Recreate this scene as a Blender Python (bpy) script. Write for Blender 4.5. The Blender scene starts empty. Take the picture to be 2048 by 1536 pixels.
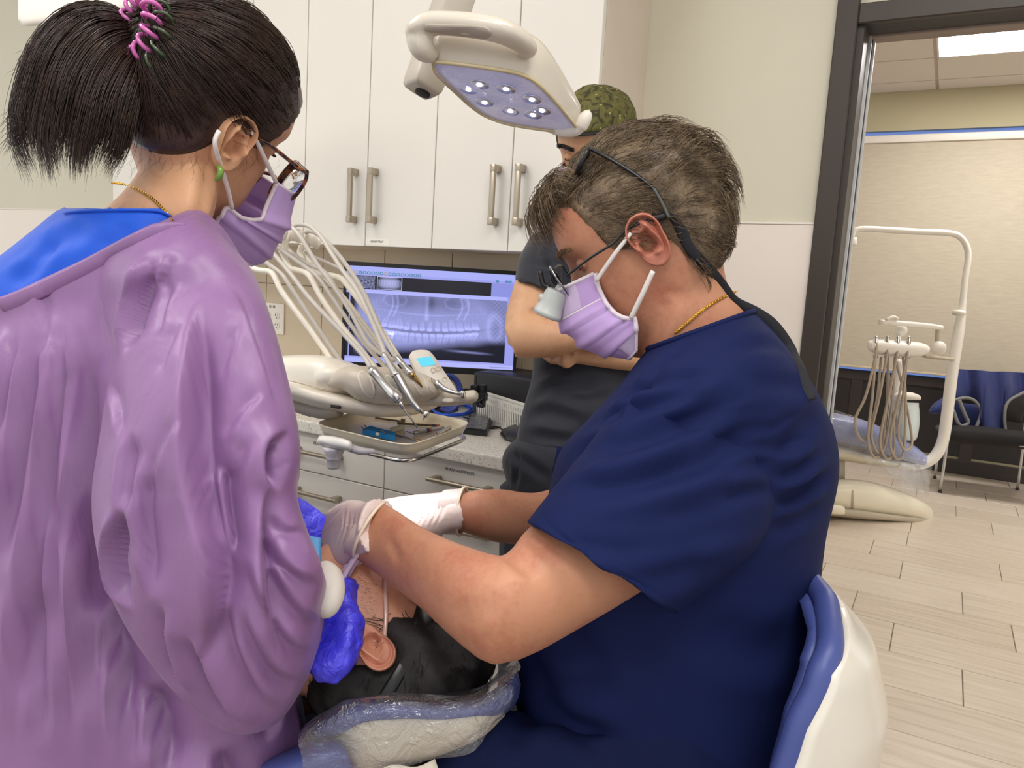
import bpy, bmesh, math, random
import numpy as np
from mathutils import Vector, Matrix
from mathutils.bvhtree import BVHTree

# ---------------------------------------------------------------- camera, world, lights, exposure
scene = bpy.context.scene
COL = scene.collection
F_PX = 1540.0                      # focal length in pixels of a 2048 px wide frame
CAM_H = 1.345                      # height of the phone above the floor
PITCH, ROLL, YAW = math.radians(7.5), math.radians(3.4), math.radians(29.1)
_fwd = np.array([-math.sin(YAW) * math.cos(PITCH), math.cos(YAW) * math.cos(PITCH), -math.sin(PITCH)])
_r0 = np.array([math.cos(YAW), math.sin(YAW), 0.0])
_u0 = np.cross(_r0, _fwd)
_rt = math.cos(ROLL) * _r0 + math.sin(ROLL) * _u0
_up = -math.sin(ROLL) * _r0 + math.cos(ROLL) * _u0
CAM = np.array([0.0, 0.0, CAM_H])

cam_data = bpy.data.cameras.new('camera')
cam_data.sensor_fit = 'HORIZONTAL'
cam_data.sensor_width = 36.0
cam_data.lens = 36.0 * F_PX / 2048.0
cam_data.clip_start = 0.02
cam = bpy.data.objects.new('camera', cam_data)
COL.objects.link(cam)
M4 = Matrix(((_rt[0], _up[0], -_fwd[0], 0), (_rt[1], _up[1], -_fwd[1], 0), (_rt[2], _up[2], -_fwd[2], CAM_H), (0, 0, 0, 1)))
cam.matrix_world = M4
scene.camera = cam

scene.view_settings.view_transform = 'Standard'
scene.view_settings.look = 'None'
scene.view_settings.gamma = 1.0
scene.view_settings.use_curve_mapping = False
scene.view_settings.exposure = 0.0
scene.cycles.max_bounces = 10
scene.cycles.diffuse_bounces = 6
scene.cycles.glossy_bounces = 4
scene.cycles.transparent_max_bounces = 16
scene.cycles.caustics_reflective = False
scene.cycles.caustics_refractive = False

world = bpy.data.worlds.new('world')
scene.world = world
world.use_nodes = True
world.node_tree.nodes['Background'].inputs[0].default_value = (1.0, 0.985, 0.96, 1)
world.node_tree.nodes['Background'].inputs[1].default_value = 1.02


def area_light(name, loc, sx, sy, power, color, rot=(0, 0, 0)):
    l = bpy.data.lights.new(name, 'AREA')
    l.shape = 'RECTANGLE'
    l.size, l.size_y = sx, sy
    l.energy = power
    l.color = color
    o = bpy.data.objects.new(name, l)
    COL.objects.link(o)
    o.location = loc
    o.rotation_euler = rot
    return o


CEIL = 3.08
WARM = (1.0, 0.975, 0.93)
PANELS = [(-2.1, 0.5, 4), (0.3, 0.5, 5), (-2.1, -0.7, 11), (0.3, -0.7, 12)]       # troffers of the operatory (centres)
FAR_PANELS = [(0.345, 5.98)]                                         # troffer of the room beyond the doorway
for _x, _y, _w in PANELS:
    area_light('troffer_light', (_x, _y, CEIL - 0.03), 1.15, 0.55, _w, WARM)
area_light('troffer_light', (FAR_PANELS[0][0], FAR_PANELS[0][1], CEIL - 0.03), 1.15, 0.55, 36, WARM)
area_light('troffer_light', (2.4, 3.6, CEIL - 0.03), 1.15, 0.55, 36, WARM)

# ---------------------------------------------------------------- where things stand: pixel of the photograph + distance -> point


def ray(x, y):
    return _fwd + _rt * ((x - 1024.0) / F_PX) + _up * ((768.0 - y) / F_PX)


def P(x, y, d):
    return CAM + ray(x, y) * d


def onY(x, y, Y):
    r = ray(x, y)
    return CAM + r * (Y / r[1])


def onZ(x, y, Z):
    r = ray(x, y)
    return CAM + r * ((Z - CAM_H) / r[2])


def V(*a):
    return np.array(a, float)


def nrm(v):
    v = np.asarray(v, float)
    return v / (np.linalg.norm(v) + 1e-12)


VIEW = _fwd.copy()

# ---------------------------------------------------------------- materials


def srgb(r, g, b):
    f = lambda c: (c / 255 / 12.92) if c / 255 <= 0.04045 else ((c / 255 + 0.055) / 1.055) ** 2.4
    return (f(r), f(g), f(b), 1.0)


class NT:
    def __init__(s, name):
        s.m = bpy.data.materials.new(name)
        s.m.use_nodes = True
        s.t = s.m.node_tree
        s.n = s.t.nodes
        s.b = s.n['Principled BSDF']
        s.out = s.n['Material Output']

    def node(s, kind, **kw):
        n = s.n.new(kind)
        for k, v in kw.items():
            setattr(n, k, v)
        return n

    def link(s, a, b):
        s.t.links.new(a, b)

    def coord(s, which='Object', scale=(1, 1, 1), rot=(0, 0, 0), loc=(0, 0, 0)):
        tc = s.node('ShaderNodeTexCoord')
        mp = s.node('ShaderNodeMapping')
        mp.inputs['Scale'].default_value = scale
        mp.inputs['Rotation'].default_value = rot
        mp.inputs['Location'].default_value = loc
        s.link(tc.outputs[which], mp.inputs['Vector'])
        return mp.outputs['Vector']

    def noise(s, vec, scale=5, detail=4, rough=0.5, dist=0.0):
        n = s.node('ShaderNodeTexNoise')
        n.inputs['Scale'].default_value = scale
        n.inputs['Detail'].default_value = detail
        n.inputs['Roughness'].default_value = rough
        n.inputs['Distortion'].default_value = dist
        s.link(vec, n.inputs['Vector'])
        return n.outputs['Fac']

    def ramp(s, fac, stops):
        r = s.node('ShaderNodeValToRGB')
        e = r.color_ramp.elements
        while len(e) > 1:
            e.remove(e[-1])
        e[0].position, e[0].color = stops[0]
        for p, c in stops[1:]:
            x = e.new(p)
            x.color = c
        s.link(fac, r.inputs['Fac'])
        return r.outputs['Color']

    def bump(s, h, strength=0.2, dist=0.01, prev=None):
        b = s.node('ShaderNodeBump')
        b.inputs['Strength'].default_value = strength
        b.inputs['Distance'].default_value = dist
        s.link(h, b.inputs['Height'])
        if prev is not None:
            s.link(prev, b.inputs['Normal'])
        s.link(b.outputs['Normal'], s.b.inputs['Normal'])
        return b.outputs['Normal']

    def math(s, op, a, b=None):
        n = s.node('ShaderNodeMath', operation=op)
        for i, v in enumerate((a, b)):
            if v is None:
                continue
            if isinstance(v, (int, float)):
                n.inputs[i].default_value = v
            else:
                s.link(v, n.inputs[i])
        return n.outputs[0]


def mat(name, col, rough=0.5, metal=0.0, vary=0.06, nscale=8.0, bump=0.0, bscale=200.0, bdist=0.002, sheen=0.0, coat=0.0, sss=0.0, spec=None, stretch=(1, 1, 1)):
    """plain procedural material: base colour with a little noise in it, optional fine relief"""
    k = NT(name)
    vec = k.coord('Object', stretch)
    f = k.noise(vec, nscale, 4, 0.55)
    c = np.array(col[:3])
    k.link(k.ramp(f, [(0.3, tuple(c * (1 - vary)) + (1,)), (0.7, tuple(np.minimum(c * (1 + vary), 1)) + (1,))]), k.b.inputs['Base Color'])
    k.b.inputs['Roughness'].default_value = rough
    k.b.inputs['Metallic'].default_value = metal
    if spec is not None:
        k.b.inputs['Specular IOR Level'].default_value = spec
    if sheen:
        k.b.inputs['Sheen Weight'].default_value = sheen
        k.b.inputs['Sheen Roughness'].default_value = 0.4
    if coat:
        k.b.inputs['Coat Weight'].default_value = coat
        k.b.inputs['Coat Roughness'].default_value = 0.1
    if sss:
        k.b.inputs['Subsurface Weight'].default_value = sss
        k.b.inputs['Subsurface Radius'].default_value = (1.0, 0.35, 0.2)
        k.b.inputs['Subsurface Scale'].default_value = 0.006
    if bump:
        k.bump(k.noise(vec, bscale, 3, 0.6), bump, bdist)
    return k.m


def emis(name, col, strength):
    k = NT(name)
    k.b.inputs['Base Color'].default_value = (0, 0, 0, 1)
    k.b.inputs['Emission Color'].default_value = col
    k.b.inputs['Emission Strength'].default_value = strength
    return k.m


# ---------------------------------------------------------------- geometry helpers
WLOC = {}


def _wl(o):
    return WLOC.get(o.name, np.zeros(3)) if o is not None else np.zeros(3)


def props(o, label=None, cat=None, group=None, kind=None):
    if label:
        o['label'] = label
    if cat:
        o['category'] = cat
    if group:
        o['group'] = group
    if kind:
        o['kind'] = kind
    return o


def thing(name, label, cat, loc, group=None):
    o = bpy.data.objects.new(name, None)
    o.empty_display_size = 0.05
    COL.objects.link(o)
    o.location = Vector(loc)
    WLOC[o.name] = np.asarray(loc, float)
    return props(o, label, cat, group)


def obj(name, geo, material, parent=None, smooth=True, label=None, cat=None, group=None, kind=None, origin=None, angle=None):
    """link (verts, faces) given in world space as one mesh object"""
    v, f = geo
    v = np.asarray(v, float)
    me = bpy.data.meshes.new(name)
    if parent is not None:
        base = _wl(parent)
    elif origin is not None:
        base = np.asarray(origin, float)
    else:
        base = np.array([(v[:, 0].min() + v[:, 0].max()) / 2, (v[:, 1].min() + v[:, 1].max()) / 2, v[:, 2].min()])
    me.from_pydata((v - base).tolist(), [], [tuple(int(i) for i in q) for q in f])
    me.validate()
    me.update()
    if smooth:
        me.polygons.foreach_set('use_smooth', [True] * len(me.polygons))
        if angle is not None:
            me.set_sharp_from_angle(angle=math.radians(angle))
    if isinstance(material, (list, tuple)):
        for m in material:
            me.materials.append(m)
    else:
        me.materials.append(material)
    o = bpy.data.objects.new(name, me)
    COL.objects.link(o)
    if parent is not None:
        o.parent = parent
        WLOC[o.name] = base
    else:
        o.location = Vector(base)
        WLOC[o.name] = base
    return props(o, label, cat, group, kind)


def dup_tree(src, loc, label=None, group=None, rotz=None):
    r = src.copy()
    COL.objects.link(r)
    r.location = Vector(loc)
    if rotz is not None:
        r.rotation_euler = (0, 0, rotz)
    if label:
        r['label'] = label
    if group:
        r['group'] = group
    for ch in list(src.children):
        c = ch.copy()
        COL.objects.link(c)
        c.parent = r
        for g in list(ch.children):
            d = g.copy()
            COL.objects.link(d)
            d.parent = c
    return r


def join(*geos):
    vs, fs, n = [], [], 0
    for v, f in geos:
        v = np.asarray(v, float)
        vs.append(v)
        fs += [tuple(i + n for i in q) for q in f]
        n += len(v)
    return np.vstack(vs), fs


def box(lo, hi, bev=0.0, seg=2):
    lo, hi = np.asarray(lo, float), np.asarray(hi, float)
    bm = bmesh.new()
    bmesh.ops.create_cube(bm, size=1.0)
    for v in bm.verts:
        v.co = Vector(((lo + hi) / 2 + np.array(v.co) * (hi - lo)))
    if bev > 0:
        bmesh.ops.bevel(bm, geom=list(bm.edges), offset=min(bev, 0.49 * (hi - lo).min()), segments=seg, affect='EDGES', profile=0.5)
    return bm_geo(bm)


def bm_geo(bm):
    bm.verts.index_update()
    v = np.array([tuple(x.co) for x in bm.verts])
    f = [tuple(x.index for x in q.verts) for q in bm.faces]
    bm.free()
    return v, f


def xform(geo, R=None, t=None):
    v, f = geo
    v = np.asarray(v, float)
    if R is not None:
        v = v @ np.asarray(R, float).T
    if t is not None:
        v = v + np.asarray(t, float)
    return v, f


def rotm(axis, deg):
    return np.array(Matrix.Rotation(math.radians(deg), 3, Vector(axis)))


def frame(z, x=None):
    """3x3 matrix with columns x,y,z"""
    z = nrm(z)
    if x is None:
        x = np.array([1.0, 0, 0]) if abs(z[0]) < 0.9 else np.array([0, 1.0, 0])
    x = nrm(np.asarray(x, float) - z * np.dot(x, z))
    y = np.cross(z, x)
    return np.stack([x, y, z], axis=1)


def spline(pts, n):
    """Catmull-Rom through pts (k x m) resampled to n points"""
    p = np.asarray(pts, float)
    if len(p) == 2:
        t = np.linspace(0, 1, n)[:, None]
        return p[0] * (1 - t) + p[1] * t
    seg = np.linalg.norm(np.diff(p[:, :3], axis=0), axis=1)
    s = np.concatenate([[0], np.cumsum(np.maximum(seg, 1e-6))])
    e0, e1 = 2 * p[0] - p[1], 2 * p[-1] - p[-2]
    q = np.vstack([e0, p, e1])
    out = []
    for u in np.linspace(0, s[-1], n):
        i = min(max(np.searchsorted(s, u) - 1, 0), len(p) - 2)
        t = (u - s[i]) / (s[i + 1] - s[i])
        a, b, c, d = q[i], q[i + 1], q[i + 2], q[i + 3]
        out.append(0.5 * ((2 * b) + (c - a) * t + (2 * a - 5 * b + 4 * c - d) * t * t + (-a + 3 * b - 3 * c + d) * t ** 3))
    return np.array(out)


def rings_geo(rings, closed=True, caps=True):
    """skin a list of equally long vertex rings"""
    k, n = len(rings), len(rings[0])
    v = np.vstack(rings)
    f = []
    m = n if closed else n - 1
    for i in range(k - 1):
        for j in range(m):
            a, b = i * n + j, i * n + (j + 1) % n
            f.append((a, b, b + n, a + n))
    if caps and closed:
        v = np.vstack([v, rings[0].mean(0)[None], rings[-1].mean(0)[None]])
        c0, c1 = k * n, k * n + 1
        for j in range(n):
            f.append((c0, (j + 1) % n, j))
            f.append((c1, (k - 1) * n + j, (k - 1) * n + (j + 1) % n))
    return v, f


def tube(path, r, n=10, caps=True, flat=1.0, upv=None):
    """round (or flattened) tube along a path; r scalar or per-point"""
    p = np.asarray(path, float)
    r = np.broadcast_to(np.asarray(r, float), (len(p),))
    t = np.gradient(p, axis=0)
    rings = []
    x = None
    for i in range(len(p)):
        z = nrm(t[i])
        if upv is not None:
            x = np.asarray(upv, float)
        elif x is None:
            x = np.array([0, 0, 1.0]) if abs(z[2]) < 0.9 else np.array([1.0, 0, 0])
        x = nrm(x - z * np.dot(x, z))
        y = np.cross(z, x)
        a = np.linspace(0, 2 * math.pi, n, endpoint=False)
        rings.append(p[i] + np.outer(np.cos(a), x) * r[i] * flat + np.outer(np.sin(a), y) * r[i])
    return rings_geo(rings, True, caps)


def stube(pts, r, n=10, k=24, flat=1.0, upv=None):
    """smooth tube through a few control points"""
    if np.ndim(r) > 0:
        q = np.hstack([np.asarray(pts, float), np.asarray(r, float)[:, None]])
        s = spline(q, k)
        return tube(s[:, :3], np.maximum(s[:, 3], 1e-4), n, True, flat, upv)
    return tube(spline(pts, k), r, n, True, flat, upv)


def lathe(profile, origin, axis, n=24, xdir=None):
    """profile: list of (radius, height along axis)"""
    R = frame(axis, xdir)
    a = np.linspace(0, 2 * math.pi, n, endpoint=False)
    rings = []
    for r, h in profile:
        loc = np.stack([np.cos(a) * r, np.sin(a) * r, np.full(n, h)], 1)
        rings.append(np.asarray(origin, float) + loc @ R.T)
    return rings_geo(rings)


def ellipsoid(c, R, rad, n=20, m=14):
    """R columns are the axes"""
    rings = []
    for i in range(m + 1):
        th = math.pi * i / m
        a = np.linspace(0, 2 * math.pi, n, endpoint=False)
        s = max(math.sin(th), 1e-3)
        loc = np.stack([np.cos(a) * s * rad[0], np.sin(a) * s * rad[1], np.full(n, -math.cos(th) * rad[2])], 1)
        rings.append(np.asarray(c, float) + loc @ np.asarray(R).T)
    return rings_geo(rings)


def se_ring(c, u, v, n=32, p=2.0):
    """superellipse ring around c with half axes u, v (vectors)"""
    a = np.linspace(0, 2 * math.pi, n, endpoint=False)
    cs, sn = np.cos(a), np.sin(a)
    e = 2.0 / p
    return np.asarray(c) + np.outer(np.sign(cs) * np.abs(cs) ** e, u) + np.outer(np.sign(sn) * np.abs(sn) ** e, v)


def pxloft(rows, n=32, k=None, p=2.0, cap=True, lip=False, raw=False):
    """solid whose outline passes the given pixels: rows of (xL, yL, xR, yR, depth, thickness in m[, depth of R])"""
    q = []
    for r in rows:
        dl = r[4]
        dr = r[6] if len(r) > 6 else r[4]
        q.append(np.concatenate([P(r[0], r[1], dl), P(r[2], r[3], dr), [r[5]]]))
    q = np.array(q)
    if k:
        mid = (q[:, :3] + q[:, 3:6]) / 2
        s = spline(np.hstack([mid, q]), k)
        q = s[:, 3:]
    rings = []
    for a in q:
        L, R_, th = a[:3], a[3:6], a[6]
        c = (L + R_) / 2
        u = (R_ - L) / 2
        w = nrm(c - CAM)                       # depth runs along the line of sight, so the outline stays where it was measured
        rings.append(se_ring(c, u, w * th / 2, n, p))
    if lip:                                    # open hem: the cloth turns inward at the last ring
        a, b = rings[-1], rings[-4]
        c = a.mean(0)
        back = nrm(b.mean(0) - c)
        rings += [c + (a - c) * .985 + back * .0006, c + (a - c) * .955 + back * .004, c + (a - c) * .90 + back * .035]
    if raw:
        return rings
    return rings_geo(rings, True, cap)


def prism(poly, ext, seg_bevel=0.0):
    """poly: k x 3 planar outline, extruded by vector ext"""
    p = np.asarray(poly, float)
    k = len(p)
    v = np.vstack([p, p + np.asarray(ext, float)])
    f = [tuple(range(k))[::-1], tuple(range(k, 2 * k))]
    for i in range(k):
        j = (i + 1) % k
        f.append((i, j, j + k, i + k))
    return v, f


def grid_geo(G):
    """G: a x b x 3 array"""
    a, b = G.shape[:2]
    f = [(i * b + j, i * b + j + 1, (i + 1) * b + j + 1, (i + 1) * b + j) for i in range(a - 1) for j in range(b - 1)]
    return G.reshape(-1, 3), f


def sheet(G, th):
    """thin solid from a grid of points (thickness th along its normals)"""
    a, b = G.shape[:2]
    du, dv = np.gradient(G, axis=0), np.gradient(G, axis=1)
    n = np.cross(du, dv)
    n /= (np.linalg.norm(n, axis=2, keepdims=True) + 1e-12)
    v = np.vstack([G.reshape(-1, 3), (G - n * th).reshape(-1, 3)])
    _, f = grid_geo(G)
    o = a * b
    f2 = [(q[3] + o, q[2] + o, q[1] + o, q[0] + o) for q in f]
    f = list(f) + f2
    idx = [j for j in range(b)] + [i * b + b - 1 for i in range(1, a)] + [(a - 1) * b + j for j in range(b - 2, -1, -1)] + [i * b for i in range(a - 2, 0, -1)]
    for i in range(len(idx)):
        p, q = idx[i], idx[(i + 1) % len(idx)]
        f.append((q, p, p + o, q + o))
    return v, f


def remesh(geo, voxel, smooth=6):
    """one continuous surface out of overlapping closed solids"""
    v, f = geo
    me = bpy.data.meshes.new('tmp')
    me.from_pydata(np.asarray(v).tolist(), [], [tuple(int(i) for i in q) for q in f])
    bm = bmesh.new()
    bm.from_mesh(me)
    bmesh.ops.recalc_face_normals(bm, faces=bm.faces)
    bm.to_mesh(me)
    bm.free()
    o = bpy.data.objects.new('tmp', me)
    COL.objects.link(o)
    m = o.modifiers.new('r', 'REMESH')
    m.mode = 'VOXEL'
    m.voxel_size = voxel
    if smooth:
        s = o.modifiers.new('s', 'SMOOTH')
        s.factor = 0.5
        s.iterations = smooth
    dg = bpy.context.evaluated_depsgraph_get()
    e = o.evaluated_get(dg)
    em = e.to_mesh()
    nv = np.empty(len(em.vertices) * 3)
    em.vertices.foreach_get('co', nv)
    nf = [tuple(p.vertices) for p in em.polygons]
    nv = nv.reshape(-1, 3)
    e.to_mesh_clear()
    bpy.data.objects.remove(o)
    bpy.data.meshes.remove(me)
    return nv, nf


def normals(v, f, outward=False):
    fa = np.array([q[:4] if len(q) >= 4 else (q[0], q[1], q[2], q[2]) for q in f])
    n = np.cross(v[fa[:, 2]] - v[fa[:, 0]], v[fa[:, 3]] - v[fa[:, 1]])
    z = np.linalg.norm(n, axis=1) < 1e-14
    if z.any():
        n[z] = np.cross(v[fa[z, 1]] - v[fa[z, 0]], v[fa[z, 2]] - v[fa[z, 0]])
    out = np.zeros_like(v)
    for i in range(4):
        np.add.at(out, fa[:, i], n)
    out = out / (np.linalg.norm(out, axis=1, keepdims=True) + 1e-12)
    if outward and (out * (v - v.mean(0))).sum() < 0:
        out = -out
    return out


def bvh_of(geo):
    v, f = geo
    return BVHTree.FromPolygons([tuple(x) for x in np.asarray(v)], [tuple(int(i) for i in q) for q in f])


def cast(bvh, x, y):
    """point of a surface seen at pixel (x, y)"""
    d = ray(x, y)
    h = bvh.ray_cast(Vector(CAM), Vector(nrm(d)))
    return None if h[0] is None else np.array(h[0])


def folds(geo, strokes, bvh=None, far=0.05):
    """press creases into cloth: strokes = (pixel polyline, width m, depth m); depth>0 is a valley, <0 a ridge"""
    v, f = np.asarray(geo[0], float).copy(), geo[1]
    N = normals(v, f, True)
    bvh = bvh or bvh_of(geo)
    disp = np.zeros(len(v))
    for st in strokes:
        line, w, dep = st[0], st[1], st[2]
        asym = st[3] if len(st) > 3 else 0.0
        pts = []
        lp = spline(np.array([(a, b, 0.0) for a, b in line], float), max(12, int(4 * len(line))))
        for x, y, _ in lp:
            h = cast(bvh, x, y)
            if h is not None:
                pts.append(h)
        if len(pts) < 2:
            continue
        pts = np.array(pts)
        lo, hi = pts.min(0) - 3 * w, pts.max(0) + 3 * w
        idx = np.where(((v > lo) & (v < hi)).all(1))[0]
        if not len(idx):
            continue
        best = np.full(len(idx), 1e9)
        bt = np.zeros(len(idx))
        side = np.zeros(len(idx))
        m = len(pts) - 1
        for i in range(m):
            a, b = pts[i], pts[i + 1]
            ab = b - a
            L2 = ab @ ab
            if L2 < 1e-10 or L2 > 0.045 ** 2:
                continue
            q = v[idx] - a
            t = np.clip(q @ ab / L2, 0, 1)
            dv = q - np.outer(t, ab)
            d = np.linalg.norm(dv, axis=1)
            u = d < best
            best[u] = d[u]
            bt[u] = (i + t[u]) / m
            if asym:
                sd = np.cross(ab / math.sqrt(L2), N[idx])
                side[u] = (dv * sd).sum(1)[u]
        taper = np.clip(np.minimum(bt, 1 - bt) / 0.22, 0, 1)
        taper = 0.15 + 0.85 * taper * taper * (3 - 2 * taper)
        x = best / w
        prof = np.exp(-x * x) - 0.42 * np.exp(-((x - 1.6) / 0.75) ** 2)
        if asym:
            prof = prof * (1 + asym * np.tanh(side / w * 1.5))
        disp[idx] -= dep * taper * prof
    return v + N * disp[:, None], f


def pleats(geo, strokes, bvh=None, ws=.0035):
    """overlapping folds: along each pixel polyline the cloth steps from a raised lip (its left-hand side) down into a gully (right-hand side).
    strokes = (polyline, lip width m, gully width m, height m)"""
    v, f = np.asarray(geo[0], float).copy(), geo[1]
    N = normals(v, f, True)
    bvh = bvh or bvh_of(geo)
    total = np.zeros(len(v))
    for line, wl, wr, dep in strokes:
        lp = spline(np.array([(a, b, 0.0) for a, b in line], float), max(14, 6 * len(line)))
        pts = [h for h in (cast(bvh, x, y) for x, y, _ in lp) if h is not None]
        if len(pts) < 4:
            continue
        pts = np.array(pts)
        for _ in range(3):
            pts[1:-1] = .5 * pts[1:-1] + .25 * (pts[:-2] + pts[2:])
        R_ = 2.6 * max(wl, wr)
        idx = np.where(((v > pts.min(0) - R_) & (v < pts.max(0) + R_)).all(1) & ((N @ nrm(CAM - pts.mean(0))) > -.15))[0]
        best, bt, side = np.full(len(idx), 1e9), np.zeros(len(idx)), np.zeros(len(idx))
        m = len(pts) - 1
        for i in range(m):
            a, b = pts[i], pts[i + 1]
            ab = b - a
            L2 = ab @ ab
            if L2 < 1e-10 or L2 > .05 ** 2:
                continue
            q = v[idx] - a
            t = np.clip(q @ ab / L2, 0, 1)
            dv = q - np.outer(t, ab)
            d = np.linalg.norm(dv, axis=1)
            u = d < best
            best[u], bt[u] = d[u], (i + t[u]) / m
            sd = (dv * np.cross(ab / math.sqrt(L2), N[idx])).sum(1)
            side[u] = sd[u]
        tp = np.clip(np.minimum(bt, 1 - bt) / .3, 0, 1)
        tp = tp * tp * (3 - 2 * tp)
        s = .5 + .5 * np.tanh(side / ws)
        fade = np.clip(1 - best / R_, 0, 1)
        total[idx] += dep * tp * fade * (s * .55 * np.exp(-best / wl) - (1 - s) * np.exp(-best / wr))
    return v + N * total[:, None], f


def wobble(geo, amp, freq, seed=0, along=None):
    """gentle organic unevenness along normals"""
    v, f = np.asarray(geo[0], float), geo[1]
    rs = np.random.RandomState(seed)
    N = normals(v, f)
    d = np.zeros(len(v))
    for _ in range(10):
        k = rs.normal(size=3)
        if along is not None:
            a = nrm(along)
            k = k - a * (k @ a) * 0.85
        k = nrm(k) * freq * rs.uniform(0.5, 1.8)
        d += np.sin(v @ k * 2 * math.pi + rs.uniform(0, 6.28)) * rs.uniform(0.3, 1) / 3
    return v + N * (d * amp)[:, None], f


def text_geo(txt, size, origin, xdir, ydir, depth=0.0006, align='CENTER'):
    cu = bpy.data.curves.new('t', 'FONT')
    cu.body = txt
    cu.size = size
    cu.extrude = depth
    cu.align_x = align
    cu.align_y = 'CENTER'
    cu.resolution_u = 3
    o = bpy.data.objects.new('t', cu)
    COL.objects.link(o)
    dg = bpy.context.evaluated_depsgraph_get()
    me = o.evaluated_get(dg).to_mesh()
    v = np.array([tuple(x.co) for x in me.vertices])
    f = [tuple(p.vertices) for p in me.polygons]
    o.evaluated_get(dg).to_mesh_clear()
    bpy.data.objects.remove(o)
    bpy.data.curves.remove(cu)
    x, y = nrm(xdir), nrm(ydir)
    z = np.cross(x, y)
    return np.asarray(origin, float) + v @ np.stack([x, y, z]), f

# ================================================================= SETTING
W_Y = 2.25        # front of the cabinet wall
FAR_Y = 7.25      # window wall of the room beyond the doorway
M_wall = mat('wall_paint', srgb(211, 206, 187), 0.75, vary=0.015, nscale=3, bump=0.04, bscale=350)
M_panel = mat('wall_panel_laminate', srgb(232, 222, 212), 0.38, vary=0.02, nscale=2, stretch=(1, 1, 0.3))
M_farwall = mat('far_wall_paint', srgb(190, 181, 150), 0.8, vary=0.02, nscale=3)
M_ceil = mat('ceiling_tile_board', srgb(222, 212, 200), 0.9, vary=0.02, nscale=40, bump=0.15, bscale=300)
M_grid = mat('ceiling_grid_steel', srgb(196, 180, 166), 0.5)
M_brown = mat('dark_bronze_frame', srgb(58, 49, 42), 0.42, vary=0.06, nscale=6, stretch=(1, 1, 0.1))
M_alu = mat('brushed_aluminium', srgb(200, 200, 198), 0.28, metal=0.9, vary=0.05, nscale=60)
M_strip = mat('satin_aluminium_track', srgb(206, 206, 204), 0.35, metal=0.3, vary=0.04)
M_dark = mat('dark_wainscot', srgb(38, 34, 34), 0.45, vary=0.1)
M_dark2 = mat('dark_wainscot_rail', srgb(52, 44, 42), 0.4, vary=0.1)
M_grout = mat('tile_grout', srgb(150, 138, 126), 0.9)  # the grout's own colour, seen in the joints between floor tiles


def floor_tile_mat():
    k = NT('wood_look_porcelain')
    tc = k.node('ShaderNodeTexCoord')
    oi = k.node('ShaderNodeObjectInfo')
    mp = k.node('ShaderNodeMapping')
    mp.inputs['Scale'].default_value = (1.6, 26.0, 1.0)
    cb = k.node('ShaderNodeCombineXYZ')
    k.link(k.math('MULTIPLY', oi.outputs['Random'], 37.0), cb.inputs['X'])
    k.link(k.math('MULTIPLY', oi.outputs['Random'], 91.0), cb.inputs['Y'])
    k.link(cb.outputs[0], mp.inputs['Location'])
    k.link(tc.outputs['Object'], mp.inputs['Vector'])
    a = k.noise(mp.outputs[0], 1.6, 6, 0.6, 0.6)
    b = k.noise(mp.outputs[0], 7.0, 3, 0.7, 0.2)
    f = k.math('ADD', k.math('MULTIPLY', a, 0.7), k.math('MULTIPLY', b, 0.3))
    f = k.math('ADD', f, k.math('MULTIPLY', k.math('SUBTRACT', oi.outputs['Random'], 0.5), 0.12))
    k.link(k.ramp(f, [(0.25, srgb(178, 161, 142)), (0.45, srgb(204, 189, 172)), (0.6, srgb(214, 200, 184)), (0.8, srgb(222, 211, 198))]), k.b.inputs['Base Color'])
    k.b.inputs['Roughness'].default_value = 0.36
    k.bump(b, 0.05, 0.002)
    return k.m


M_tile = floor_tile_mat()

floor = obj('floor', box((-4.6, -2.6, -0.12), (3.6, FAR_Y + 0.2, -0.006)), M_grout, smooth=False, kind='structure')
TW, TL, RY0 = 0.3085, 0.6135, 3.262
first = {0: -0.053, 1: 0.391, 2: 0.207, 3: -0.056, 4: 0.391, 5: -0.055}
rng = random.Random(5)
tile_mesh = None
for k in range(-8, 13):
    y0 = RY0 + k * TW
    x0 = first.get(k, [-0.05, 0.391, 0.2][k % 3]) + rng.uniform(-0.004, 0.004)
    for j in range(-3, 4):
        xa = x0 + j * TL
        if tile_mesh is None:
            t = obj('floor_tile', box((xa, y0, -0.012), (xa + TL - 0.0035, y0 + TW - 0.0035, 0.0), 0.0015, 1), M_tile, floor, smooth=False)
            # give the tile its own origin so that the copies can sit anywhere
            c = np.array([xa + TL / 2, y0 + TW / 2, 0.0]) - WLOC[floor.name]
            t.data.transform(Matrix.Translation(Vector(-c)))
            t.location = Vector(c)
            tile_mesh = t
        else:
            t = tile_mesh.copy()
            COL.objects.link(t)
            t.parent = floor
            t.location = Vector(np.array([xa + TL / 2, y0 + TW / 2, 0.0]) - WLOC[floor.name])

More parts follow.
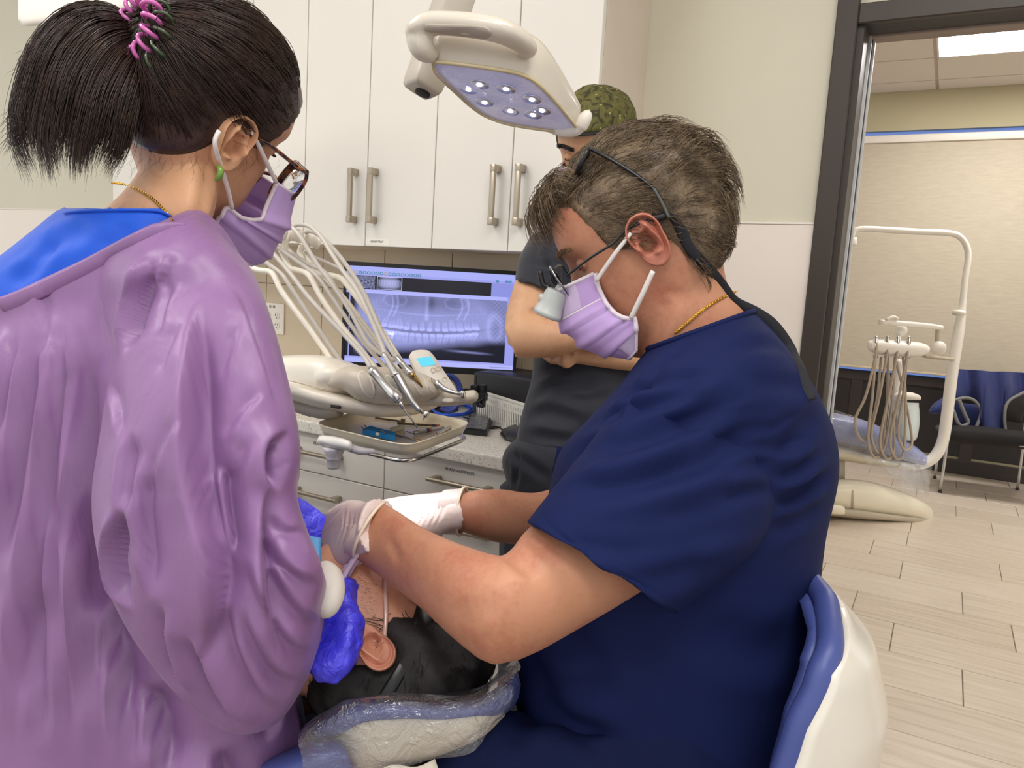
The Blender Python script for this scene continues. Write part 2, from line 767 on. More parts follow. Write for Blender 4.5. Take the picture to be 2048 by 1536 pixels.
# cabinet wall with the doorway in it
wall = obj('wall_back', join(box((-4.6, W_Y, -0.05), (-0.335, W_Y + 0.12, CEIL + 0.02)),
                             box((-0.335, W_Y, 2.09), (3.6, W_Y + 0.12, CEIL + 0.02)),
                             box((1.25, W_Y, -0.05), (3.6, W_Y + 0.12, 2.09))), M_wall, smooth=False, kind='structure')
obj('wall_panel', box((-0.862, W_Y - 0.007, 0.09), (-0.342, W_Y - 0.0005, 1.547), 0.002, 1), M_panel, wall, smooth=False)
obj('wall_panel', box((-4.59, W_Y - 0.007, 0.09), (-3.0, W_Y - 0.0005, 1.565), 0.002, 1), M_panel, wall, smooth=False)
M_white = mat('white_plastic_trim', srgb(232, 226, 216), 0.4, vary=0.01)
obj('panel_cap', box((-0.862, W_Y - 0.009, 1.5475), (-0.342, W_Y - 0.0005, 1.5535), 0.001, 1), M_white, wall, smooth=False)
obj('panel_cap', box((-4.59, W_Y - 0.009, 1.5655), (-3.0, W_Y - 0.0005, 1.57), 0.001, 1), M_white, wall, smooth=False)
obj('baseboard_back', box((-0.74, W_Y - 0.014, 0.0), (-0.342, W_Y - 0.0005, 0.088), 0.003, 1), M_dark, smooth=False, kind='structure')

# large backsplash tiles between counter and wall cabinets
M_splash = mat('backsplash_tile', srgb(196, 179, 152), 0.22, vary=0.03, nscale=3, stretch=(1, 1, 0.4), coat=0.2)
bx = [-3.0, -2.71, -2.408, -2.107, -1.808, -1.512, -1.215, -0.918, -0.866]
for i in range(len(bx) - 1):
    for z0, z1 in ((0.919, 1.283), (1.286, 1.60)):
        obj('backsplash_tile', box((bx[i] + 0.001, W_Y - 0.009, z0), (bx[i + 1] - 0.0012, W_Y - 0.0008, z1), 0.0012, 1), M_splash, wall, smooth=False)

ceiling = obj('ceiling', box((-4.6, -1.05, CEIL + 0.012), (3.6, FAR_Y + 0.2, CEIL + 0.1)), M_grid, smooth=False, kind='structure')
gx = [-4.6 + 0.0, -3.953, -2.731, -1.509, -0.287, 0.935, 2.157, 3.379]
gy = [-1.02, -0.41, 0.2, 0.81, 1.42, 2.03, 2.25]
fy = [2.37, 2.62, 3.23, 3.84, 4.45, 5.06, 5.67, 6.34, 6.95, FAR_Y]
lit = [(-1.9, 0.5), (0.3, 0.5), (-1.9, -1.3), (0.3, -1.3)]
M_diff = emis('troffer_diffuser', (1.0, 0.97, 0.94, 1), 8.0)
for ys in (gy, fy):
    for i in range(len(gx) - 1):
        for j in range(len(ys) - 1):
            a, b = (gx[i] + 0.012, ys[j] + 0.012), (gx[i + 1] - 0.012, ys[j + 1] - 0.012)
            cx, cy = (a[0] + b[0]) / 2, (a[1] + b[1]) / 2
            lamp_here = (ys is fy and i == 4 and j == 6) or (ys is gy and i in (2, 4) and j in (0, 2))
            if lamp_here:
                t = thing('troffer_lamp', {True: 'flat white ceiling light panel glowing in the room beyond the doorway', False: 'recessed ceiling light panel over the treatment chair out of view'}[ys is fy], 'light', (cx, cy, CEIL), group=None if ys is fy else 'ceiling light panels of the treatment room')
                obj('diffuser', box((a[0] + .012, a[1] + .012, CEIL - 0.004), (b[0] - .012, b[1] - .012, CEIL + 0.006)), M_diff, t, smooth=False)
                fr = [box((a[0], a[1], CEIL - 0.006), (b[0], a[1] + .012, CEIL + 0.01)), box((a[0], b[1] - .012, CEIL - 0.006), (b[0], b[1], CEIL + 0.01)),
                      box((a[0], a[1], CEIL - 0.006), (a[0] + .012, b[1], CEIL + 0.01)), box((b[0] - .012, a[1], CEIL - 0.006), (b[0], b[1], CEIL + 0.01))]
                obj('frame', join(*fr), M_white, t, smooth=False)
            else:
                obj('ceiling_tile', box((a[0], a[1], CEIL + 0.001), (b[0], b[1], CEIL + 0.02)), M_ceil, ceiling, smooth=False)

# doorway frame: casing, return, sliding-door track of bright metal, header
door = bpy.data.objects.new('door_1', None)
COL.objects.link(door)
WLOC[door.name] = np.array([0.3, W_Y, 0.0])
door.location = Vector(WLOC[door.name])
door['kind'] = 'structure'
obj('casing', box((-0.343, W_Y - 0.022, 0.0), (-0.289, W_Y + 0.0, 2.30), 0.003, 1), M_brown, door, smooth=False)
obj('jamb', join(box((-0.335, W_Y - 0.004, 0.0), (-0.272, W_Y + 0.1, 2.09), 0.002, 1)), M_brown, door, smooth=False)
obj('track_strip', box((-0.30, W_Y + 0.104, 0.0), (-0.265, W_Y + 0.114, 2.06), 0.001, 1), M_strip, door, smooth=False)
obj('track_strip', box((-0.30, W_Y + 0.122, 0.0), (-0.264, W_Y + 0.134, 2.06), 0.001, 1), M_dark, door, smooth=False)
obj('track_strip', box((-0.30, W_Y + 0.137, 0.0), (-0.259, W_Y + 0.15, 2.06), 0.001, 1), M_strip, door, smooth=False)
obj('header', box((-0.289, W_Y - 0.022, 2.055), (1.30, W_Y + 0.0, 2.105), 0.003, 1), M_brown, door, smooth=False)
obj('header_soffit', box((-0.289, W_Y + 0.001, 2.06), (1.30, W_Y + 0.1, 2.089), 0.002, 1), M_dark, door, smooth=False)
M_taupe = mat('taupe_header_rail', srgb(150, 134, 122), 0.5)
obj('header_rail', box((-0.30, W_Y + 0.105, 2.055), (1.30, W_Y + 0.16, 2.1), 0.002, 1), M_taupe, door, smooth=False)
obj('casing', box((1.25, W_Y - 0.022, 0.0), (1.31, W_Y + 0.0, 2.115), 0.003, 1), M_brown, door, smooth=False)

# the room beyond: window wall, shade, dark panelling
wf = obj('wall_far', join(box((-4.6, FAR_Y, -0.05), (3.6, FAR_Y + 0.12, 0.77)), box((-4.6, FAR_Y, 2.772), (3.6, FAR_Y + 0.12, CEIL + 0.02)),
                          box((-4.6, FAR_Y, 0.77), (-1.9, FAR_Y + 0.12, 2.772)), box((2.6, FAR_Y, 0.77), (3.6, FAR_Y + 0.12, 2.772))), M_farwall, smooth=False, kind='structure')
win = bpy.data.objects.new('window_1', None)
COL.objects.link(win)
WLOC[win.name] = np.array([0.35, FAR_Y, 0.77])
win.location = Vector(WLOC[win.name])
win['kind'] = 'structure'
M_sky = emis('evening_sky_through_glass', (0.24, 0.38, 0.9, 1), 0.6)
obj('pane', box((-1.9, FAR_Y + 0.06, 0.77), (2.6, FAR_Y + 0.075, 2.772)), M_sky, win, smooth=False)
obj('sill', box((-1.9, FAR_Y - 0.012, 0.755), (2.6, FAR_Y + 0.06, 0.77), 0.002, 1), M_dark2, win, smooth=False)
shade = thing('roller_shade', 'beige fabric roller shade covering the window of the far room', 'blind', (0.35, FAR_Y - 0.05, 0.80))


def shade_mat():
    k = NT('woven_shade_fabric')
    v = k.coord('Object', (1, 1, 6))
    f = k.noise(v, 9, 5, 0.7, 0.3)
    k.link(k.ramp(f, [(0.3, srgb(184, 173, 155)), (0.7, srgb(198, 187, 168))]), k.b.inputs['Base Color'])
    k.b.inputs['Roughness'].default_value = 0.9
    return k.m


obj('shade_cloth', box((-1.88, FAR_Y - 0.052, 0.80), (2.58, FAR_Y - 0.049, 2.68)), shade_mat(), shade, smooth=False)
obj('head_rail', box((-1.88, FAR_Y - 0.075, 2.665), (2.58, FAR_Y - 0.02, 2.725), 0.006, 2), M_white, shade)
obj('bottom_bar', box((-1.88, FAR_Y - 0.06, 0.795), (2.58, FAR_Y - 0.042, 0.812), 0.004, 2), mat('shade_bar', srgb(205, 190, 165), 0.6), shade)
# dark panelling under the window: rails, stiles and sunk panels
px = [-1.9, -0.62, 0.25, 1.12, 1.99, 2.6]
for i in range(len(px) - 1):
    obj('wainscot_panel', box((px[i] + 0.03, FAR_Y - 0.012, 0.14), (px[i + 1] - 0.03, FAR_Y - 0.001, 0.70), 0.004, 1), M_dark, wf, smooth=False)
for x in px:
    obj('wainscot_stile', box((x - 0.045, FAR_Y - 0.022, 0.1), (x + 0.045, FAR_Y - 0.001, 0.755), 0.003, 1), M_dark2, wf, smooth=False)
obj('wainscot_rail', box((-1.9, FAR_Y - 0.024, 0.69), (2.6, FAR_Y - 0.001, 0.76), 0.003, 1), M_dark2, wf, smooth=False)
obj('baseboard_far', box((-1.9, FAR_Y - 0.028, 0.0), (2.6, FAR_Y - 0.001, 0.12), 0.004, 1), M_dark2, smooth=False, kind='structure')

# ================================================================= CABINETS AND COUNTER
M_cab = mat('white_laminate', srgb(230, 226, 218), 0.42, vary=0.012, nscale=2)
M_cabin = mat('cabinet_carcass', srgb(214, 203, 190), 0.5, vary=0.02)
M_nickel = mat('brushed_nickel', srgb(178, 167, 150), 0.32, metal=0.85, vary=0.08, nscale=120, stretch=(1, 1, 0.05))
M_ink = mat('label_ink', srgb(70, 66, 60), 0.7)
M_tape = mat('label_tape', srgb(236, 232, 222), 0.5)
X_AXIS, Z_AXIS = V(1, 0, 0), V(0, 0, 1)
UF, CAB_Z0, CAB_Z1 = 1.92, 1.432, 2.42


def v_handle(x, yf, z0, z1, parent):
    """upright bar handle on two square posts standing off a door"""
    obj('handle', join(box((x - 0.008, yf - 0.036, z0), (x + 0.008, yf - 0.024, z1), 0.003, 2),
                       box((x - 0.0088, yf - 0.037, z0 - 0.001), (x + 0.0088, yf - 0.0, z0 + 0.02), 0.0025, 2),
                       box((x - 0.0088, yf - 0.037, z1 - 0.02), (x + 0.0088, yf - 0.0, z1 + 0.001), 0.0025, 2)), M_nickel, parent, angle=40)


def h_handle(xa, xb, yf, z, parent):
    obj('handle', join(stube([(xa, yf - 0.032, z), (xb, yf - 0.032, z)], 0.0062, 12, 4),
                       box((xa + 0.008, yf - 0.034, z - 0.0065), (xa + 0.026, yf, z + 0.0065), 0.002, 1),
                       box((xb - 0.026, yf - 0.034, z - 0.0065), (xb - 0.008, yf, z + 0.0065), 0.002, 1)), M_nickel, parent, angle=40)


cab_labels = ['white wall cabinet hidden behind the ponytail at the far left', 'white wall cabinet pair behind the head of the woman in glasses',
              'white two-door wall cabinet with a small strip label at its bottom edge', 'white two-door wall cabinet at the right end behind the lamp head']
edges = [(-2.92, -2.662, -2.403), (-2.403, -2.146, -1.896), (-1.896, -1.631, -1.3735), (-1.3735, -1.11, -0.862)]
for lb, (a, m, b) in zip(cab_labels, edges):
    c = thing('wall_cabinet', lb, 'cabinet', ((a + b) / 2, 2.08, CAB_Z0), 'wall cabinets above the counter')
    obj('carcass', box((a, UF + 0.021, CAB_Z0 + 0.002), (b, W_Y, CAB_Z1), 0.001, 1), M_cabin, c, smooth=False)
    for s, (x0, x1) in ((0, (a, m)), (1, (m, b))):
        d = obj('door', box((x0 + 0.0016, UF, CAB_Z0), (x1 - 0.0016, UF + 0.019, CAB_Z1), 0.0012, 1), M_cab, c, smooth=False)
        v_handle(x1 - 0.042 if s == 0 else x0 + 0.038, UF, 1.503, 1.668, d)
        if s == 1 and a == -1.896:
            obj('strip_label', box((x0 + 0.003, UF - 0.0008, CAB_Z0 + 0.004), (x0 + 0.098, UF - 0.0001, CAB_Z0 + 0.024)), M_tape, d, smooth=False)
            obj('lettering', text_geo('EXAM TRAY', 0.0095, (x0 + 0.05, UF - 0.0012, CAB_Z0 + 0.0145), X_AXIS, Z_AXIS, 0.0002), M_ink, d, smooth=False)

# base cabinets with drawers
BF = 1.63
units = [(-2.70, -2.23, 'white drawer base cabinet far left behind the lavender gown'), (-2.23, -1.76, 'white drawer base cabinet beside the left edge of the lavender gown'),
         (-1.76, -1.29, 'white drawer base cabinet under the instrument tray'), (-1.29, -0.80, 'white drawer base cabinet behind the gloved hands at the right end')]
for a, b, lb in units:
    c = thing('base_cabinet', lb, 'cabinet', ((a + b) / 2, 1.95, 0), 'drawer cabinets under the counter')
    obj('carcass', box((a, BF + 0.02, 0.1), (b, W_Y - 0.001, 0.882), 0.001, 1), M_cabin, c, smooth=False)
    obj('toe_kick', box((a, BF + 0.07, 0.0), (b, BF + 0.09, 0.1)), M_dark, c, smooth=False)
    for n, (z0, z1) in enumerate(((0.7665, 0.879), (0.6485, 0.7635), (0.38, 0.6455), (0.105, 0.377))):
        d = obj('drawer', box((a + 0.0016, BF, z0), (b - 0.0016, BF + 0.019, z1), 0.0012, 1), M_cab, c, smooth=False)
        mid = (a + b) / 2 if a != -1.29 else -1.03
        hz = {0: 0.829, 1: 0.709}.get(n, z1 - 0.055)
        h_handle(mid - 0.095, mid + 0.095, BF, hz, d)
        tx = {(-1.76, 0): ('2ILA', -1.541, 0.853), (-1.76, 2): ('COVER GOWNS', -1.52, 0.632), (-1.29, 0): ('BURS/HANDPIECES', -1.045, 0.8565)}.get((a, n))
        if tx:
            obj('lettering', text_geo(tx[0], 0.0105, (tx[1], BF - 0.0006, tx[2]), X_AXIS, Z_AXIS, 0.0002), M_ink, d, smooth=False)


def quartz():
    k = NT('speckled_quartz')
    v = k.coord('Object')
    vo = k.node('ShaderNodeTexVoronoi')
    vo.inputs['Scale'].default_value = 260
    k.link(v, vo.inputs['Vector'])
    sp = k.node('ShaderNodeSeparateColor')
    k.link(vo.outputs['Color'], sp.inputs[0])
    f = k.noise(v, 90, 3, 0.7)
    x = k.math('ADD', k.math('MULTIPLY', sp.outputs[0], 0.75), k.math('MULTIPLY', f, 0.4))
    k.link(k.ramp(x, [(0.13, srgb(150, 143, 132)), (0.24, srgb(196, 190, 179)), (0.36, srgb(221, 216, 206)), (0.9, srgb(229, 225, 216))]), k.b.inputs['Base Color'])
    k.b.inputs['Roughness'].default_value = 0.25
    return k.m


counter = obj('countertop', box((-2.72, 1.61, 0.8835), (-0.79, W_Y - 0.01, 0.918), 0.004, 2), quartz(), smooth=False,
              label='speckled pale quartz worktop running over the drawer cabinets', cat='countertop')
COUNTER_Z = 0.918

# socket plate on the backsplash
op = thing('outlet_plate', 'white double-gang socket plate on the beige backsplash', 'outlet', (-2.31, W_Y - 0.012, 1.10))
ox, oz = -2.353, 1.1
oc = (onY(529, 604, W_Y) + onY(573, 670, W_Y)) / 2
obj('plate', box((oc[0] - 0.062, W_Y - 0.016, oc[2] - 0.062), (oc[0] + 0.062, W_Y - 0.0095, oc[2] + 0.062), 0.003, 2), M_white, op, angle=40)
obj('lettering', text_geo('G-16', 0.017, (oc[0] - 0.002, W_Y - 0.0165, oc[2] + 0.047), X_AXIS, Z_AXIS, 0.0003), M_ink, op, smooth=False)
M_slot = mat('socket_slot', srgb(40, 36, 32), 0.8)
for sx in (-0.024, 0.024):
    for sz in (0.012, -0.026):
        s = obj('socket_face', lathe([(0.0001, 0), (0.0155, 0), (0.0165, 0.0008), (0.0165, 0.002)], (oc[0] + sx, W_Y - 0.0178, oc[2] + sz), (0, 1, 0), 20), M_white, op)
        obj('slots', join(box((oc[0] + sx - 0.0075, W_Y - 0.0186, oc[2] + sz - 0.001), (oc[0] + sx - 0.0055, W_Y - 0.0176, oc[2] + sz + 0.008)),
                          box((oc[0] + sx + 0.0055, W_Y - 0.0186, oc[2] + sz - 0.001), (oc[0] + sx + 0.0075, W_Y - 0.0176, oc[2] + sz + 0.007)),
                          lathe([(0.0001, 0), (0.0026, 0), (0.0026, 0.001)], (oc[0] + sx, W_Y - 0.0186, oc[2] + sz - 0.008), (0, 1, 0), 10)), M_slot, s, smooth=False)

# ================================================================= PEOPLE: shared anatomy


def skin_mat(name, base, red, dark=None, bscale=900):
    k = NT(name)
    v = k.coord('Object')
    a = k.noise(v, 14, 5, 0.6)
    b = k.noise(v, 160, 3, 0.6)
    f = k.math('ADD', k.math('MULTIPLY', a, 0.75), k.math('MULTIPLY', b, 0.25))
    base, red = np.array(base[:3]), np.array(red[:3])
    k.link(k.ramp(f, [(0.3, tuple(red) + (1,)), (0.52, tuple(base) + (1,)), (0.75, tuple(np.minimum(base * 1.07, 1)) + (1,))]), k.b.inputs['Base Color'])
    k.b.inputs['Roughness'].default_value = 0.48
    k.b.inputs['Specular IOR Level'].default_value = 0.4
    k.b.inputs['Subsurface Weight'].default_value = 0.12
    k.b.inputs['Subsurface Radius'].default_value = (1.0, 0.35, 0.2)
    k.b.inputs['Subsurface Scale'].default_value = 0.008
    k.bump(k.noise(v, bscale, 2, 0.6), 0.12, 0.0008)
    return k.m


def cloth_mat(name, col, rough=0.6, sheen=0.2, vary=0.05, wrinkle=0.35, wscale=26, wdist=0.006, weave=0.08, spec=0.3, stretch=(1, 1, 0.45)):
    k = NT(name)
    v = k.coord('Object')
    v2 = k.coord('Object', stretch)
    c = np.array(col[:3])
    f = k.noise(v2, 7, 4, 0.6)
    k.link(k.ramp(f, [(0.3, tuple(c * (1 - vary)) + (1,)), (0.7, tuple(np.minimum(c * (1 + vary), 1)) + (1,))]), k.b.inputs['Base Color'])
    k.b.inputs['Roughness'].default_value = rough
    k.b.inputs['Specular IOR Level'].default_value = spec
    k.b.inputs['Sheen Weight'].default_value = sheen
    k.b.inputs['Sheen Roughness'].default_value = 0.4
    n1 = k.bump(k.noise(v2, wscale, 3, 0.5, 0.6), wrinkle, wdist)
    k.bump(k.noise(v, 1400, 2, 0.5), weave, 0.0006, n1)
    return k.m


def interp(z, tab):
    t = np.array(sorted(tab))
    # smooth monotone-ish interpolation through a table
    return np.interp(z, t[:, 0], t[:, 1])


F_TAB = [(-.122, .045), (-.117, .068), (-.11, .080), (-.10, .087), (-.088, .089), (-.074, .085), (-.062, .092), (-.05, .094), (-.04, .093), (-.028, .092), (0, .090), (.02, .090), (.03, .0915), (.042, .097), (.055, .0985), (.07, .0975), (.085, .091), (.10, .080), (.113, .064), (.124, .044), (.131, .022), (.135, .0)]
B_TAB = [(-.122, .03), (-.115, .02), (-.10, .005), (-.085, -.015), (-.07, -.035), (-.05, -.06), (-.03, -.08), (0, -.096), (.03, -.103), (.05, -.102), (.07, -.096), (.09, -.086), (.105, -.073), (.118, -.055), (.127, -.036), (.132, -.022), (.135, -.012)]
W_TAB = [(-.122, .012), (-.117, .022), (-.11, .031), (-.10, .040), (-.085, .050), (-.065, .059), (-.04, .066), (-.02, .070), (0, .073), (.03, .077), (.055, .078), (.075, .075), (.092, .068), (.107, .057), (.118, .045), (.127, .030), (.132, .017), (.135, .001)]


class Head:
    """a head in its own frame: x = the person's right, y = forward, z = up; origin midway between the ear canals"""

    def __init__(s, O, fwd, up, scale=1.0, nose=1.0):
        s.O = np.asarray(O, float)
        s.y = nrm(fwd)
        s.z = nrm(np.asarray(up) - s.y * np.dot(up, s.y))
        s.x = np.cross(s.y, s.z)
        s.R = np.stack([s.x, s.y, s.z], 1)
        s.k = scale
        s.nose = nose
        s._build()

    def w(s, p):
        return s.O + (np.asarray(p, float) * s.k) @ s.R.T

    def l(s, p):
        return ((np.asarray(p, float) - s.O) @ s.R) / s.k

    def px(s, x, y, xl):
        """local (y, z) of the photo pixel (x, y) on the plane local x = xl"""
        r = ray(x, y)
        n = s.x
        t = ((s.O + n * xl * s.k - CAM) @ n) / (r @ n)
        return s.l(CAM + r * t)

    def surf(s, xs, zs):
        """front surface y at local (x, z), features included"""
        f, w = interp(zs, F_TAB), interp(zs, W_TAB)
        y0 = -0.005
        q = np.clip(np.abs(xs) / np.maximum(w, 1e-4), 0, 1)
        y = y0 + (f - y0) * np.clip(1 - q ** 2.3, 0, 1) ** (1 / 2.3)
        return y + s.features(xs, zs)

    def features(s, x, z):
        g = lambda a, m, sd: np.exp(-((a - m) / sd) ** 2)
        nz = np.interp(z, [-.034, -.026, -.016, -.008, .004, .02, .034, .045], [0, .006, .022, .026, .020, .011, .004, 0])
        nw = np.interp(z, [-.03, -.012, .01, .035], [.015, .014, .009, .008])
        y = s.nose * nz * np.exp(-(np.abs(x) / nw) ** 2.4)
        y -= 0.009 * g(np.abs(x), .033, .015) * g(z, .026, .012)
        y += 0.0035 * g(np.abs(x), .030, .022) * g(z, .046, .008)
        y += 0.004 * g(np.abs(x), .046, .016) * g(z, -.004, .015)
        y += 0.0035 * g(x, 0, .02) * (g(z, -.046, .005) + 1.1 * g(z, -.060, .006)) - 0.003 * g(x, 0, .022) * g(z, -.053, .003)
        return y

    def _build(s):
        nz, na = 74, 104
        t = np.linspace(0, 1, nz)
        zs = -.122 + (.135 + .122) * (t + 0.055 * np.sin(2 * np.pi * t) * 0 - 0.0)
        zs = -.122 + .257 * (0.5 - 0.5 * np.cos(np.pi * (0.06 + 0.94 * t))) / (0.5 - 0.5 * np.cos(np.pi)) if False else zs
        # denser rows near the crown
        zs = -.122 + .257 * (1 - (1 - t) ** 1.35)
        a = np.linspace(-np.pi, np.pi, na, endpoint=False)
        rings = []
        for z in zs:
            f, b, w = interp(z, F_TAB), interp(z, B_TAB), interp(z, W_TAB)
            y0 = min(max(-0.005, b + 0.004), f - 0.004)
            c, sn = np.cos(a), np.sin(a)
            e = 2 / 2.25
            x = w * np.sign(sn) * np.abs(sn) ** e
            y = np.where(c >= 0, y0 + (f - y0) * np.abs(c) ** e, y0 - (y0 - b) * np.abs(c) ** e)
            y = y + np.where(c > 0, s.features(x, np.full(na, z)) * np.clip(c * 3, 0, 1), 0)
            rings.append(np.stack([x, y, np.full(na, z)], 1))
        v, f = rings_geo(rings)
        # relax the stepped table a little
        s.local, s.faces = v, f
        for _ in range(3):
            g = s.local[:nz * na].reshape(nz, na, 3).copy()
            g[1:-1] = 0.5 * g[1:-1] + 0.25 * (g[:-2] + g[2:])
            s.local[:nz * na] = g.reshape(-1, 3)
        if np.mean(np.einsum('ij,ij->i', normals(s.local, f), s.local - np.array([0, 0, .03]))) < 0:
            f = [q[::-1] for q in f]
            s.faces = f
        s.geo = (s.w(s.local), f)

    def cap(s, keep, thick, seed=0, rough=0.0):
        """closed-looking hair mass: the scalp where keep(local)>0, lifted by thick(local)"""
        L = s.local
        N = normals(L, s.faces)
        k = keep(L)
        th = np.where(k > 0, thick(L) * np.clip(k, 0, 1), np.maximum(k, -1) * .003 - .0002)
        rs = np.random.RandomState(seed)
        if rough:
            wv = np.zeros(len(L))
            for _ in range(9):
                kk = rs.normal(size=3) * 130
                wv += np.sin(L @ kk + rs.uniform(0, 6.28)) / 3.0
            th = th * (1 + rough * wv)
        v = L + N * th[:, None]
        use = k > 0
        f = [q for q in s.faces if any(use[i] for i in q)]
        ids = sorted({i for q in f for i in q})
        mp = {i: n for n, i in enumerate(ids)}
        return s.w(v[ids]), [tuple(mp[i] for i in q) for q in f]


def ear_geo(size=0.064):
    """outer ear in its own plane: a = back (+) / front (-), b = up, c = out of the head; origin at the ear canal"""
    na, nr = 64, 34
    th = np.linspace(0, 2 * np.pi, na, endpoint=False)
    # outline of the ear around its middle (0.006, 0.002)
    out_th = np.radians([0, 30, 60, 90, 120, 150, 180, 210, 240, 270, 300, 330, 360])
    out_r = np.array([.0185, .0235, .0300, .0315, .0270, .0190, .0150, .0165, .0240, .0320, .0265, .0200, .0185])
    R = np.interp(th, out_th, out_r)
    R = np.convolve(np.concatenate([R[-3:], R, R[:3]]), np.array([1, 2, 3, 4, 3, 2, 1]) / 16, 'valid')
    rings = []
    gq = lambda a, b, a0, b0, sa, sb, rot=0.0: np.exp(-(((a - a0) * math.cos(rot) + (b - b0) * math.sin(rot)) / sa) ** 2 - ((-(a - a0) * math.sin(rot) + (b - b0) * math.cos(rot)) / sb) ** 2)
    for i in range(nr + 1):
        r = i / nr
        rr = max(r, 0.01)
        a = np.cos(th) * R * rr
        b = np.sin(th) * R * rr
        ang = np.degrees(th) % 360
        d_ang = lambda c: (ang - c + 180) % 360 - 180
        helix = np.clip(1.25 - np.abs(d_ang(50)) / 118.0, 0, 1)
        helix = np.minimum(1, helix * 2)
        lobe = np.exp(-(d_ang(268) / 42.0) ** 2)
        h = 0.0062 * np.exp(-((r - .915) / .075) ** 2) * helix
        h += -0.0022 * np.exp(-((r - .78) / .06) ** 2) * helix
        h += 0.0060 * gq(a, b, .0095, .0030, .0030, .0120, .12)            # antihelix and its two branches
        h += 0.0045 * gq(a, b, .0070, .0165, .0026, .0075, .30) + 0.0035 * gq(a, b, .0015, .0125, .0065, .0022, .35)
        h += -0.0115 * np.exp(-(np.hypot((a + .0005) / .0088, (b + .0030) / .0098)) ** 3.5)   # concha
        h += -0.0035 * np.exp(-(np.hypot((a + .0010) / .0080, (b - .0085) / .0036)) ** 2.5)
        h += 0.0030 * gq(a, b, -.0050, .0035, .0070, .0016, -.25)          # crus of the helix
        h += 0.0075 * gq(a, b, -.0115, -.0035, .0030, .0050)               # tragus
        h += 0.0050 * gq(a, b, .0020, -.0148, .0040, .0026, -.3)           # antitragus
        h += 0.0022 * lobe * np.clip(r, 0, 1)
        h += -0.0045 * max(0, (r - .96) / .04)
        lift = 0.25 * a + 0.004
        rings.append(np.stack([a, b, h + lift], 1))
    back = []
    for i in range(8):
        r = 1 - i / 8 * 0.75
        a, b = np.cos(th) * R * r, np.sin(th) * R * r
        back.append(np.stack([a, b, 0.25 * a + 0.004 - 0.006 - 0.010 * (i / 8)], 1))
    v, f = rings_geo(rings + back)
    return v * (size / 0.064), f


EAR = ear_geo()


def add_ear(head, side, parent, material, yz=(-0.006, 0.0), tilt=8, size=1.0, name='ear', xl=0.0755, flare=0.25):
    """side +1: the person's right ear"""
    v, f = EAR
    v = v * size
    c, s_ = math.cos(math.radians(tilt)), math.sin(math.radians(tilt))
    a, b = v[:, 0] * c + v[:, 1] * s_, -v[:, 0] * s_ + v[:, 1] * c
    loc = np.stack([side * (xl + v[:, 2] + (flare - .25) * v[:, 0]), yz[0] - a, yz[1] + b], 1)
    if side < 0:
        f = [q[::-1] for q in f]
    o = obj(name, (head.w(loc), f), material, parent)
    return o


def strands(name, lines, r, material, parent, sides=3, kind='stuff', label=None):
    """many thin tapering strands as one mesh; lines: list of k x 3"""
    vs, fs, n0 = [], [], 0
    for i, p in enumerate(lines):
        p = np.asarray(p)
        k = len(p)
        t = np.gradient(p, axis=0)
        t /= (np.linalg.norm(t, axis=1, keepdims=True) + 1e-12)
        x = np.cross(t, np.array([0.31, 0.62, 0.72]))
        x /= (np.linalg.norm(x, axis=1, keepdims=True) + 1e-12)
        y = np.cross(t, x)
        rad = (r[i] if np.ndim(r) else r) * np.interp(np.linspace(0, 1, k), [0, 0.15, 0.7, 1], [0.8, 1, 0.85, 0.12])
        ring = []
        for j in range(sides):
            a = 2 * math.pi * j / sides
            ring.append(p + (x * math.cos(a) + y * math.sin(a)) * rad[:, None])
        v = np.stack(ring, 1).reshape(-1, 3)
        vs.append(v)
        for q in range(k - 1):
            for j in range(sides):
                a, b = n0 + q * sides + j, n0 + q * sides + (j + 1) % sides
                fs.append((a, b, b + sides, a + sides))
        n0 += len(v)
    return obj(name, (np.vstack(vs), fs), material, parent, kind=kind, label=label)


def grow(head, roots, field, n_steps, ds, lift, rs, jitter=0.12, wave=0.0, gravity=None, clumps=0):
    """comb hair over the scalp of a head: roots local k x 3, field(local)->direction; returns world polylines"""
    bv = BVHTree.FromPolygons([tuple(p) for p in head.local], [tuple(int(i) for i in q) for q in head.faces])
    out = []
    if clumps:
        seeds = np.array(roots)[rs.choice(len(roots), clumps)]
        cj = rs.normal(size=(clumps, 3))
        cj /= np.linalg.norm(cj, axis=1, keepdims=True)
        cp_, cf_, cl_ = rs.uniform(0, 6.28, clumps), rs.uniform(.6, 1.5, clumps), rs.uniform(.6, 1.15, clumps)
    for r in roots:
        p = np.array(r, float)
        h = bv.find_nearest(Vector(p))
        p = np.array(h[0])
        n = np.array(h[1])
        off = nrm(rs.normal(size=3)) * jitter
        ph, wf = rs.uniform(0, 6.28), rs.uniform(0.6, 1.5)
        line = [p + n * 0.0005]
        L = lift(p) * rs.uniform(0.55, 1.15)
        if clumps:
            ci = int(np.argmin(((seeds - p) ** 2).sum(1)))
            off = cj[ci] * jitter + off * .25
            ph, wf = cp_[ci] + rs.normal() * .25, cf_[ci]
            L = lift(p) * cl_[ci] * rs.uniform(.8, 1.1)
        steps = max(3, int(n_steps(p) * rs.uniform(0.7, 1.15))) if callable(n_steps) else max(3, int(n_steps * rs.uniform(0.7, 1.15)))
        for i in range(steps):
            d = field(p) + off
            if wave:
                side = np.cross(n, d)
                d = d + side * wave * math.sin(ph + i * wf)
            d = d - n * np.dot(d, n)
            p = p + nrm(d) * ds
            h = bv.find_nearest(Vector(p))
            p, n = np.array(h[0]), np.array(h[1])
            t = (i + 1) / steps
            line.append(p + n * (L * math.sin(min(t * 2.2, 1.57)) + 0.0006))
        out.append(head.w(np.array(line)))
    return out


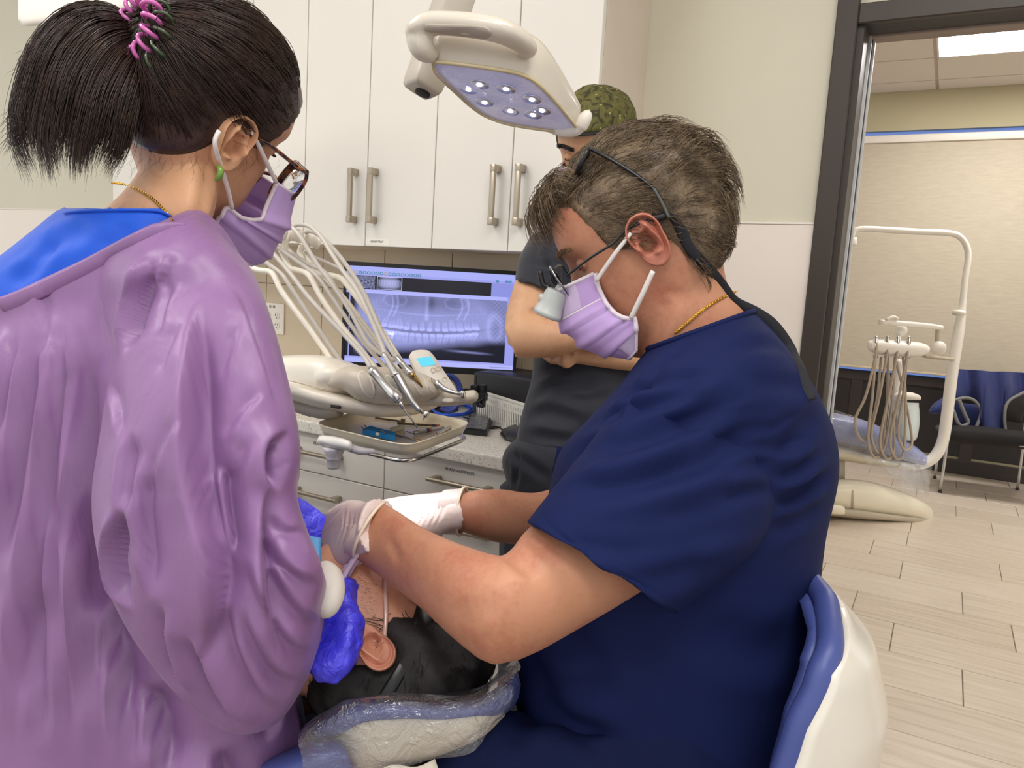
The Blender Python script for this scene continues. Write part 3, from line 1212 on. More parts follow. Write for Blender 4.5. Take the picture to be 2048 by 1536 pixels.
def hair_mat(name, dark, light, rough=0.42):
    k = NT(name)
    v = k.coord('Object')
    f = k.noise(v, 60, 4, 0.7)
    g = k.noise(v, 600, 2, 0.6)
    x = k.math('ADD', k.math('MULTIPLY', f, 0.55), k.math('MULTIPLY', g, 0.45))
    k.link(k.ramp(x, [(0.32, dark), (0.68, light)]), k.b.inputs['Base Color'])
    k.b.inputs['Roughness'].default_value = rough
    k.b.inputs['Specular IOR Level'].default_value = 0.45
    k.bump(g, 0.3, 0.001)
    return k.m


def hand_geo(wrist, direc, back, left, curl=(25, 30, 20), spread=4, scale=1.0, thumb=(40, 15), wrist_len=0.05, voxel=0.0028, curls=None):
    """a hand as one surface: palm, four fingers of unequal length with knuckle bends, thumb from the side of the palm.
    wrist: point; direc: wrist -> knuckles; back: out of the back of the hand; left: True for a left hand"""
    y = nrm(direc)
    z = nrm(np.asarray(back) - y * np.dot(back, y))
    x = np.cross(y, z)                 # to the right when fingers point away and the back is up
    th = x if left else -x             # thumb side
    R = np.stack([th, y, z], 1)
    S = scale
    W = lambda p: np.asarray(wrist) + (np.asarray(p, float) * S) @ R.T
    parts = []
    rows = [(-wrist_len, 0, .030, .0225), (-.02, 0, .029, .021), (0, 0, .030, .020), (.02, .001, .036, .020), (.045, .001, .0415, .0185), (.07, .001, .0425, .016), (.088, 0.0, .041, .0135), (.097, 0.0, .037, .0095)]
    rings = []
    for yy, xo, hw, ht in rows:
        rings.append(np.array([W((xo + a, yy, b)) for a, b in zip(*[q for q in se_ring((0, 0, 0), (hw, 0, 0), (0, ht, 0), 20, 2.4)[:, :2].T])]))
    parts.append(rings_geo(rings))
    fx = [.030, .0105, -.0095, -.0285]
    fy = [.088, .094, .090, .082]
    seg = [(.043, .026, .022), (.047, .030, .023), (.044, .028, .023), (.034, .021, .020)]
    fr = [.0092, .0094, .0090, .0080]
    for i in range(4):
        c = curls[i] if curls else curl
        base = np.array([fx[i] * 0.93, fy[i] - 0.022, 0.0])
        pts = [base, np.array([fx[i], fy[i], 0.001])]
        ang, sp = 0.0, math.radians((1.5 - i) * spread)
        p = pts[-1].copy()
        for L, cc in zip(seg[i], c):
            ang += math.radians(cc)
            dv = np.array([math.sin(sp) * math.cos(ang), math.cos(sp) * math.cos(ang), -math.sin(ang)])
            for q in (0.5, 1.0):
                pts.append(p + dv * L * q)
            p = p + dv * L
        rad = np.array([fr[i] * 1.15, fr[i] * 1.12, fr[i], fr[i] * 1.02, fr[i] * .94, fr[i] * .97, fr[i] * .88, fr[i] * .66])
        parts.append(stube([W(q) for q in pts], rad * S, 12, 22))
    a, b = math.radians(thumb[0]), math.radians(thumb[1])
    p0 = np.array([.014, .012, -.006])
    d1 = np.array([math.sin(a) * math.cos(b), math.cos(a) * math.cos(b), -math.sin(b) - .15])
    d2 = nrm(d1 + np.array([-.25, .25, -.2]))
    d3 = nrm(d2 + np.array([-.25, .2, -.1]))
    pts = [p0, p0 + d1 * .022, p0 + d1 * .046, p0 + d1 * .046 + d2 * .03, p0 + d1 * .046 + d2 * .03 + d3 * .026]
    parts.append(stube([W(q) for q in pts], np.array([.014, .0145, .0115, .0105, .007]) * S, 12, 16))
    return remesh(join(*parts), voxel * S, 4)


def dirv(e_right, e_up, e_away, at=None):
    """direction given as right / up / away as the photographer sees it"""
    return nrm(_rt * e_right + _up * e_up + _fwd * e_away)


def loop_tube(pts, r, material, parent, name, n=8, k=24, flat=1.0, upv=None, label=None):
    return obj(name, stube(pts, r, n, k, flat, upv), material, parent, label=label)


def mask_geo(mid, near, far, nu=25, bulge=2.6, pleats=(0.30, 0.48, 0.66), pd=0.003, th=0.0012):
    """surgical mask: mid = centre-line points top->bottom, near / far = the two side edges top->bottom (world points)"""
    nv = 41
    A, B, C = spline(mid, nv), spline(near, nv), spline(far, nv)
    G = np.zeros((nv, nu, 3))
    for j, s in enumerate(np.linspace(-1, 1, nu)):
        E = B if s < 0 else C
        q = abs(s)
        # elliptical sweep from the centre line round to the side edge
        c, d = (1 - q ** bulge) ** (1 / bulge), 1 - (1 - q ** bulge) ** (1 / bulge)
        mixl = q
        mid_other = 0.5 * (B + C)
        front = A - mid_other
        G[:, j] = mid_other + front * c + (E - mid_other) * (1 - (1 - mixl) ** 1.5) ** (1 / 1.5)
    n = np.cross(np.gradient(G, axis=0), np.gradient(G, axis=1))
    n /= (np.linalg.norm(n, axis=2, keepdims=True) + 1e-9)
    if np.mean(np.einsum('ijk,k->ij', n[:, nu // 2:nu // 2 + 1], nrm(A[nv // 2] - 0.5 * (B + C)[nv // 2]))) < 0:
        n = -n
    t = np.linspace(0, 1, nv)
    h = np.zeros(nv)
    for p in pleats:
        h += pd * np.clip((t - p) / 0.10, -1, 0) * 0 + pd * np.where((t > p - 0.09) & (t < p + 0.012), (t - (p - 0.09)) / 0.10, 0)
    G = G + n * h[:, None, None]
    return G, th


def drape(bvh, pix, lift, k=None):
    """lay a line over surfaces: the points of them seen at these pixels, lifted towards the viewer; pixels that miss keep the last depth"""
    out, last = [], None
    q = spline(np.array([(a, b, 0.0) for a, b in pix], float), k) if k else np.array([(a, b, 0) for a, b in pix], float)
    for x, y, _ in q:
        h = cast(bvh, x, y)
        if h is not None:
            last = np.dot(h - CAM, _fwd)
        d = last if last is not None else 1.0
        p = P(x, y, d)
        out.append(p - nrm(p - CAM) * lift)
    out = np.array(out)
    for _ in range(2):
        out[1:-1] = .5 * out[1:-1] + .25 * (out[:-2] + out[2:])
    return out


def vdir(px, py, er, eu, ea):
    w = nrm(ray(px, py))
    e1 = nrm(_rt - w * np.dot(_rt, w))
    e2 = np.cross(e1, w)
    return nrm(e1 * er + e2 * eu + w * ea)


# ================================================================= DENTIST (seated, navy scrubs)
M_skin_d = skin_mat('skin_ruddy', srgb(196, 140, 110), srgb(178, 110, 86))
M_skin_red = skin_mat('skin_ear_red', srgb(190, 124, 102), srgb(174, 96, 80))
M_navy = cloth_mat('navy_scrub_cloth', srgb(19, 29, 72), rough=0.8, sheen=0.0, vary=0.05, wrinkle=0.16, wscale=22, wdist=0.005, spec=.15)
M_navy2 = cloth_mat('navy_trouser_cloth', srgb(16, 25, 62), rough=0.8, sheen=0.0, spec=.15)
M_latex = None


def latex():
    k = NT('latex_glove')
    v = k.coord('Object')
    f = k.noise(v, 30, 4, 0.6)
    k.link(k.ramp(f, [(0.3, srgb(214, 190, 184)), (0.7, srgb(232, 214, 208))]), k.b.inputs['Base Color'])
    k.b.inputs['Roughness'].default_value = 0.42
    k.b.inputs['Subsurface Weight'].default_value = 0.15
    k.b.inputs['Subsurface Radius'].default_value = (1, .5, .4)
    k.b.inputs['Subsurface Scale'].default_value = 0.006
    k.bump(k.noise(v, 90, 3, 0.5, 1.0), 0.25, 0.0015)
    return k.m


M_latex = latex()
M_latex_rim = mat('latex_glove_rim', srgb(236, 220, 196), 0.4)
M_mask = cloth_mat('lavender_mask', srgb(190, 160, 214), rough=0.75, sheen=0.1, vary=0.03, wrinkle=0.12, wscale=60, wdist=0.002)
M_maskpale = cloth_mat('pale_mask_band', srgb(206, 186, 220), rough=0.75, sheen=0.0, vary=0.03, wrinkle=0.12, wscale=60, wdist=0.002)
M_mask_edge = mat('mask_edging', srgb(226, 214, 226), 0.7, vary=0.03, nscale=80)
M_elastic = mat('white_ear_elastic', srgb(236, 230, 226), 0.7, bump=0.2, bscale=600)
M_gold = mat('gold_chain', srgb(222, 172, 72), 0.22, metal=1.0, vary=0.05)
M_black = mat('black_plastic', srgb(24, 24, 26), 0.35, vary=0.1)
M_blackcloth = mat('black_strap_cloth', srgb(24, 24, 32), 0.8, vary=0.1, bump=0.2, bscale=700)
M_greybarrel = mat('grey_loupe_barrel', srgb(176, 180, 178), 0.38, vary=0.03)

dent = thing('person', 'seated person in navy scrubs with magnifying loupes and lavender mask leaning over the patient', 'person', (-0.25, 0.85, 0.0))
DH_PX = (1300, 500)
DH = Head(P(1300, 500, 0.945), vdir(*DH_PX, -.875, -.485, 0.0), vdir(*DH_PX, -.485, .875, 0.0))

neck = pxloft([(1215, 470, 1405, 420, .945, .10), (1238, 570, 1440, 500, .945, .115), (1272, 650, 1458, 575, .95, .125), (1288, 715, 1500, 630, .965, .15), (1300, 770, 1540, 680, .98, .22), (1290, 850, 1560, 780, 1.0, .26)], 36, 22)
chest = pxloft([(1330, 720, 1520, 660, .98, .20), (1290, 800, 1590, 760, 1.0, .34), (1190, 950, 1620, 950, 1.0, .36), (1130, 1150, 1600, 1150, 1.0, .32), (1110, 1380, 1580, 1380, 1.0, .32), (1120, 1500, 1570, 1500, 1.0, .32)], 30, 14)
near_arm = pxloft([(1290, 800, 1500, 900, .90, .12), (1180, 960, 1400, 1100, .84, .125), (1062, 1052, 1268, 1192, .80, .125), (1026, 1096, 1150, 1262, .78, .118), (1008, 1110, 1062, 1310, .765, .112),
                   (1000, 1114, 985, 1330, .76, .104), (955, 1100, 915, 1284, .775, .102), (895, 1078, 848, 1222, .805, .098), (840, 1052, 795, 1180, .84, .084), (795, 1022, 745, 1142, .87, .068), (757, 1003, 702, 1111, .893, .052), (738, 1010, 690, 1104, .91, .036), (715, 1020, 680, 1095, .925, .026)], 32, 40)
far_arm = pxloft([(1290, 830, 1390, 900, 1.22, .12), (1190, 930, 1250, 1080, 1.2, .105), (1085, 983, 1090, 1090, 1.16, .085), (1000, 978, 1000, 1086, 1.13, .078), (945, 981, 945, 1071, 1.11, .060), (918, 990, 918, 1062, 1.105, .046), (880, 1004, 880, 1050, 1.095, .034)], 28, 26)
nb = remesh(join(DH.geo, neck, chest, near_arm, far_arm), 0.0034, 3)
nb = folds(nb, [([(1012, 1108), (1040, 1128), (1075, 1150)], .008, .003), ([(770, 1075), (790, 1100), (800, 1130)], .007, .0012),
                ([(1000, 1150), (940, 1135)], .02, .002), ([(1286, 700), (1318, 640), (1335, 590)], .010, .0035), ([(905, 1240), (960, 1215), (1010, 1225)], .012, .0016)])
obj('body', nb, M_skin_d, dent)
add_ear(DH, -1, dent, M_skin_red, yz=(-0.002, 0.010), tilt=-8, size=1.08, xl=.080)
add_ear(DH, 1, dent, M_skin_red, yz=(-0.002, 0.010), tilt=-8, size=1.08, xl=.080)
# eyes under lowered lids
M_brow = hair_mat('greying_hair', srgb(46, 33, 23), srgb(146, 124, 96))
M_lash = mat('dark_lashes', srgb(50, 36, 30), 0.7)
for sd in (-1, 1):
    e = obj('eye', ellipsoid(DH.w((sd * .032, .0735, .024)), DH.R, (.0125, .0115, .0105), 20, 12), M_skin_d, dent)
    obj('lashes', stube([DH.w((sd * (.032 + .0115 * math.cos(a)), .0735 + .0118 * abs(math.sin(a)) ** .5 * .98, .021 - .0015 * math.sin(a))) for a in np.linspace(0.15, 2.99, 9)], .0007, 6, 20), M_lash, e)
rs = np.random.RandomState(3)
lines = []
for i in range(280):
    sd = -1 if i % 2 else 1
    x = rs.uniform(.014, .052)
    z = .042 + .006 * math.sin((x - .014) / .036 * 2.6) + rs.uniform(-.003, .003)
    y = float(DH.surf(np.array([sd * x]), np.array([z]))[0])
    p = np.array([sd * x, y, z])
    lines.append(DH.w(np.array([p, p + V(sd * .004, .003, rs.uniform(0, .002)), p + V(sd * .008, .003 + rs.uniform(0, .003), rs.uniform(-.003, .001))])))
strands('eyebrows', lines, .00035, M_brow, dent)


def d_zmin(y):
    return np.interp(y, [-.11, -.06, -.040, -.033, -.026, -.005, .02, .034, .043, .046, .057, .07, .082], [-.074, -.068, -.058, -.025, -.002, .014, .014, .016, .032, .052, .088, .096, .104])


def d_keep(L):
    return (L[:, 2] - d_zmin(L[:, 1])) / .012


def d_thick(L):
    z, y = L[:, 2], L[:, 1]
    return .0025 + .008 * np.clip((z - .03) / .06, 0, 1) * (1 - .8 * np.clip((y + .02) / .06, 0, 1)) + .006 * np.clip((-y - .03) / .05, 0, 1) * np.clip((z + .06) / .05, 0, 1)


hair = obj('hair', DH.cap(d_keep, d_thick, 4, 0.16), M_brow, dent)
sel = np.where((DH.local[:, 2] - d_zmin(DH.local[:, 1])) > -0.002)[0]
roots = DH.local[rs.choice(sel, 4200)] + rs.normal(size=(4200, 3)) * .0025


def d_field(p):
    x, y, z = p
    down = np.clip((.075 - z) / .06, 0, 1)
    return V(0, -1.0, -.10) * (1 - .5 * down) + V(0, -.25, -1.0) * down * .55 + V(.0, 0, .25) * np.clip((y - .03) / .04, 0, 1)


lines = grow(DH, roots, d_field, lambda p: 9 if p[2] > .03 else 6, .0058, lambda p: .008 + .014 * np.clip((p[2] - .02) / .07, 0, 1) * (1 - .7 * np.clip((p[1] + .02) / .06, 0, 1)) + .010 * np.clip((-p[1] - .03) / .05, 0, 1), rs, 0.42, 0.34, clumps=230)
# quiff falling forward over the brow
for i in range(420):
    x = rs.uniform(-.058, .058)
    z0 = rs.uniform(.094, .122)
    y0 = float(np.interp(z0, *zip(*[(a, b) for a, b in sorted(F_TAB)]))) * math.sqrt(max(0.05, 1 - (x / .075) ** 2))
    p = V(x, y0 - .004, z0)
    a = rs.uniform(.018, .040)
    dr = rs.uniform(.2, 1.0)
    ll = [p, p + V(0, a * .45, .016), p + V(rs.normal() * .006, a, .016 - .008 * dr), p + V(rs.normal() * .010, a * 1.2, -.004 - .02 * dr), p + V(rs.normal() * .012, a * (1.0 if rs.rand() < .5 else 1.25), -.016 - .026 * dr)]
    lines.append(DH.w(spline(np.array(ll), 10)))
strands('hair_strands', lines, .00042, M_brow, hair)

# scrub top
torso_rows = [(1095, 1640, 1600, 1640, 1.0, .36), (1060, 1500, 1612, 1500, 1.0, .38), (1032, 1375, 1624, 1375, 1.0, .39), (1035, 1250, 1632, 1230, 1.0, .39), (1070, 1130, 1645, 1085, 1.0, .41), (1098, 1010, 1667, 960, 1.0, .43),
              (1128, 905, 1660, 870, 1.0, .44), (1190, 832, 1630, 790, .99, .43), (1246, 765, 1586, 716, .98, .38), (1276, 724, 1548, 662, .97, .30), (1290, 706, 1520, 632, .965, .235), (1296, 698, 1508, 622, .965, .215)]
sleeve_rows = [(1400, 752, 1520, 800, .955, .10), (1318, 764, 1545, 868, .90, .17), (1240, 822, 1556, 985, .86, .20), (1165, 912, 1520, 1085, .83, .205), (1105, 985, 1440, 1160, .81, .195), (1058, 1045, 1352, 1228, .792, .18)]
torso = pxloft(torso_rows, 110, 120, 2.2, lip=True)
sleeve = pxloft(sleeve_rows, 96, 80, 2.2, lip=True)
far_sleeve = pxloft([(1260, 770, 1420, 800, 1.16, .16), (1170, 860, 1330, 960, 1.2, .17), (1118, 900, 1230, 1080, 1.2, .16), (1100, 960, 1170, 1120, 1.19, .15)], 48, 30, 2.2, lip=True)
torso = wobble(torso, .0016, 5, 3)
sleeve = wobble(sleeve, .0012, 5, 4)
st = [
    # sleeve drapes
    ([(1120, 985), (1250, 975), (1400, 925), (1500, 850)], .012, 0.0090),
    ([(1105, 1020), (1230, 1030), (1380, 1010), (1500, 975)], .014, 0.0075),
    ([(1150, 905), (1270, 880), (1400, 830), (1470, 790)], .013, 0.0090),
    ([(1185, 850), (1290, 815), (1400, 770)], .011, 0.0090),
    ([(1240, 790), (1330, 762), (1420, 745)], .009, 0.0075),
    ([(1070, 1055), (1130, 1080), (1260, 1085), (1400, 1060), (1500, 1040)], .015, 0.0090),
    ([(1180, 1130), (1300, 1150), (1420, 1120)], .018, 0.0060),
    ([(1150, 950), (1260, 930), (1380, 880)], .010, -0.0053),
    ([(1290, 1000), (1420, 975), (1530, 930)], .012, -0.0045),
    ([(1310, 742), (1270, 785), (1215, 850)], .008, 0.0060),
    # armhole seam
    ([(1420, 748), (1475, 800), (1520, 880), (1546, 950), (1552, 1035)], .0030, 0.0024),
    ([(1552, 900), (1585, 890), (1620, 868)], .007, 0.0060, .5), ([(1552, 955), (1590, 942), (1630, 915)], .008, 0.0075, .5), ([(1548, 1010), (1600, 990), (1655, 950)], .009, 0.0090, .5),
    ([(1530, 860), (1560, 845), (1590, 820)], .006, 0.0045, .5), ([(1545, 985), (1500, 985), (1450, 1000)], .007, 0.0045, .5), ([(1540, 930), (1490, 935), (1440, 950)], .007, 0.0045, .4),
    # back
    ([(1560, 1000), (1610, 985), (1660, 955)], .012, 0.0075),
    ([(1545, 1060), (1600, 1030), (1650, 1010)], .014, 0.0075),
    ([(1550, 900), (1600, 860), (1640, 830)], .014, 0.0060),
    ([(1500, 760), (1560, 770), (1610, 765)], .011, 0.0045),
    ([(1430, 700), (1500, 690), (1570, 690)], .010, 0.0045),
    ([(1380, 690), (1330, 720), (1300, 760)], .009, 0.0060),
    # side seam and belly
    ([(1330, 1230), (1310, 1350), (1292, 1500)], .004, 0.0037),
    ([(1050, 1360), (1120, 1440), (1230, 1500)], .022, 0.0150),
    ([(1040, 1310), (1110, 1370), (1200, 1400)], .018, 0.0090),
    ([(1120, 1250), (1180, 1330), (1190, 1400)], .02, 0.0075),
    ([(1400, 1250), (1500, 1300), (1600, 1290)], .025, 0.0060),
    # hem of the sleeve
    ([(1078, 1030), (1160, 1105), (1260, 1165), (1345, 1205)], .003, 0.0021),
]
torso = folds(torso, st)
sleeve = folds(sleeve, st)
top = join(torso, sleeve)
shirt = obj('scrub_top', torso, M_navy, dent)
obj('sleeve', sleeve, M_navy, shirt)
obj('sleeve', far_sleeve, M_navy, shirt)
bv_top = bvh_of(top)
ring = pxloft(torso_rows, 110, 120, 2.2, raw=True)[-1]
obj('neckline', tube(np.vstack([ring, ring[:2]]), .0036, 8, False), M_navy, shirt)
obj('pocket', sheet(np.array([[P(1115 + 22 * j - 6 * i, 892 + 28 * i + 3 * j, 1.03 - .012 * j) for j in range(4)] for i in range(3)]), .004), M_navy, shirt)
# trousers: seated thighs and shins
lap = join(pxloft([(1060, 1480, 1590, 1440, 1.0, .38), (1040, 1560, 1600, 1560, 1.0, .40), (1060, 1680, 1590, 1680, 1.0, .38)], 32, 10),
           pxloft([(1180, 1470, 1260, 1650, .90, .17), (1000, 1420, 1040, 1640, .90, .17), (880, 1470, 900, 1650, .90, .155), (800, 1530, 800, 1680, .90, .13)], 30, 16),
           pxloft([(1180, 1430, 1260, 1620, 1.13, .17), (1010, 1460, 1040, 1620, 1.15, .17), (880, 1480, 900, 1620, 1.16, .155), (820, 1520, 800, 1640, 1.17, .13)], 30, 16))
for dk, kx in ((.90, 800), (1.17, 815)):
    k0 = P(kx + 20, 1600, dk)
    lap = join(lap, stube([k0, k0 + V(.02, .01, -.2), V(k0[0] + .06, k0[1] + .02, .12)], [.075, .062, .05], 20, 12))
lapm = folds(wobble(remesh(lap, .006, 5), .002, 8, 5), [([(1000, 1480), (1060, 1440), (1140, 1450)], .016, .006), ([(960, 1500), (1050, 1490), (1180, 1530)], .015, .004)])
obj('trousers', lapm, M_navy2, dent)
for dk, kx in ((.90, 800), (1.17, 815)):
    k0 = P(kx + 20, 1600, dk)
    f0 = V(k0[0] + .06, k0[1] + .02, 0)
    obj('shoe', remesh(join(ellipsoid(f0 + V(-.06, 0, .045), np.eye(3), (.14, .048, .045)), ellipsoid(f0 + V(.0, 0, .07), np.eye(3), (.055, .045, .07))), .006, 4), M_black, dent)

# gloved hands
lh = hand_geo(P(733, 1061, .892), dirv(-.60, -.30, .74), dirv(-.72, .30, -.62), True, curls=[(38, 42, 25), (42, 48, 30), (48, 50, 30), (52, 50, 30)], thumb=(30, 30), wrist_len=.028, scale=1.08)
lh = folds(lh, [([(690 + 9 * i, 1018 + 4 * i), (684 + 9 * i, 1060), (668 + 9 * i, 1105)], .0022, .0019) for i in range(0, 7)] + [([(650, 1040), (640, 1075), (645, 1110)], .003, .0012), ([(700, 1000), (660, 1040)], .003, .0008)])
gl = obj('glove', lh, M_latex, dent)
a = np.linspace(0, 2 * np.pi, 40, endpoint=True)
c, u, w_ = (P(757, 1002, .887) + P(700, 1114, .887)) / 2, (P(700, 1114, .887) - P(757, 1002, .887)) / 2, nrm(ray(730, 1058))
w_ = nrm(w_ - nrm(u) * np.dot(w_, nrm(u)))
tilt = nrm(w_ + .28 * nrm(np.cross(u, w_)))


def cuff(c, u, w_, hw, hd, ln, axis, parent, flare=1.06, rim=.0022):
    rings = []
    for t, k in ((0, 1.0), (.25, 1.01), (.6, 1.02), (.9, flare), (1.0, flare + .012)):
        rings.append(se_ring(c + axis * ln * t, u * hw * k, w_ * hd * k, 40))
    for t, k in ((1.0, flare - .01), (.5, .99)):
        rings.append(se_ring(c + axis * ln * t, u * hw * k, w_ * hd * k, 40))
    v, f = rings_geo(rings, True, False)
    o = obj('cuff', wobble((v, f), .0005, 22, 3), M_latex, parent)
    r = se_ring(c + axis * ln, u * hw * (flare + .012), w_ * hd * (flare + .012), 40)
    obj('cuff_rim', tube(np.vstack([r, r[:1]]), rim, 8, False), M_latex_rim, o)


ax = nrm(P(775, 1068, .875) - P(690, 1050, .93))
cuff(P(722, 1056, .900), nrm(u), tilt, np.linalg.norm(u) * .95, .032, .019, ax, gl, 1.03)
rh = hand_geo(P(884, 1024, 1.092), dirv(-.93, -.10, -.32), dirv(-.05, .90, -.35), False, curls=[(35, 40, 25), (40, 45, 30), (45, 45, 30), (50, 45, 30)], thumb=(32, 40), wrist_len=.018, scale=1.16)
rh = folds(rh, [([(893 - 11 * i, 992 + 2 * i), (884 - 11 * i, 1025), (868 - 11 * i, 1056)], .0022, .0019) for i in range(7)])
gr = obj('glove', rh, M_latex, dent)
c2, u2 = (P(924, 981, 1.10) + P(918, 1066, 1.10)) / 2, (P(924, 981, 1.10) - P(918, 1066, 1.10)) / 2
w2 = nrm(nrm(ray(920, 1020)) - nrm(u2) * np.dot(nrm(ray(920, 1020)), nrm(u2)))
cuff(P(884, 1024, 1.095), nrm(u2), nrm(w2 + .2 * nrm(P(930, 1020, 1.1) - P(890, 1020, 1.1))), np.linalg.norm(u2) * 1.03, .036, .030, nrm(P(930, 1022, 1.105) - P(880, 1024, 1.09)), gr)

# mask, ear loops
xl = -.070
mid = [DH.w((0, *DH.px(x, y, 0)[1:])) for x, y in ((1112, 584), (1122, 612), (1122, 640), (1132, 660), (1150, 672), (1168, 692), (1215, 706), (1262, 712))]
ed = ((1190, 546), (1197, 575), (1212, 605), (1228, 625), (1244, 634), (1258, 638), (1270, 640), (1271, 704))
near = [DH.w((xl + .012, *DH.px(x, y, xl + .012)[1:])) for x, y in ed[:3]] + [DH.w((xl + .006, *DH.px(x, y, xl + .006)[1:])) for x, y in ed[3:7]] + [DH.w((-.052, *DH.px(ed[7][0], ed[7][1], -.052)[1:]))]
far = [DH.w(DH.l(p) * np.array([-1, 1, 1])) for p in near]
G, th = mask_geo(mid, near, far, 41, 2.0, (0.34, 0.56, 0.78), .0045)
mk = obj('face_mask', sheet(G, th), M_mask, dent)
for col_ in (0, -1):
    obj('edging', tube(G[:, col_], .0030, 8), M_mask_edge, mk)
Gn = G + nrm(DH.y) * .0016
obj('top_band', sheet(Gn[:11], .001), M_maskpale, mk)
obj('edging', tube(Gn[10], .0016, 6), M_mask_edge, mk)
obj('edging', tube(Gn[0], .0024, 6), M_mask_edge, mk)
obj('side_band', sheet(G[-9:, :5] - DH.x * .0016, .001), M_maskpale, mk)
obj('edging', tube(G[-2, :], .0028, 8), M_mask_edge, mk)


def on_side(head, x, y, xl):
    return head.w((xl, *head.px(x, y, xl)[1:]))


obj('ear_loop', stube([on_side(DH, 1192, 562, -.067), on_side(DH, 1228, 510, -.078), on_side(DH, 1262, 466, -.083)], .0026, 8, 16), M_elastic, mk)
obj('ear_loop', stube([on_side(DH, 1262, 636, -.066), on_side(DH, 1284, 590, -.076), on_side(DH, 1306, 542, -.082)], .0030, 8, 16), M_elastic, mk)

# loupes: wire temple, lens, barrel
lp = obj('loupe_frame', join(stube([on_side(DH, 1133, 552, -.070), on_side(DH, 1180, 516, -.078), on_side(DH, 1225, 487, -.082), on_side(DH, 1252, 460, -.084), on_side(DH, 1275, 448, -.086), on_side(DH, 1312, 436, -.088)], .0017, 8, 30),
                             stube([on_side(DH, 1305, 437, -.088), on_side(DH, 1322, 434, -.089), on_side(DH, 1336, 428, -.089)], .0046, 8, 10)), M_black, dent)
q = [DH.w((sx, *DH.px(x, y, sx)[1:])) for x, y, sx in ((1102, 537, -.062), (1113, 556, -.066), (1127, 575, -.064), (1138, 592, -.05), (1128, 584, -.02), (1112, 556, -.012), (1102, 540, -.02), (1100, 534, -.045))]
obj('lens_rim', stube(q + [q[0]], .0013, 6, 48), mat('polished_rim', srgb(150, 152, 158), 0.15, metal=0.9), lp)
qf = [DH.w(DH.l(p) * np.array([-1, 1, 1])) for p in q]
obj('lens_rim', stube(qf + [qf[0]], .0013, 6, 48), M_black, lp)
obj('bridge', stube([q[5], DH.w((0, *DH.px(1106, 540, 0)[1:])), qf[5]], .002, 8, 10), M_black, lp)
k = NT('clear_lens')
k.b.inputs['Transmission Weight'].default_value = 1.0
k.b.inputs['Roughness'].default_value = 0.02
k.b.inputs['IOR'].default_value = 1.25
k.b.inputs['Base Color'].default_value = (0.95, 0.97, 1, 1)
M_lens = k.m
qa = spline(np.array(q + [q[0]]), 30)[:-1]
obj('lens', rings_geo([qa, qa * .5 + qa.mean(0) * .5], True, True), M_lens, lp)
for sx, (b0, b1) in ((-.050, ((1115, 580), (1093, 632))), (.050, ((1116, 580), (1096, 632)))):
    p0 = DH.w((sx, *DH.px(*b0, -.050)[1:]))
    p1 = DH.w((sx, *DH.px(*b1, -.050)[1:]))
    axb = nrm(p1 - p0)
    Lb = np.linalg.norm(p1 - p0)
    br = obj('barrel', lathe([(.0001, 0), (.0085, 0), (.0125, .001), (.0132, .004), (.0148, Lb * .5), (.0168, Lb * .82), (.0172, Lb * .83), (.0182, Lb), (.0160, Lb + .0006), (.015, Lb - .004), (.0001, Lb - .0045)], p0, axb, 28), M_greybarrel, lp)
    obj('barrel_arm', stube([p0 + DH.z * .006 + DH.y * .006, p0 + DH.z * .014 + DH.y * .012, p0 + DH.z * .030 + DH.y * .008], .0035, 8, 10), M_black, br)
    obj('barrel_knob', lathe([(.0001, 0), (.006, 0), (.0065, .002), (.0065, .009), (.0001, .0095)], p0 + DH.y * .012 + axb * .006, DH.y * .6 + DH.z * .4, 16), M_greybarrel, br)
# reading glasses pushed up on the hair
g0 = [on_side(DH, x, y, s_) for x, y, s_ in ((1178, 298, -.068), (1170, 318, -.066), (1160, 340, -.062))]
gs = obj('reading_glasses', tube(spline(np.array([on_side(DH, 1180, 297, -.069), on_side(DH, 1215, 315, -.078), on_side(DH, 1265, 345, -.084), on_side(DH, 1305, 375, -.088), on_side(DH, 1322, 400, -.090), on_side(DH, 1335, 432, -.0905)]), 30), .0050, 8, True, 0.45), M_black, dent)


def rim_loop(sgn):
    pts = []
    for s_ in np.linspace(0, 2 * np.pi, 28, endpoint=False):
        cx, hh = .045, .021
        r1 = np.sign(math.cos(s_)) * abs(math.cos(s_)) ** .55
        r2 = np.sign(math.sin(s_)) * abs(math.sin(s_)) ** .55
        top_ = DH.l(on_side(DH, 1178, 299, -.068))
        bot_ = DH.l(on_side(DH, 1158, 343, -.062))
        m_ = (top_ + bot_) / 2
        dv = (top_ - bot_) / 2
        pts.append(DH.w((sgn * (cx + .035 * r1), m_[1] + dv[1] * r2 + .004 * (1 - abs(r1)), m_[2] + dv[2] * r2)))
    return np.array(pts)


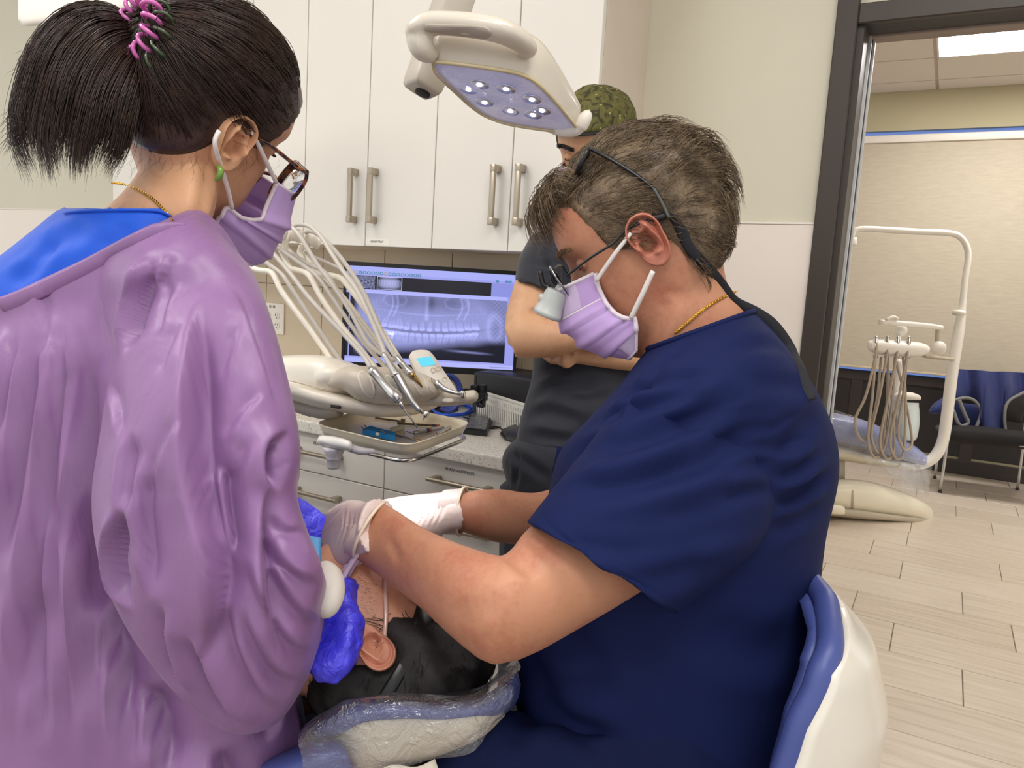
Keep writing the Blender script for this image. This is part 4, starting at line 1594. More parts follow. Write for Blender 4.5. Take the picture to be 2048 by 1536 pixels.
for sgn in (-1, 1):
    r = rim_loop(sgn)
    ro = obj('rim', tube(np.vstack([r, r[:2]]), .0034, 8, False), M_black, gs)
    obj('lens', rings_geo([r, r * .5 + r.mean(0) * .5], True, True), M_lens, gs)
obj('bridge', stube([DH.w((-.006, *DH.l(g0[0])[1:])), DH.w((0, *(DH.l(g0[0])[1:] + V(.003, .001)))), DH.w((.006, *DH.l(g0[0])[1:]))], .0025, 8, 8), M_black, gs)
obj('temple', tube(spline(np.array([DH.w(DH.l(on_side(DH, x, y, s_)) * np.array([-1, 1, 1])) for x, y, s_ in ((1180, 297, -.069), (1265, 345, -.084), (1335, 432, -.0905))]), 20), .0032, 8, True, 0.5), M_black, gs)
obj('temple_tip', tube(spline(np.array([on_side(DH, 1308, 378, -.0905), on_side(DH, 1322, 402, -.0915), on_side(DH, 1338, 436, -.092)]), 12), .0052, 8, True, 0.4), mat('grey_temple_tip', srgb(84, 86, 84), 0.4), gs)
# retaining strap over the collar and down the back
bv_all = bvh_of(join(nb, top, DH.cap(d_keep, d_thick, 4, 0.16)))
sp = drape(bv_all, [(1330, 424), (1348, 436), (1366, 468), (1378, 495), (1395, 515), (1425, 545), (1446, 572), (1468, 602), (1508, 622), (1545, 648), (1575, 690), (1594, 730), (1606, 765), (1618, 800)], .0025, 60)
wd = np.interp(np.linspace(0, 1, 60), [0, .1, .5, 1], [.003, .0060, .0062, .0085])
obj('strap', tube(sp, wd, 8, True, 0.22, vdir(1450, 560, .1, .1, -1)), M_blackcloth, dent)
# necklace: links of gold
bv_body = bvh_of(join(nb, top))
ch = drape(bv_body, [(1352, 664), (1375, 645), (1400, 624), (1425, 607), (1452, 592), (1475, 582)], .0015, 46)
cg = []
for i in range(len(ch) - 1):
    t = nrm(ch[i + 1] - ch[i])
    up_ = nrm(ray(1400, 620)) if i % 2 else np.cross(t, nrm(ray(1400, 620)))
    up_ = nrm(up_ - t * np.dot(up_, t))
    b_ = np.cross(t, up_)
    loop = [ch[i] + t * .0022 * math.cos(q_) + b_ * .0014 * math.sin(q_) for q_ in np.linspace(0, 2 * np.pi, 9)]
    cg.append(tube(loop, .00065, 5, False))
obj('necklace', join(*cg), M_gold, dent, kind='stuff')

# ================================================================= STOOL under the dentist
M_shell = mat('white_stool_shell', srgb(226, 220, 208), 0.22, vary=0.01, coat=0.3)
M_bluevinyl = mat('blue_vinyl_upholstery', srgb(66, 79, 142), 0.42, vary=0.04, nscale=6, bump=0.08, bscale=500)
sB = nrm(V(_rt[0], _rt[1], 0))
sN = nrm(V(-_fwd[0], -_fwd[1], 0))
sc = P(1500, 1300, 0.93) - sB * .026
sc = V(sc[0], sc[1], 0)
stool = thing('stool', 'operator stool with curved blue padded backrest in a glossy white shell', 'stool', (sc[0] - .02, sc[1], 0))


def back_pt(t, s, off=0.0):
    """t 0..1 bottom to top, s -1..1 far edge to near edge, off: outward"""
    z = .58 + (1.012 - .58) * t
    ap = np.interp(t, [0, .49, .74, .91, 1], [.115, .136, .148, .128, .090]) + off
    fm = math.radians(np.interp(t, [0, .4, .69, .81, .935, .98, 1], [98, 92, 85, 80, 67, 48, 24]))
    sd = np.interp(t, [0, .5, 1], [.178, .176, .165]) + off
    f = fm * s
    return V(sc[0], sc[1], z) + sB * ap * math.cos(f) + sN * sd * math.sin(f)


nt, ns = 60, 41
G_in = np.array([[back_pt(t, s, -.016) for s in np.linspace(-1, 1, ns)] for t in np.linspace(0, 1, nt)])
G_out = np.array([[back_pt(t, s, .018 + .010 * math.sin(math.pi * min(1, max(0, t * .95 + .02))) * (1 - abs(s) ** 3)) for s in np.linspace(-1, 1, ns)] for t in np.linspace(0, 1, nt)])
obj('backrest_pad', sheet(G_in, .012), M_bluevinyl, stool)
obj('backrest_shell', sheet(G_out, .016), M_shell, stool)
edge = [back_pt(t, -1) for t in np.linspace(0, 1, 28)] + [back_pt(1, s) for s in np.linspace(-.7, .7, 7)] + [back_pt(t, 1) for t in np.linspace(1, 0, 28)]
obj('backrest_rim', stube(edge, .0135, 14, 90), M_bluevinyl, stool)
st0 = V(sc[0] - .03, sc[1] - .0, 0)
obj('seat', lathe([(.0001, .545), (.17, .545), (.2, .56), (.21, .59), (.2, .618), (.16, .632), (.0001, .636)], st0, (0, 0, 1), 36), M_bluevinyl, stool)
obj('gas_column', lathe([(.0001, .10), (.032, .10), (.032, .32), (.022, .33), (.022, .55), (.0001, .55)], st0, (0, 0, 1), 20), M_alu, stool)
obj('back_bracket', stube([st0 + V(0, 0, .55), st0 + sB * .16 + V(0, 0, .56), st0 + sB * .215 + V(0, 0, .70)], .016, 10, 14), M_black, stool)
for i in range(5):
    a_ = 2 * math.pi * i / 5 + .3
    e_ = st0 + V(math.cos(a_) * .27, math.sin(a_) * .27, .075)
    lg = obj('leg', stube([st0 + V(0, 0, .115), (st0 + V(0, 0, .11) + e_) / 2, e_], [.022, .019, .014], 10, 8), M_alu, stool)
    obj('caster', join(lathe([(.0001, 0), (.026, 0), (.029, .004), (.029, .016), (.026, .02), (.0001, .02)], V(e_[0], e_[1], .03) - V(-math.sin(a_), math.cos(a_), 0) * .01, (-math.sin(a_), math.cos(a_), 0), 18), stube([e_, V(e_[0], e_[1], .03)], .006, 8, 4)), M_black, lg)

# ================================================================= ASSISTANT (standing, lavender gown)
M_skin_a = skin_mat('skin_warm', srgb(206, 158, 122), srgb(188, 132, 100))


def gown_mat():
    k = NT('lavender_gown_cloth')
    v = k.coord('Object')
    v2 = k.coord('Object', (1.6, 1.6, .5), (0.5, 0.2, 0))
    f = k.noise(v2, 6, 4, 0.6)
    k.link(k.ramp(f, [(0.3, srgb(134, 98, 146)), (0.7, srgb(145, 107, 156))]), k.b.inputs['Base Color'])
    k.b.inputs['Roughness'].default_value = 0.40
    k.b.inputs['Specular IOR Level'].default_value = 0.5
    k.b.inputs['Sheen Weight'].default_value = 0.12
    k.b.inputs['Sheen Roughness'].default_value = 0.35
    n1 = k.bump(k.noise(k.coord('Object', (1.0, 1.0, .5), (.3, .5, .6)), 13, 3, 0.5, 1.2), 0.30, 0.010)
    n2 = k.bump(k.noise(k.coord('Object', (1.5, 1.5, .7), (.2, -.6, .4)), 40, 3, 0.55, 1.0), 0.20, 0.003, n1)
    k.bump(k.noise(v, 1500, 2, 0.5), 0.06, 0.0005, n2)
    return k.m


M_gown = gown_mat()
M_shirt_blue = cloth_mat('royal_blue_scrub', srgb(22, 84, 204), rough=0.6, sheen=0.2, wrinkle=0.3, wscale=14, wdist=0.008)
M_hair_a = hair_mat('black_brown_hair', srgb(20, 15, 14), srgb(78, 56, 47), 0.34)
M_blueglove = None


def nitrile():
    k = NT('blue_nitrile_glove')
    v = k.coord('Object')
    f = k.noise(v, 40, 4, 0.6)
    k.link(k.ramp(f, [(0.3, srgb(50, 46, 200)), (0.7, srgb(78, 74, 232))]), k.b.inputs['Base Color'])
    k.b.inputs['Roughness'].default_value = 0.38
    n1 = k.bump(k.noise(v, 75, 3, 0.55, 1.2), 0.8, 0.004)
    k.bump(k.noise(v, 260, 2, 0.5), 0.25, 0.0015, n1)
    return k.m


M_blueglove = nitrile()
asst = thing('person', 'standing woman with ponytail and tortoiseshell glasses in lavender gown and blue gloves', 'person', (-0.78, 0.55, 0.0))
AO = P(394, 255, .905)
AH = Head(AO, vdir(394, 255, .84 * .838, -.84 * .545, .545), vdir(394, 255, .545, .838, 0.0), 0.98, nose=.8)
a_neck = pxloft([(300, 270, 430, 270, .905, .09), (280, 335, 440, 350, .895, .10), (244, 385, 425, 440, .888, .115), (200, 425, 390, 490, .888, .11), (120, 500, 410, 600, .90, .12), (0, 660, 450, 690, .9, .16)], 36, 20)
a_trunk = pxloft([(0, 660, 450, 660, .9, .16), (-90, 850, 470, 850, .92, .24), (-100, 1100, 480, 1100, .93, .26), (-120, 1500, 500, 1500, .93, .28)], 28, 10)
a_arm = pxloft([(300, 560, 470, 560, .84, .10), (290, 800, 500, 800, .78, .10), (330, 1060, 500, 1000, .76, .10), (400, 1230, 560, 1100, .765, .095), (500, 1270, 560, 1120, .78, .08), (600, 1240, 605, 1130, .80, .062), (660, 1235, 660, 1145, .81, .05)], 26, 26)
a_arm2 = pxloft([(380, 600, 470, 600, 1.0, .09), (420, 850, 520, 850, 1.06, .09), (470, 960, 540, 960, 1.06, .08), (540, 980, 545, 1040, 1.04, .055), (572, 1000, 568, 1050, 1.03, .045)], 22, 20)
ab = remesh(join(AH.geo, a_neck, a_trunk, a_arm, a_arm2), 0.0036, 3)
ab = folds(ab, [([(405, 300), (412, 360), (395, 450)], .008, .003), ([(372, 330), (385, 400), (380, 460)], .018, -.003)])
obj('body', ab, M_skin_a, asst)
add_ear(AH, 1, asst, M_skin_a, yz=(-0.004, 0.006), tilt=2, size=1.14, xl=.079, flare=-.08)
add_ear(AH, -1, asst, M_skin_a, yz=(0.000, 0.006), tilt=2, size=1.02, xl=.0735)
for sd in (-1, 1):
    e = obj('eye', ellipsoid(AH.w((sd * .032, .0735, .024)), AH.R, (.0125, .0115, .0105), 20, 12), M_skin_a, asst)
    obj('lashes', stube([AH.w((sd * (.032 + .0115 * math.cos(a)), .0745 + .0125 * abs(math.sin(a)) ** .5, .020 - .0015 * math.sin(a))) for a in np.linspace(0.15, 2.99, 9)], .0012, 6, 20), M_lash, e)

rs = np.random.RandomState(11)


def a_zmin(y):
    return np.interp(y, [-.11, -.085, -.06, -.035, -.02, -.005, .015, .03, .042, .055, .07, .085], [-.060, -.060, -.054, -.030, -.005, .018, .022, .012, .022, .050, .080, .094])


def a_keep(L):
    return (L[:, 2] - a_zmin(L[:, 1])) / .010


def a_thick(L):
    return .004 + .004 * np.clip((L[:, 2] - .0) / .06, 0, 1) + .003 * np.clip((-L[:, 1] - .05) / .04, 0, 1)


a_hair = obj('hair', AH.cap(a_keep, a_thick, 2, 0.05), M_hair_a, asst)
pony_l = AH.l(P(292, 70, .84))
sel = np.where((AH.local[:, 2] - a_zmin(AH.local[:, 1])) > -.001)[0]
roots = AH.local[rs.choice(sel, 3800)] + rs.normal(size=(3800, 3)) * .0025
pl_ = V(0, -.098, .068)


def a_field(p):
    d = pl_ - p
    return nrm(d) + V(0, 0, -.25) * np.clip(.05 - p[2], 0, .05) / .05 * np.clip(p[1] / .06, 0, 1)


lines = grow(AH, roots, a_field, 16, .0065, lambda p: .0115 + .008 * np.clip((p[2] - .0) / .06, 0, 1), rs, 0.13, 0.08, clumps=260)
strands('hair_strands', lines, .00046, M_hair_a, a_hair)
# fine hairs at the temple and the nape
lines = []
for i in range(46):
    x, y = (rs.uniform(470, 560), rs.uniform(275, 330)) if i < 14 else (rs.uniform(215, 420), rs.uniform(300, 335))
    d0 = .80 if i < 34 else .815
    a_ = rs.uniform(14, 46)
    pts = [(x, y), (x + rs.uniform(-8, 8), y + a_ * .5), (x + rs.uniform(-24, 14), y + a_)]
    bvA = None
    lines.append(pts)
bv_ab = bvh_of(ab)
strands('fine_hairs', [drape(bv_ab, p, .0012, 7) for p in lines], .00012, M_hair_a, a_hair)

# ponytail: a fan of strands out of the hair tie, over a dense core
PT = P(288, 72, .835)
Lc = np.array([(288, 62, .835), (225, 12, .82), (140, 14, .80), (70, 80, .79), (34, 190, .79), (28, 275, .79), (52, 335, .79)], float)
Rc = np.array([(296, 92, .835), (292, 130, .825), (282, 185, .815), (268, 235, .81), (255, 275, .81), (240, 300, .81), (222, 322, .81)], float)
Ls, Rs = spline(Lc, 14), spline(Rc, 14)
lines = []
for i in range(3200):
    u = rs.beta(1.0, 1.05)
    dz = rs.uniform(-1, 1) * math.sqrt(max(0.05, 1 - (2 * u - 1) ** 2)) * .046
    end = rs.uniform(.60, .90) + .20 * (.5 + .5 * math.sin(u * 19 + 2.2)) * rs.uniform(.3, 1) + .10 * (.5 + .5 * math.sin(u * 47)) - .12 * max(0, u - .6)
    j1, j2, ph = rs.normal() * 9, rs.normal() * 12, rs.uniform(0, 6.28)
    pts = []
    for k_ in range(14):
        t = k_ / 13
        tt = min(t * end, 1.0) * 13
        a_, b_ = int(tt), min(int(tt) + 1, 13)
        fr_ = tt - a_
        l = Ls[a_] * (1 - fr_) + Ls[b_] * fr_
        r = Rs[a_] * (1 - fr_) + Rs[b_] * fr_
        q = l * (1 - u) + r * u
        s_ = math.sin(min(t * 1.9, 1.57))
        over = max(0, t * end - 1) * 120
        pts.append(P(q[0] + j1 * t + 2.5 * math.sin(ph + t * 9) * t, q[1] + j2 * t + over + (18 * u * t * t), q[2] + dz * s_))
    lines.append(np.array(pts))
pt = obj('ponytail', pxloft([(276, 55, 300, 92, .835, .035), (215, 40, 288, 130, .825, .05), (150, 50, 270, 175, .815, .06), (85, 110, 262, 215, .81, .065), (60, 180, 252, 235, .805, .055), (72, 225, 240, 255, .805, .04), (105, 255, 215, 270, .805, .015)], 24, 20), M_hair_a, asst)
strands('hair_strands', lines, .00048, M_hair_a, pt)
lines = []
for i in range(260):
    u = rs.rand()
    t0 = rs.randint(3, 12)
    b = Ls[t0] * .92 + Rs[t0] * .08
    ang = rs.uniform(2.3, 4.2)
    ln = rs.uniform(15, 55)
    dr = V(math.cos(ang), -math.sin(ang) * .5 + rs.uniform(.2, 1.0)) * ln
    p0 = V(b[0] + rs.normal() * 10, b[1] + rs.normal() * 10)
    lines.append(np.array([P(p0[0] + dr[0] * s_ + rs.normal() * 1.5, p0[1] + dr[1] * s_ + 14 * s_ * s_, b[2] + .02 * rs.normal()) for s_ in np.linspace(0, 1, 6)]))
strands('flyaway_hairs', lines, .00022, M_hair_a, pt)
# two spiral hair ties round the root of the tail
axt = nrm(P(300, 88, .84) - P(262, 46, .828))
axt = nrm(axt * 1.0)
M_tiep = mat('translucent_pink_tie', srgb(206, 104, 176), 0.18, vary=0.1, coat=0.5)
M_tieg = mat('dark_green_tie', srgb(52, 70, 44), 0.25, vary=0.1, coat=0.4)


def coil(c, ax, R_, r_, turns, wire, phase=0):
    fr_ = frame(ax)
    t = np.linspace(0, 2 * np.pi, turns * 14 + 1)
    a = t * turns + phase
    q = np.stack([(R_ + r_ * np.cos(a)) * np.cos(t), (R_ + r_ * np.cos(a)) * np.sin(t), r_ * np.sin(a)], 1)
    return tube(np.asarray(c) + q @ fr_.T, wire, 7, False)


tie = thing('hair_tie', 'pink spiral hair tie wound round the root of the ponytail', 'hair tie', PT)
axw = vdir(285, 60, -.85, .35, -.35)
obj('coil', coil(P(278, 52, .806), axw, .030, .009, 15, .0024), M_tiep, tie)
tie2 = thing('hair_tie', 'dark green spiral hair tie beside the pink one, nearest the scalp', 'hair tie', PT)
obj('coil', coil(P(300, 76, .808), axw, .031, .009, 12, .0020, 1), M_tieg, tie2)

# gown
g_torso = pxloft([(-330, 2300, 660, 2300, .95, .40), (-300, 1800, 640, 1800, .95, .40), (-270, 1536, 618, 1536, .94, .38), (-250, 1380, 596, 1380, .93, .37), (-220, 1100, 548, 1100, .92, .36), (-190, 880, 535, 860, .91, .35), (-170, 760, 525, 700, .90, .33),
                  (-165, 715, 510, 600, .90, .31), (-160, 690, 480, 520, .90, .285), (-158, 676, 440, 455, .89, .26), (-156, 668, 392, 418, .885, .245), (-130, 690, 372, 440, .885, .215)], 200, 210, 2.2)
g_sleeve = pxloft([(200, 516, 396, 424, .862, .225), (196, 560, 455, 484, .835, .245), (204, 620, 506, 545, .82, .225), (226, 700, 545, 650, .79, .22), (205, 850, 580, 800, .76, .205), (186, 980, 594, 905, .745, .195), (194, 1085, 588, 990, .74, .185), (226, 1190, 608, 1065, .735, .18), (282, 1296, 630, 1118, .735, .17),
                   (362, 1400, 640, 1150, .745, .155), (460, 1466, 645, 1165, .76, .14), (545, 1450, 646, 1180, .78, .12), (602, 1375, 646, 1190, .795, .10), (636, 1285, 648, 1185, .80, .085)], 200, 210, 2.2, lip=True)
g_far = pxloft([(330, 560, 470, 560, 1.0, .14), (400, 760, 545, 760, 1.05, .15), (430, 930, 580, 890, 1.06, .14), (500, 1010, 600, 940, 1.05, .12), (560, 1060, 590, 985, 1.03, .08)], 50, 40, 2.2, lip=True)
g_torso = wobble(g_torso, .003, 4, 8, (0.1, 0, 1))
g_sleeve = wobble(g_sleeve, .003, 4, 9, (0.1, 0, 1))
P_T = [  # hanging folds of the back
    ([(121, 540), (113, 640), (98, 800), (76, 950), (52, 1160), (30, 1340), (20, 1500)], .030, .030, 0.0280),
    ([(152, 560), (144, 720), (138, 926), (145, 1133), (166, 1351), (196, 1560)], .026, .034, 0.0385),
    ([(182, 900), (164, 1010), (168, 1120), (194, 1260), (228, 1400), (250, 1560)], .024, .040, 0.0455),
    ([(60, 620), (44, 760), (20, 940), (-10, 1150)], .030, .030, 0.0245),
    ([(20, 640), (5, 760), (-20, 900)], .02, .02, 0.0175),
    ([(100, 900), (96, 1040), (104, 1200), (116, 1400), (120, 1540)], .022, .026, 0.0210),
    ([(60, 1150), (54, 1300), (70, 1500)], .02, .026, 0.0210),
    ([(270, 1380), (300, 1450), (330, 1560)], .022, .04, 0.0350),
    ([(420, 1500), (440, 1560), (450, 1640)], .03, .03, 0.0280),
    ([(540, 1490), (552, 1420), (560, 1360)], .02, .02, 0.0210),
    ([(590, 1400), (600, 1460), (602, 1560)], .016, .016, 0.0140),
    ([(95, 690), (100, 740), (112, 790)], .010, .010, 0.0088),
    ([(84, 560), (78, 640), (70, 720)], .014, .014, 0.0105),
    ([(175, 600), (178, 680), (170, 760)], .012, .012, 0.0123),
]
P_S = [  # sleeve
    ([(296, 500), (276, 560), (254, 640), (246, 720)], .020, .026, 0.0245),
    ([(336, 500), (322, 540), (306, 580)], .012, .012, 0.0088),
    ([(420, 590), (400, 600), (392, 650), (386, 740), (382, 841), (391, 963), (416, 1060), (432, 1169), (424, 1270), (372, 1350)], .030, .036, 0.0385),
    ([(404, 925), (432, 950), (446, 1040), (452, 1140)], .012, .020, 0.0210),
    ([(541, 965), (531, 1040), (531, 1150), (544, 1240), (584, 1310)], .030, .022, 0.0262),
    ([(584, 862), (548, 880), (535, 912), (541, 960), (566, 985)], .014, .016, 0.0227),
    ([(467, 574), (508, 660), (540, 756), (556, 820)], .020, .020, 0.0123),
    ([(258, 1012), (236, 1040), (222, 1108), (236, 1180), (268, 1222)], .016, .018, 0.0280),
    ([(262, 860), (250, 920), (246, 990), (256, 1030)], .014, .018, 0.0158),
    ([(300, 900), (280, 1000), (288, 1110), (300, 1200)], .020, .024, 0.0175),
    ([(640, 1170), (600, 1150), (566, 1110), (548, 1060)], .012, .014, 0.0140),
    ([(640, 1240), (606, 1225), (572, 1180), (556, 1140)], .012, .012, 0.0140),
    ([(632, 1300), (596, 1296), (560, 1262), (520, 1200), (490, 1110)], .014, .018, 0.0158),
    ([(606, 1365), (560, 1350), (520, 1300), (480, 1220)], .016, .018, 0.0158),
    ([(560, 1430), (520, 1390), (470, 1300), (450, 1220)], .016, .02, 0.0158),
    ([(500, 1470), (450, 1420), (400, 1330), (380, 1260)], .016, .02, 0.0175),
    ([(380, 1400), (350, 1350), (330, 1280), (330, 1200)], .016, .02, 0.0158),
    ([(330, 760), (346, 700), (368, 640)], .010, .010, 0.0070),
    ([(440, 760), (462, 700), (480, 640)], .010, .010, 0.0070),
    ([(300, 960), (330, 900), (376, 840)], .012, .012, 0.0088),
    ([(440, 880), (486, 820), (530, 780)], .012, .012, 0.0088),
    ([(470, 1000), (486, 930), (512, 870)], .012, .012, 0.0088),
    ([(320, 680), (330, 610), (350, 560)], .012, .012, 0.0088),
    ([(215, 760), (232, 820), (236, 880)], .012, .012, 0.0105),
    ([(612, 1060), (580, 1050), (556, 1020)], .009, .009, 0.0105),
]
g_torso = pleats(g_torso, P_T)
g_sleeve = pleats(g_sleeve, P_S)
g = join(g_torso, g_sleeve)
gown = obj('gown', g_torso, M_gown, asst)
obj('sleeve', g_sleeve, M_gown, gown)
obj('sleeve', g_far, M_gown, gown)
bv_g = bvh_of(g)
# bias-bound neckline and raglan seam
nlg = drape(bv_g, [(2, 612), (60, 590), (120, 562), (180, 532), (240, 500), (300, 470), (345, 452), (372, 450)], .0008, 60)
obj('neck_binding', tube(nlg, np.interp(np.linspace(0, 1, 60), [0, .85, 1], [.0085, .0085, .001]), 8, True, .28, vdir(200, 520, .1, .1, -1)), M_gown, gown)

# scrub shirt showing above the gown
b_shirt = remesh(join(pxloft([(-140, 760, 450, 640, .895, .23), (-130, 640, 415, 520, .892, .215), (-60, 560, 385, 462, .888, .195), (30, 488, 370, 440, .885, .175), (100, 432, 356, 420, .884, .155), (124, 412, 340, 412, .884, .145), (150, 430, 322, 430, .884, .12)], 36, 24, 2.2)), .0045, 4)
b_shirt = folds(b_shirt, [([(60, 500), (120, 480), (180, 450)], .014, .004), ([(10, 570), (70, 530), (110, 470)], .012, .005), ([(200, 500), (240, 470), (250, 440)], .012, .003)])
sh = obj('scrub_shirt', b_shirt, M_shirt_blue, asst)
bv_s = bvh_of(b_shirt)
obj('neckline', tube(drape(bv_s, [(132, 426), (180, 422), (230, 421), (290, 421), (322, 424), (342, 434)], .0004, 30), .004, 8, True, .5), M_shirt_blue, sh)
obj('trousers', remesh(join(pxloft([(-150, 2100, 230, 2100, .95, .2), (-100, 2700, 180, 2700, 1.0, .16), (-80, 3600, 150, 3600, 1.1, .14)], 20, 12), pxloft([(230, 2100, 560, 2100, 1.05, .2), (240, 2700, 480, 2700, 1.1, .16), (250, 3600, 420, 3600, 1.2, .14)], 20, 12)), .010, 4), M_shirt_blue, asst) if False else None
lz = P(200, 1536, .93)
legs = join(*[stube([V(lz[0] + dx, lz[1] + dy, .86), V(lz[0] + dx, lz[1] + dy, .45), V(lz[0] + dx, lz[1] + dy + .01, .07)], [.095, .07, .055], 18, 10) for dx, dy in ((-.10, -.06), (.10, .06))])
obj('trousers', remesh(legs, .008, 4), M_shirt_blue, asst)
for dx, dy in ((-.10, -.06), (.10, .06)):
    obj('shoe', remesh(join(ellipsoid(V(lz[0] + dx + .05, lz[1] + dy + .05, .042), frame((0, 0, 1), (.7, .7, 0)), (.13, .047, .042)), ellipsoid(V(lz[0] + dx, lz[1] + dy, .06), np.eye(3), (.05, .045, .06))), .006, 4), M_black, asst)

# gloved hands, white knit cuff
M_knit = mat('white_knit_cuff', srgb(206, 200, 192), 0.8, vary=0.03, bump=0.35, bscale=420, bdist=0.001, stretch=(1, 1, .2))
hr = hand_geo(P(636, 1246, .815), dirv(.22, -.16, .95), dirv(.92, -.10, -.30), False, curls=[(32, 40, 20), (36, 45, 25), (40, 45, 25), (44, 45, 25)], thumb=(24, 5), scale=.98, wrist_len=.035)
hr = wobble(wobble(hr, .0015, 45, 4), .0010, 95, 14)
g1 = obj('glove', hr, M_blueglove, asst)
# bunched glove wrist around the cuff
cw = P(646, 1244, .805)
axg = nrm(P(698, 1268, .84) - P(630, 1200, .785))
fr_ = frame(axg, vdir(664, 1212, -.35, .9, 0))
rings = []
for t, k_ in ((0, .98), (.2, 1.1), (.45, 1.16), (.7, 1.12), (1.0, .92)):
    r = se_ring(cw + axg * .036 * t, fr_[:, 0] * .050 * k_, fr_[:, 1] * .030 * k_, 48)
    rings.append(r)
bun = wobble(wobble(rings_geo([q for q in spline(np.array(rings).reshape(5, -1), 24).reshape(24, -1, 3)]), .003, 22, 7), .0026, 70, 9)
obj('glove_wrist', remesh(bun, .0035, 1), M_blueglove, g1)
rings = []
for t, k_ in ((0, .80), (.35, .98), (.75, 1.03), (.92, .96), (1.0, .80)):
    rings.append(se_ring(P(640, 1166, .765) + axg * .020 * t, fr_[:, 0] * .031 * k_, fr_[:, 1] * .019 * k_, 40))
obj('knit_cuff', rings_geo(rings), M_knit, asst)
hl = hand_geo(P(532, 1008, 1.03), dirv(.74, -.62, .12), dirv(.45, .45, -.75), True, curls=[(20, 45, 25), (28, 48, 30), (36, 50, 30), (44, 50, 30)], spread=8, thumb=(40, 30), scale=.92, wrist_len=.05)
obj('glove', wobble(hl, .0007, 60, 14), M_blueglove, asst)

# mask
mid = [AH.w((0, *AH.px(x, y, 0)[1:])) for x, y in ((566, 378), (560, 396), (552, 420), (543, 440), (533, 462), (520, 490), (504, 510), (484, 516))]
ed = [(553, 366, .050), (538, 400, .054), (522, 434, .060), (502, 440, .062), (476, 430, .062), (452, 416, .062), (432, 446, .058), (413, 476, .052)]
near = [AH.w((q, *AH.px(x, y, q)[1:])) for x, y, q in ed]
far = [AH.w(AH.l(p) * np.array([-1, 1, 1])) for p in near]
G, th = mask_geo(mid, far, near, 41, 2.0, (0.34, 0.56, 0.78), .0045)
mk = obj('face_mask', sheet(G, th), M_mask, asst)
for col_ in (0, -1):
    obj('edging', tube(G[:, col_], .0028, 8), M_mask_edge, mk)
for rowi in (0, -1):
    obj('edging', tube(G[rowi], .0022, 6), M_mask_edge, mk)
obj('ear_loop', stube([on_side(AH, 552, 364, .053), on_side(AH, 530, 318, .073), on_side(AH, 512, 280, .081), on_side(AH, 503, 262, .083)], .0027, 8, 16), M_elastic, mk)
obj('ear_loop', stube([on_side(AH, 464, 416, .064), on_side(AH, 456, 380, .073), on_side(AH, 443, 335, .081), on_side(AH, 432, 300, .092), on_side(AH, 430, 280, .093), on_side(AH, 438, 262, .090)], .0027, 8, 24), M_elastic, mk)


# glasses
def tortoise():
    k = NT('tortoiseshell')
    f = k.noise(k.coord('Object'), 120, 3, 0.6, 0.8)
    k.link(k.ramp(f, [(0.4, srgb(38, 18, 12)), (0.52, srgb(96, 44, 20)), (0.66, srgb(206, 120, 44))]), k.b.inputs['Base Color'])
    k.b.inputs['Roughness'].default_value = 0.15
    k.b.inputs['Coat Weight'].default_value = 0.5
    return k.m


M_tort = tortoise()
gl_ = obj('eyeglasses', tube(spline(np.array([on_side(AH, 470, 262, .080), on_side(AH, 505, 274, .081), on_side(AH, 540, 291, .078), on_side(AH, 580, 322, .072), on_side(AH, 612, 346, .066)]), 24), .0036, 8, True, .55), M_tort, asst)
rim_px = [(614, 344), (612, 358), (604, 374), (590, 392), (574, 403), (558, 409), (546, 410), (538, 402)]
cn = AH.l(on_side(AH, 612, 346, .066))
lo = [AH.l(on_side(AH, x, y, q)) for (x, y), q in zip(rim_px, np.linspace(.066, .030, 8))]
up_ = [lo[-1] + V(-.012, .004, .012), lo[-1] + V(-.012, .006, .03), cn + V(-.038, .006, .004), cn + V(-.018, .004, .004)]
rl = np.array([AH.w(p) for p in lo + up_])
rl = spline(np.vstack([rl, rl[:1]]), 40)
obj('rim', tube(rl, .0026, 8, False), M_tort, gl_)
obj('lens', rings_geo([rl[:-1], rl[:-1] * .4 + rl.mean(0) * .6]), M_lens, gl_)
mir = lambda pts: np.array([AH.w(AH.l(p) * np.array([-1, 1, 1])) for p in pts])
obj('rim', tube(mir(rl), .0026, 8, False), M_tort, gl_)
obj('bridge', stube([rl[24], AH.w(V(0, 1, 1) * (AH.l(rl[24]) + V(0, .004, .004))), mir(rl[24:25])[0]], .0026, 8, 10), M_tort, gl_)
# earring, necklace
ea = obj('earring', stube([on_side(AH, 436, 332, .088), on_side(AH, 441, 342, .094), on_side(AH, 438, 354, .094), on_side(AH, 432, 360, .088)], [.0022, .0036, .0036, .0022], 10, 16), mat('green_jade', srgb(112, 152, 62), 0.25, vary=0.12, nscale=60, coat=0.3), asst)
chp = drape(bvh_of(join(ab, b_shirt, g)), [(226, 366), (238, 367), (252, 370), (285, 384), (310, 402), (335, 428), (352, 450)], .0014, 60)
cg = []
for i in range(len(chp) - 1):
    t = nrm(chp[i + 1] - chp[i])
    n_ = nrm(np.cross(t, nrm(ray(260, 380)))) if i % 2 else nrm(ray(260, 380))
    b_ = nrm(np.cross(t, n_))
    cg.append(tube([chp[i] + t * .0024 * math.cos(q_) + b_ * .0011 * math.sin(q_) for q_ in np.linspace(0, 2 * np.pi, 8)], .0006, 5, False))
obj('necklace', join(*cg), M_gold, asst, kind='stuff')

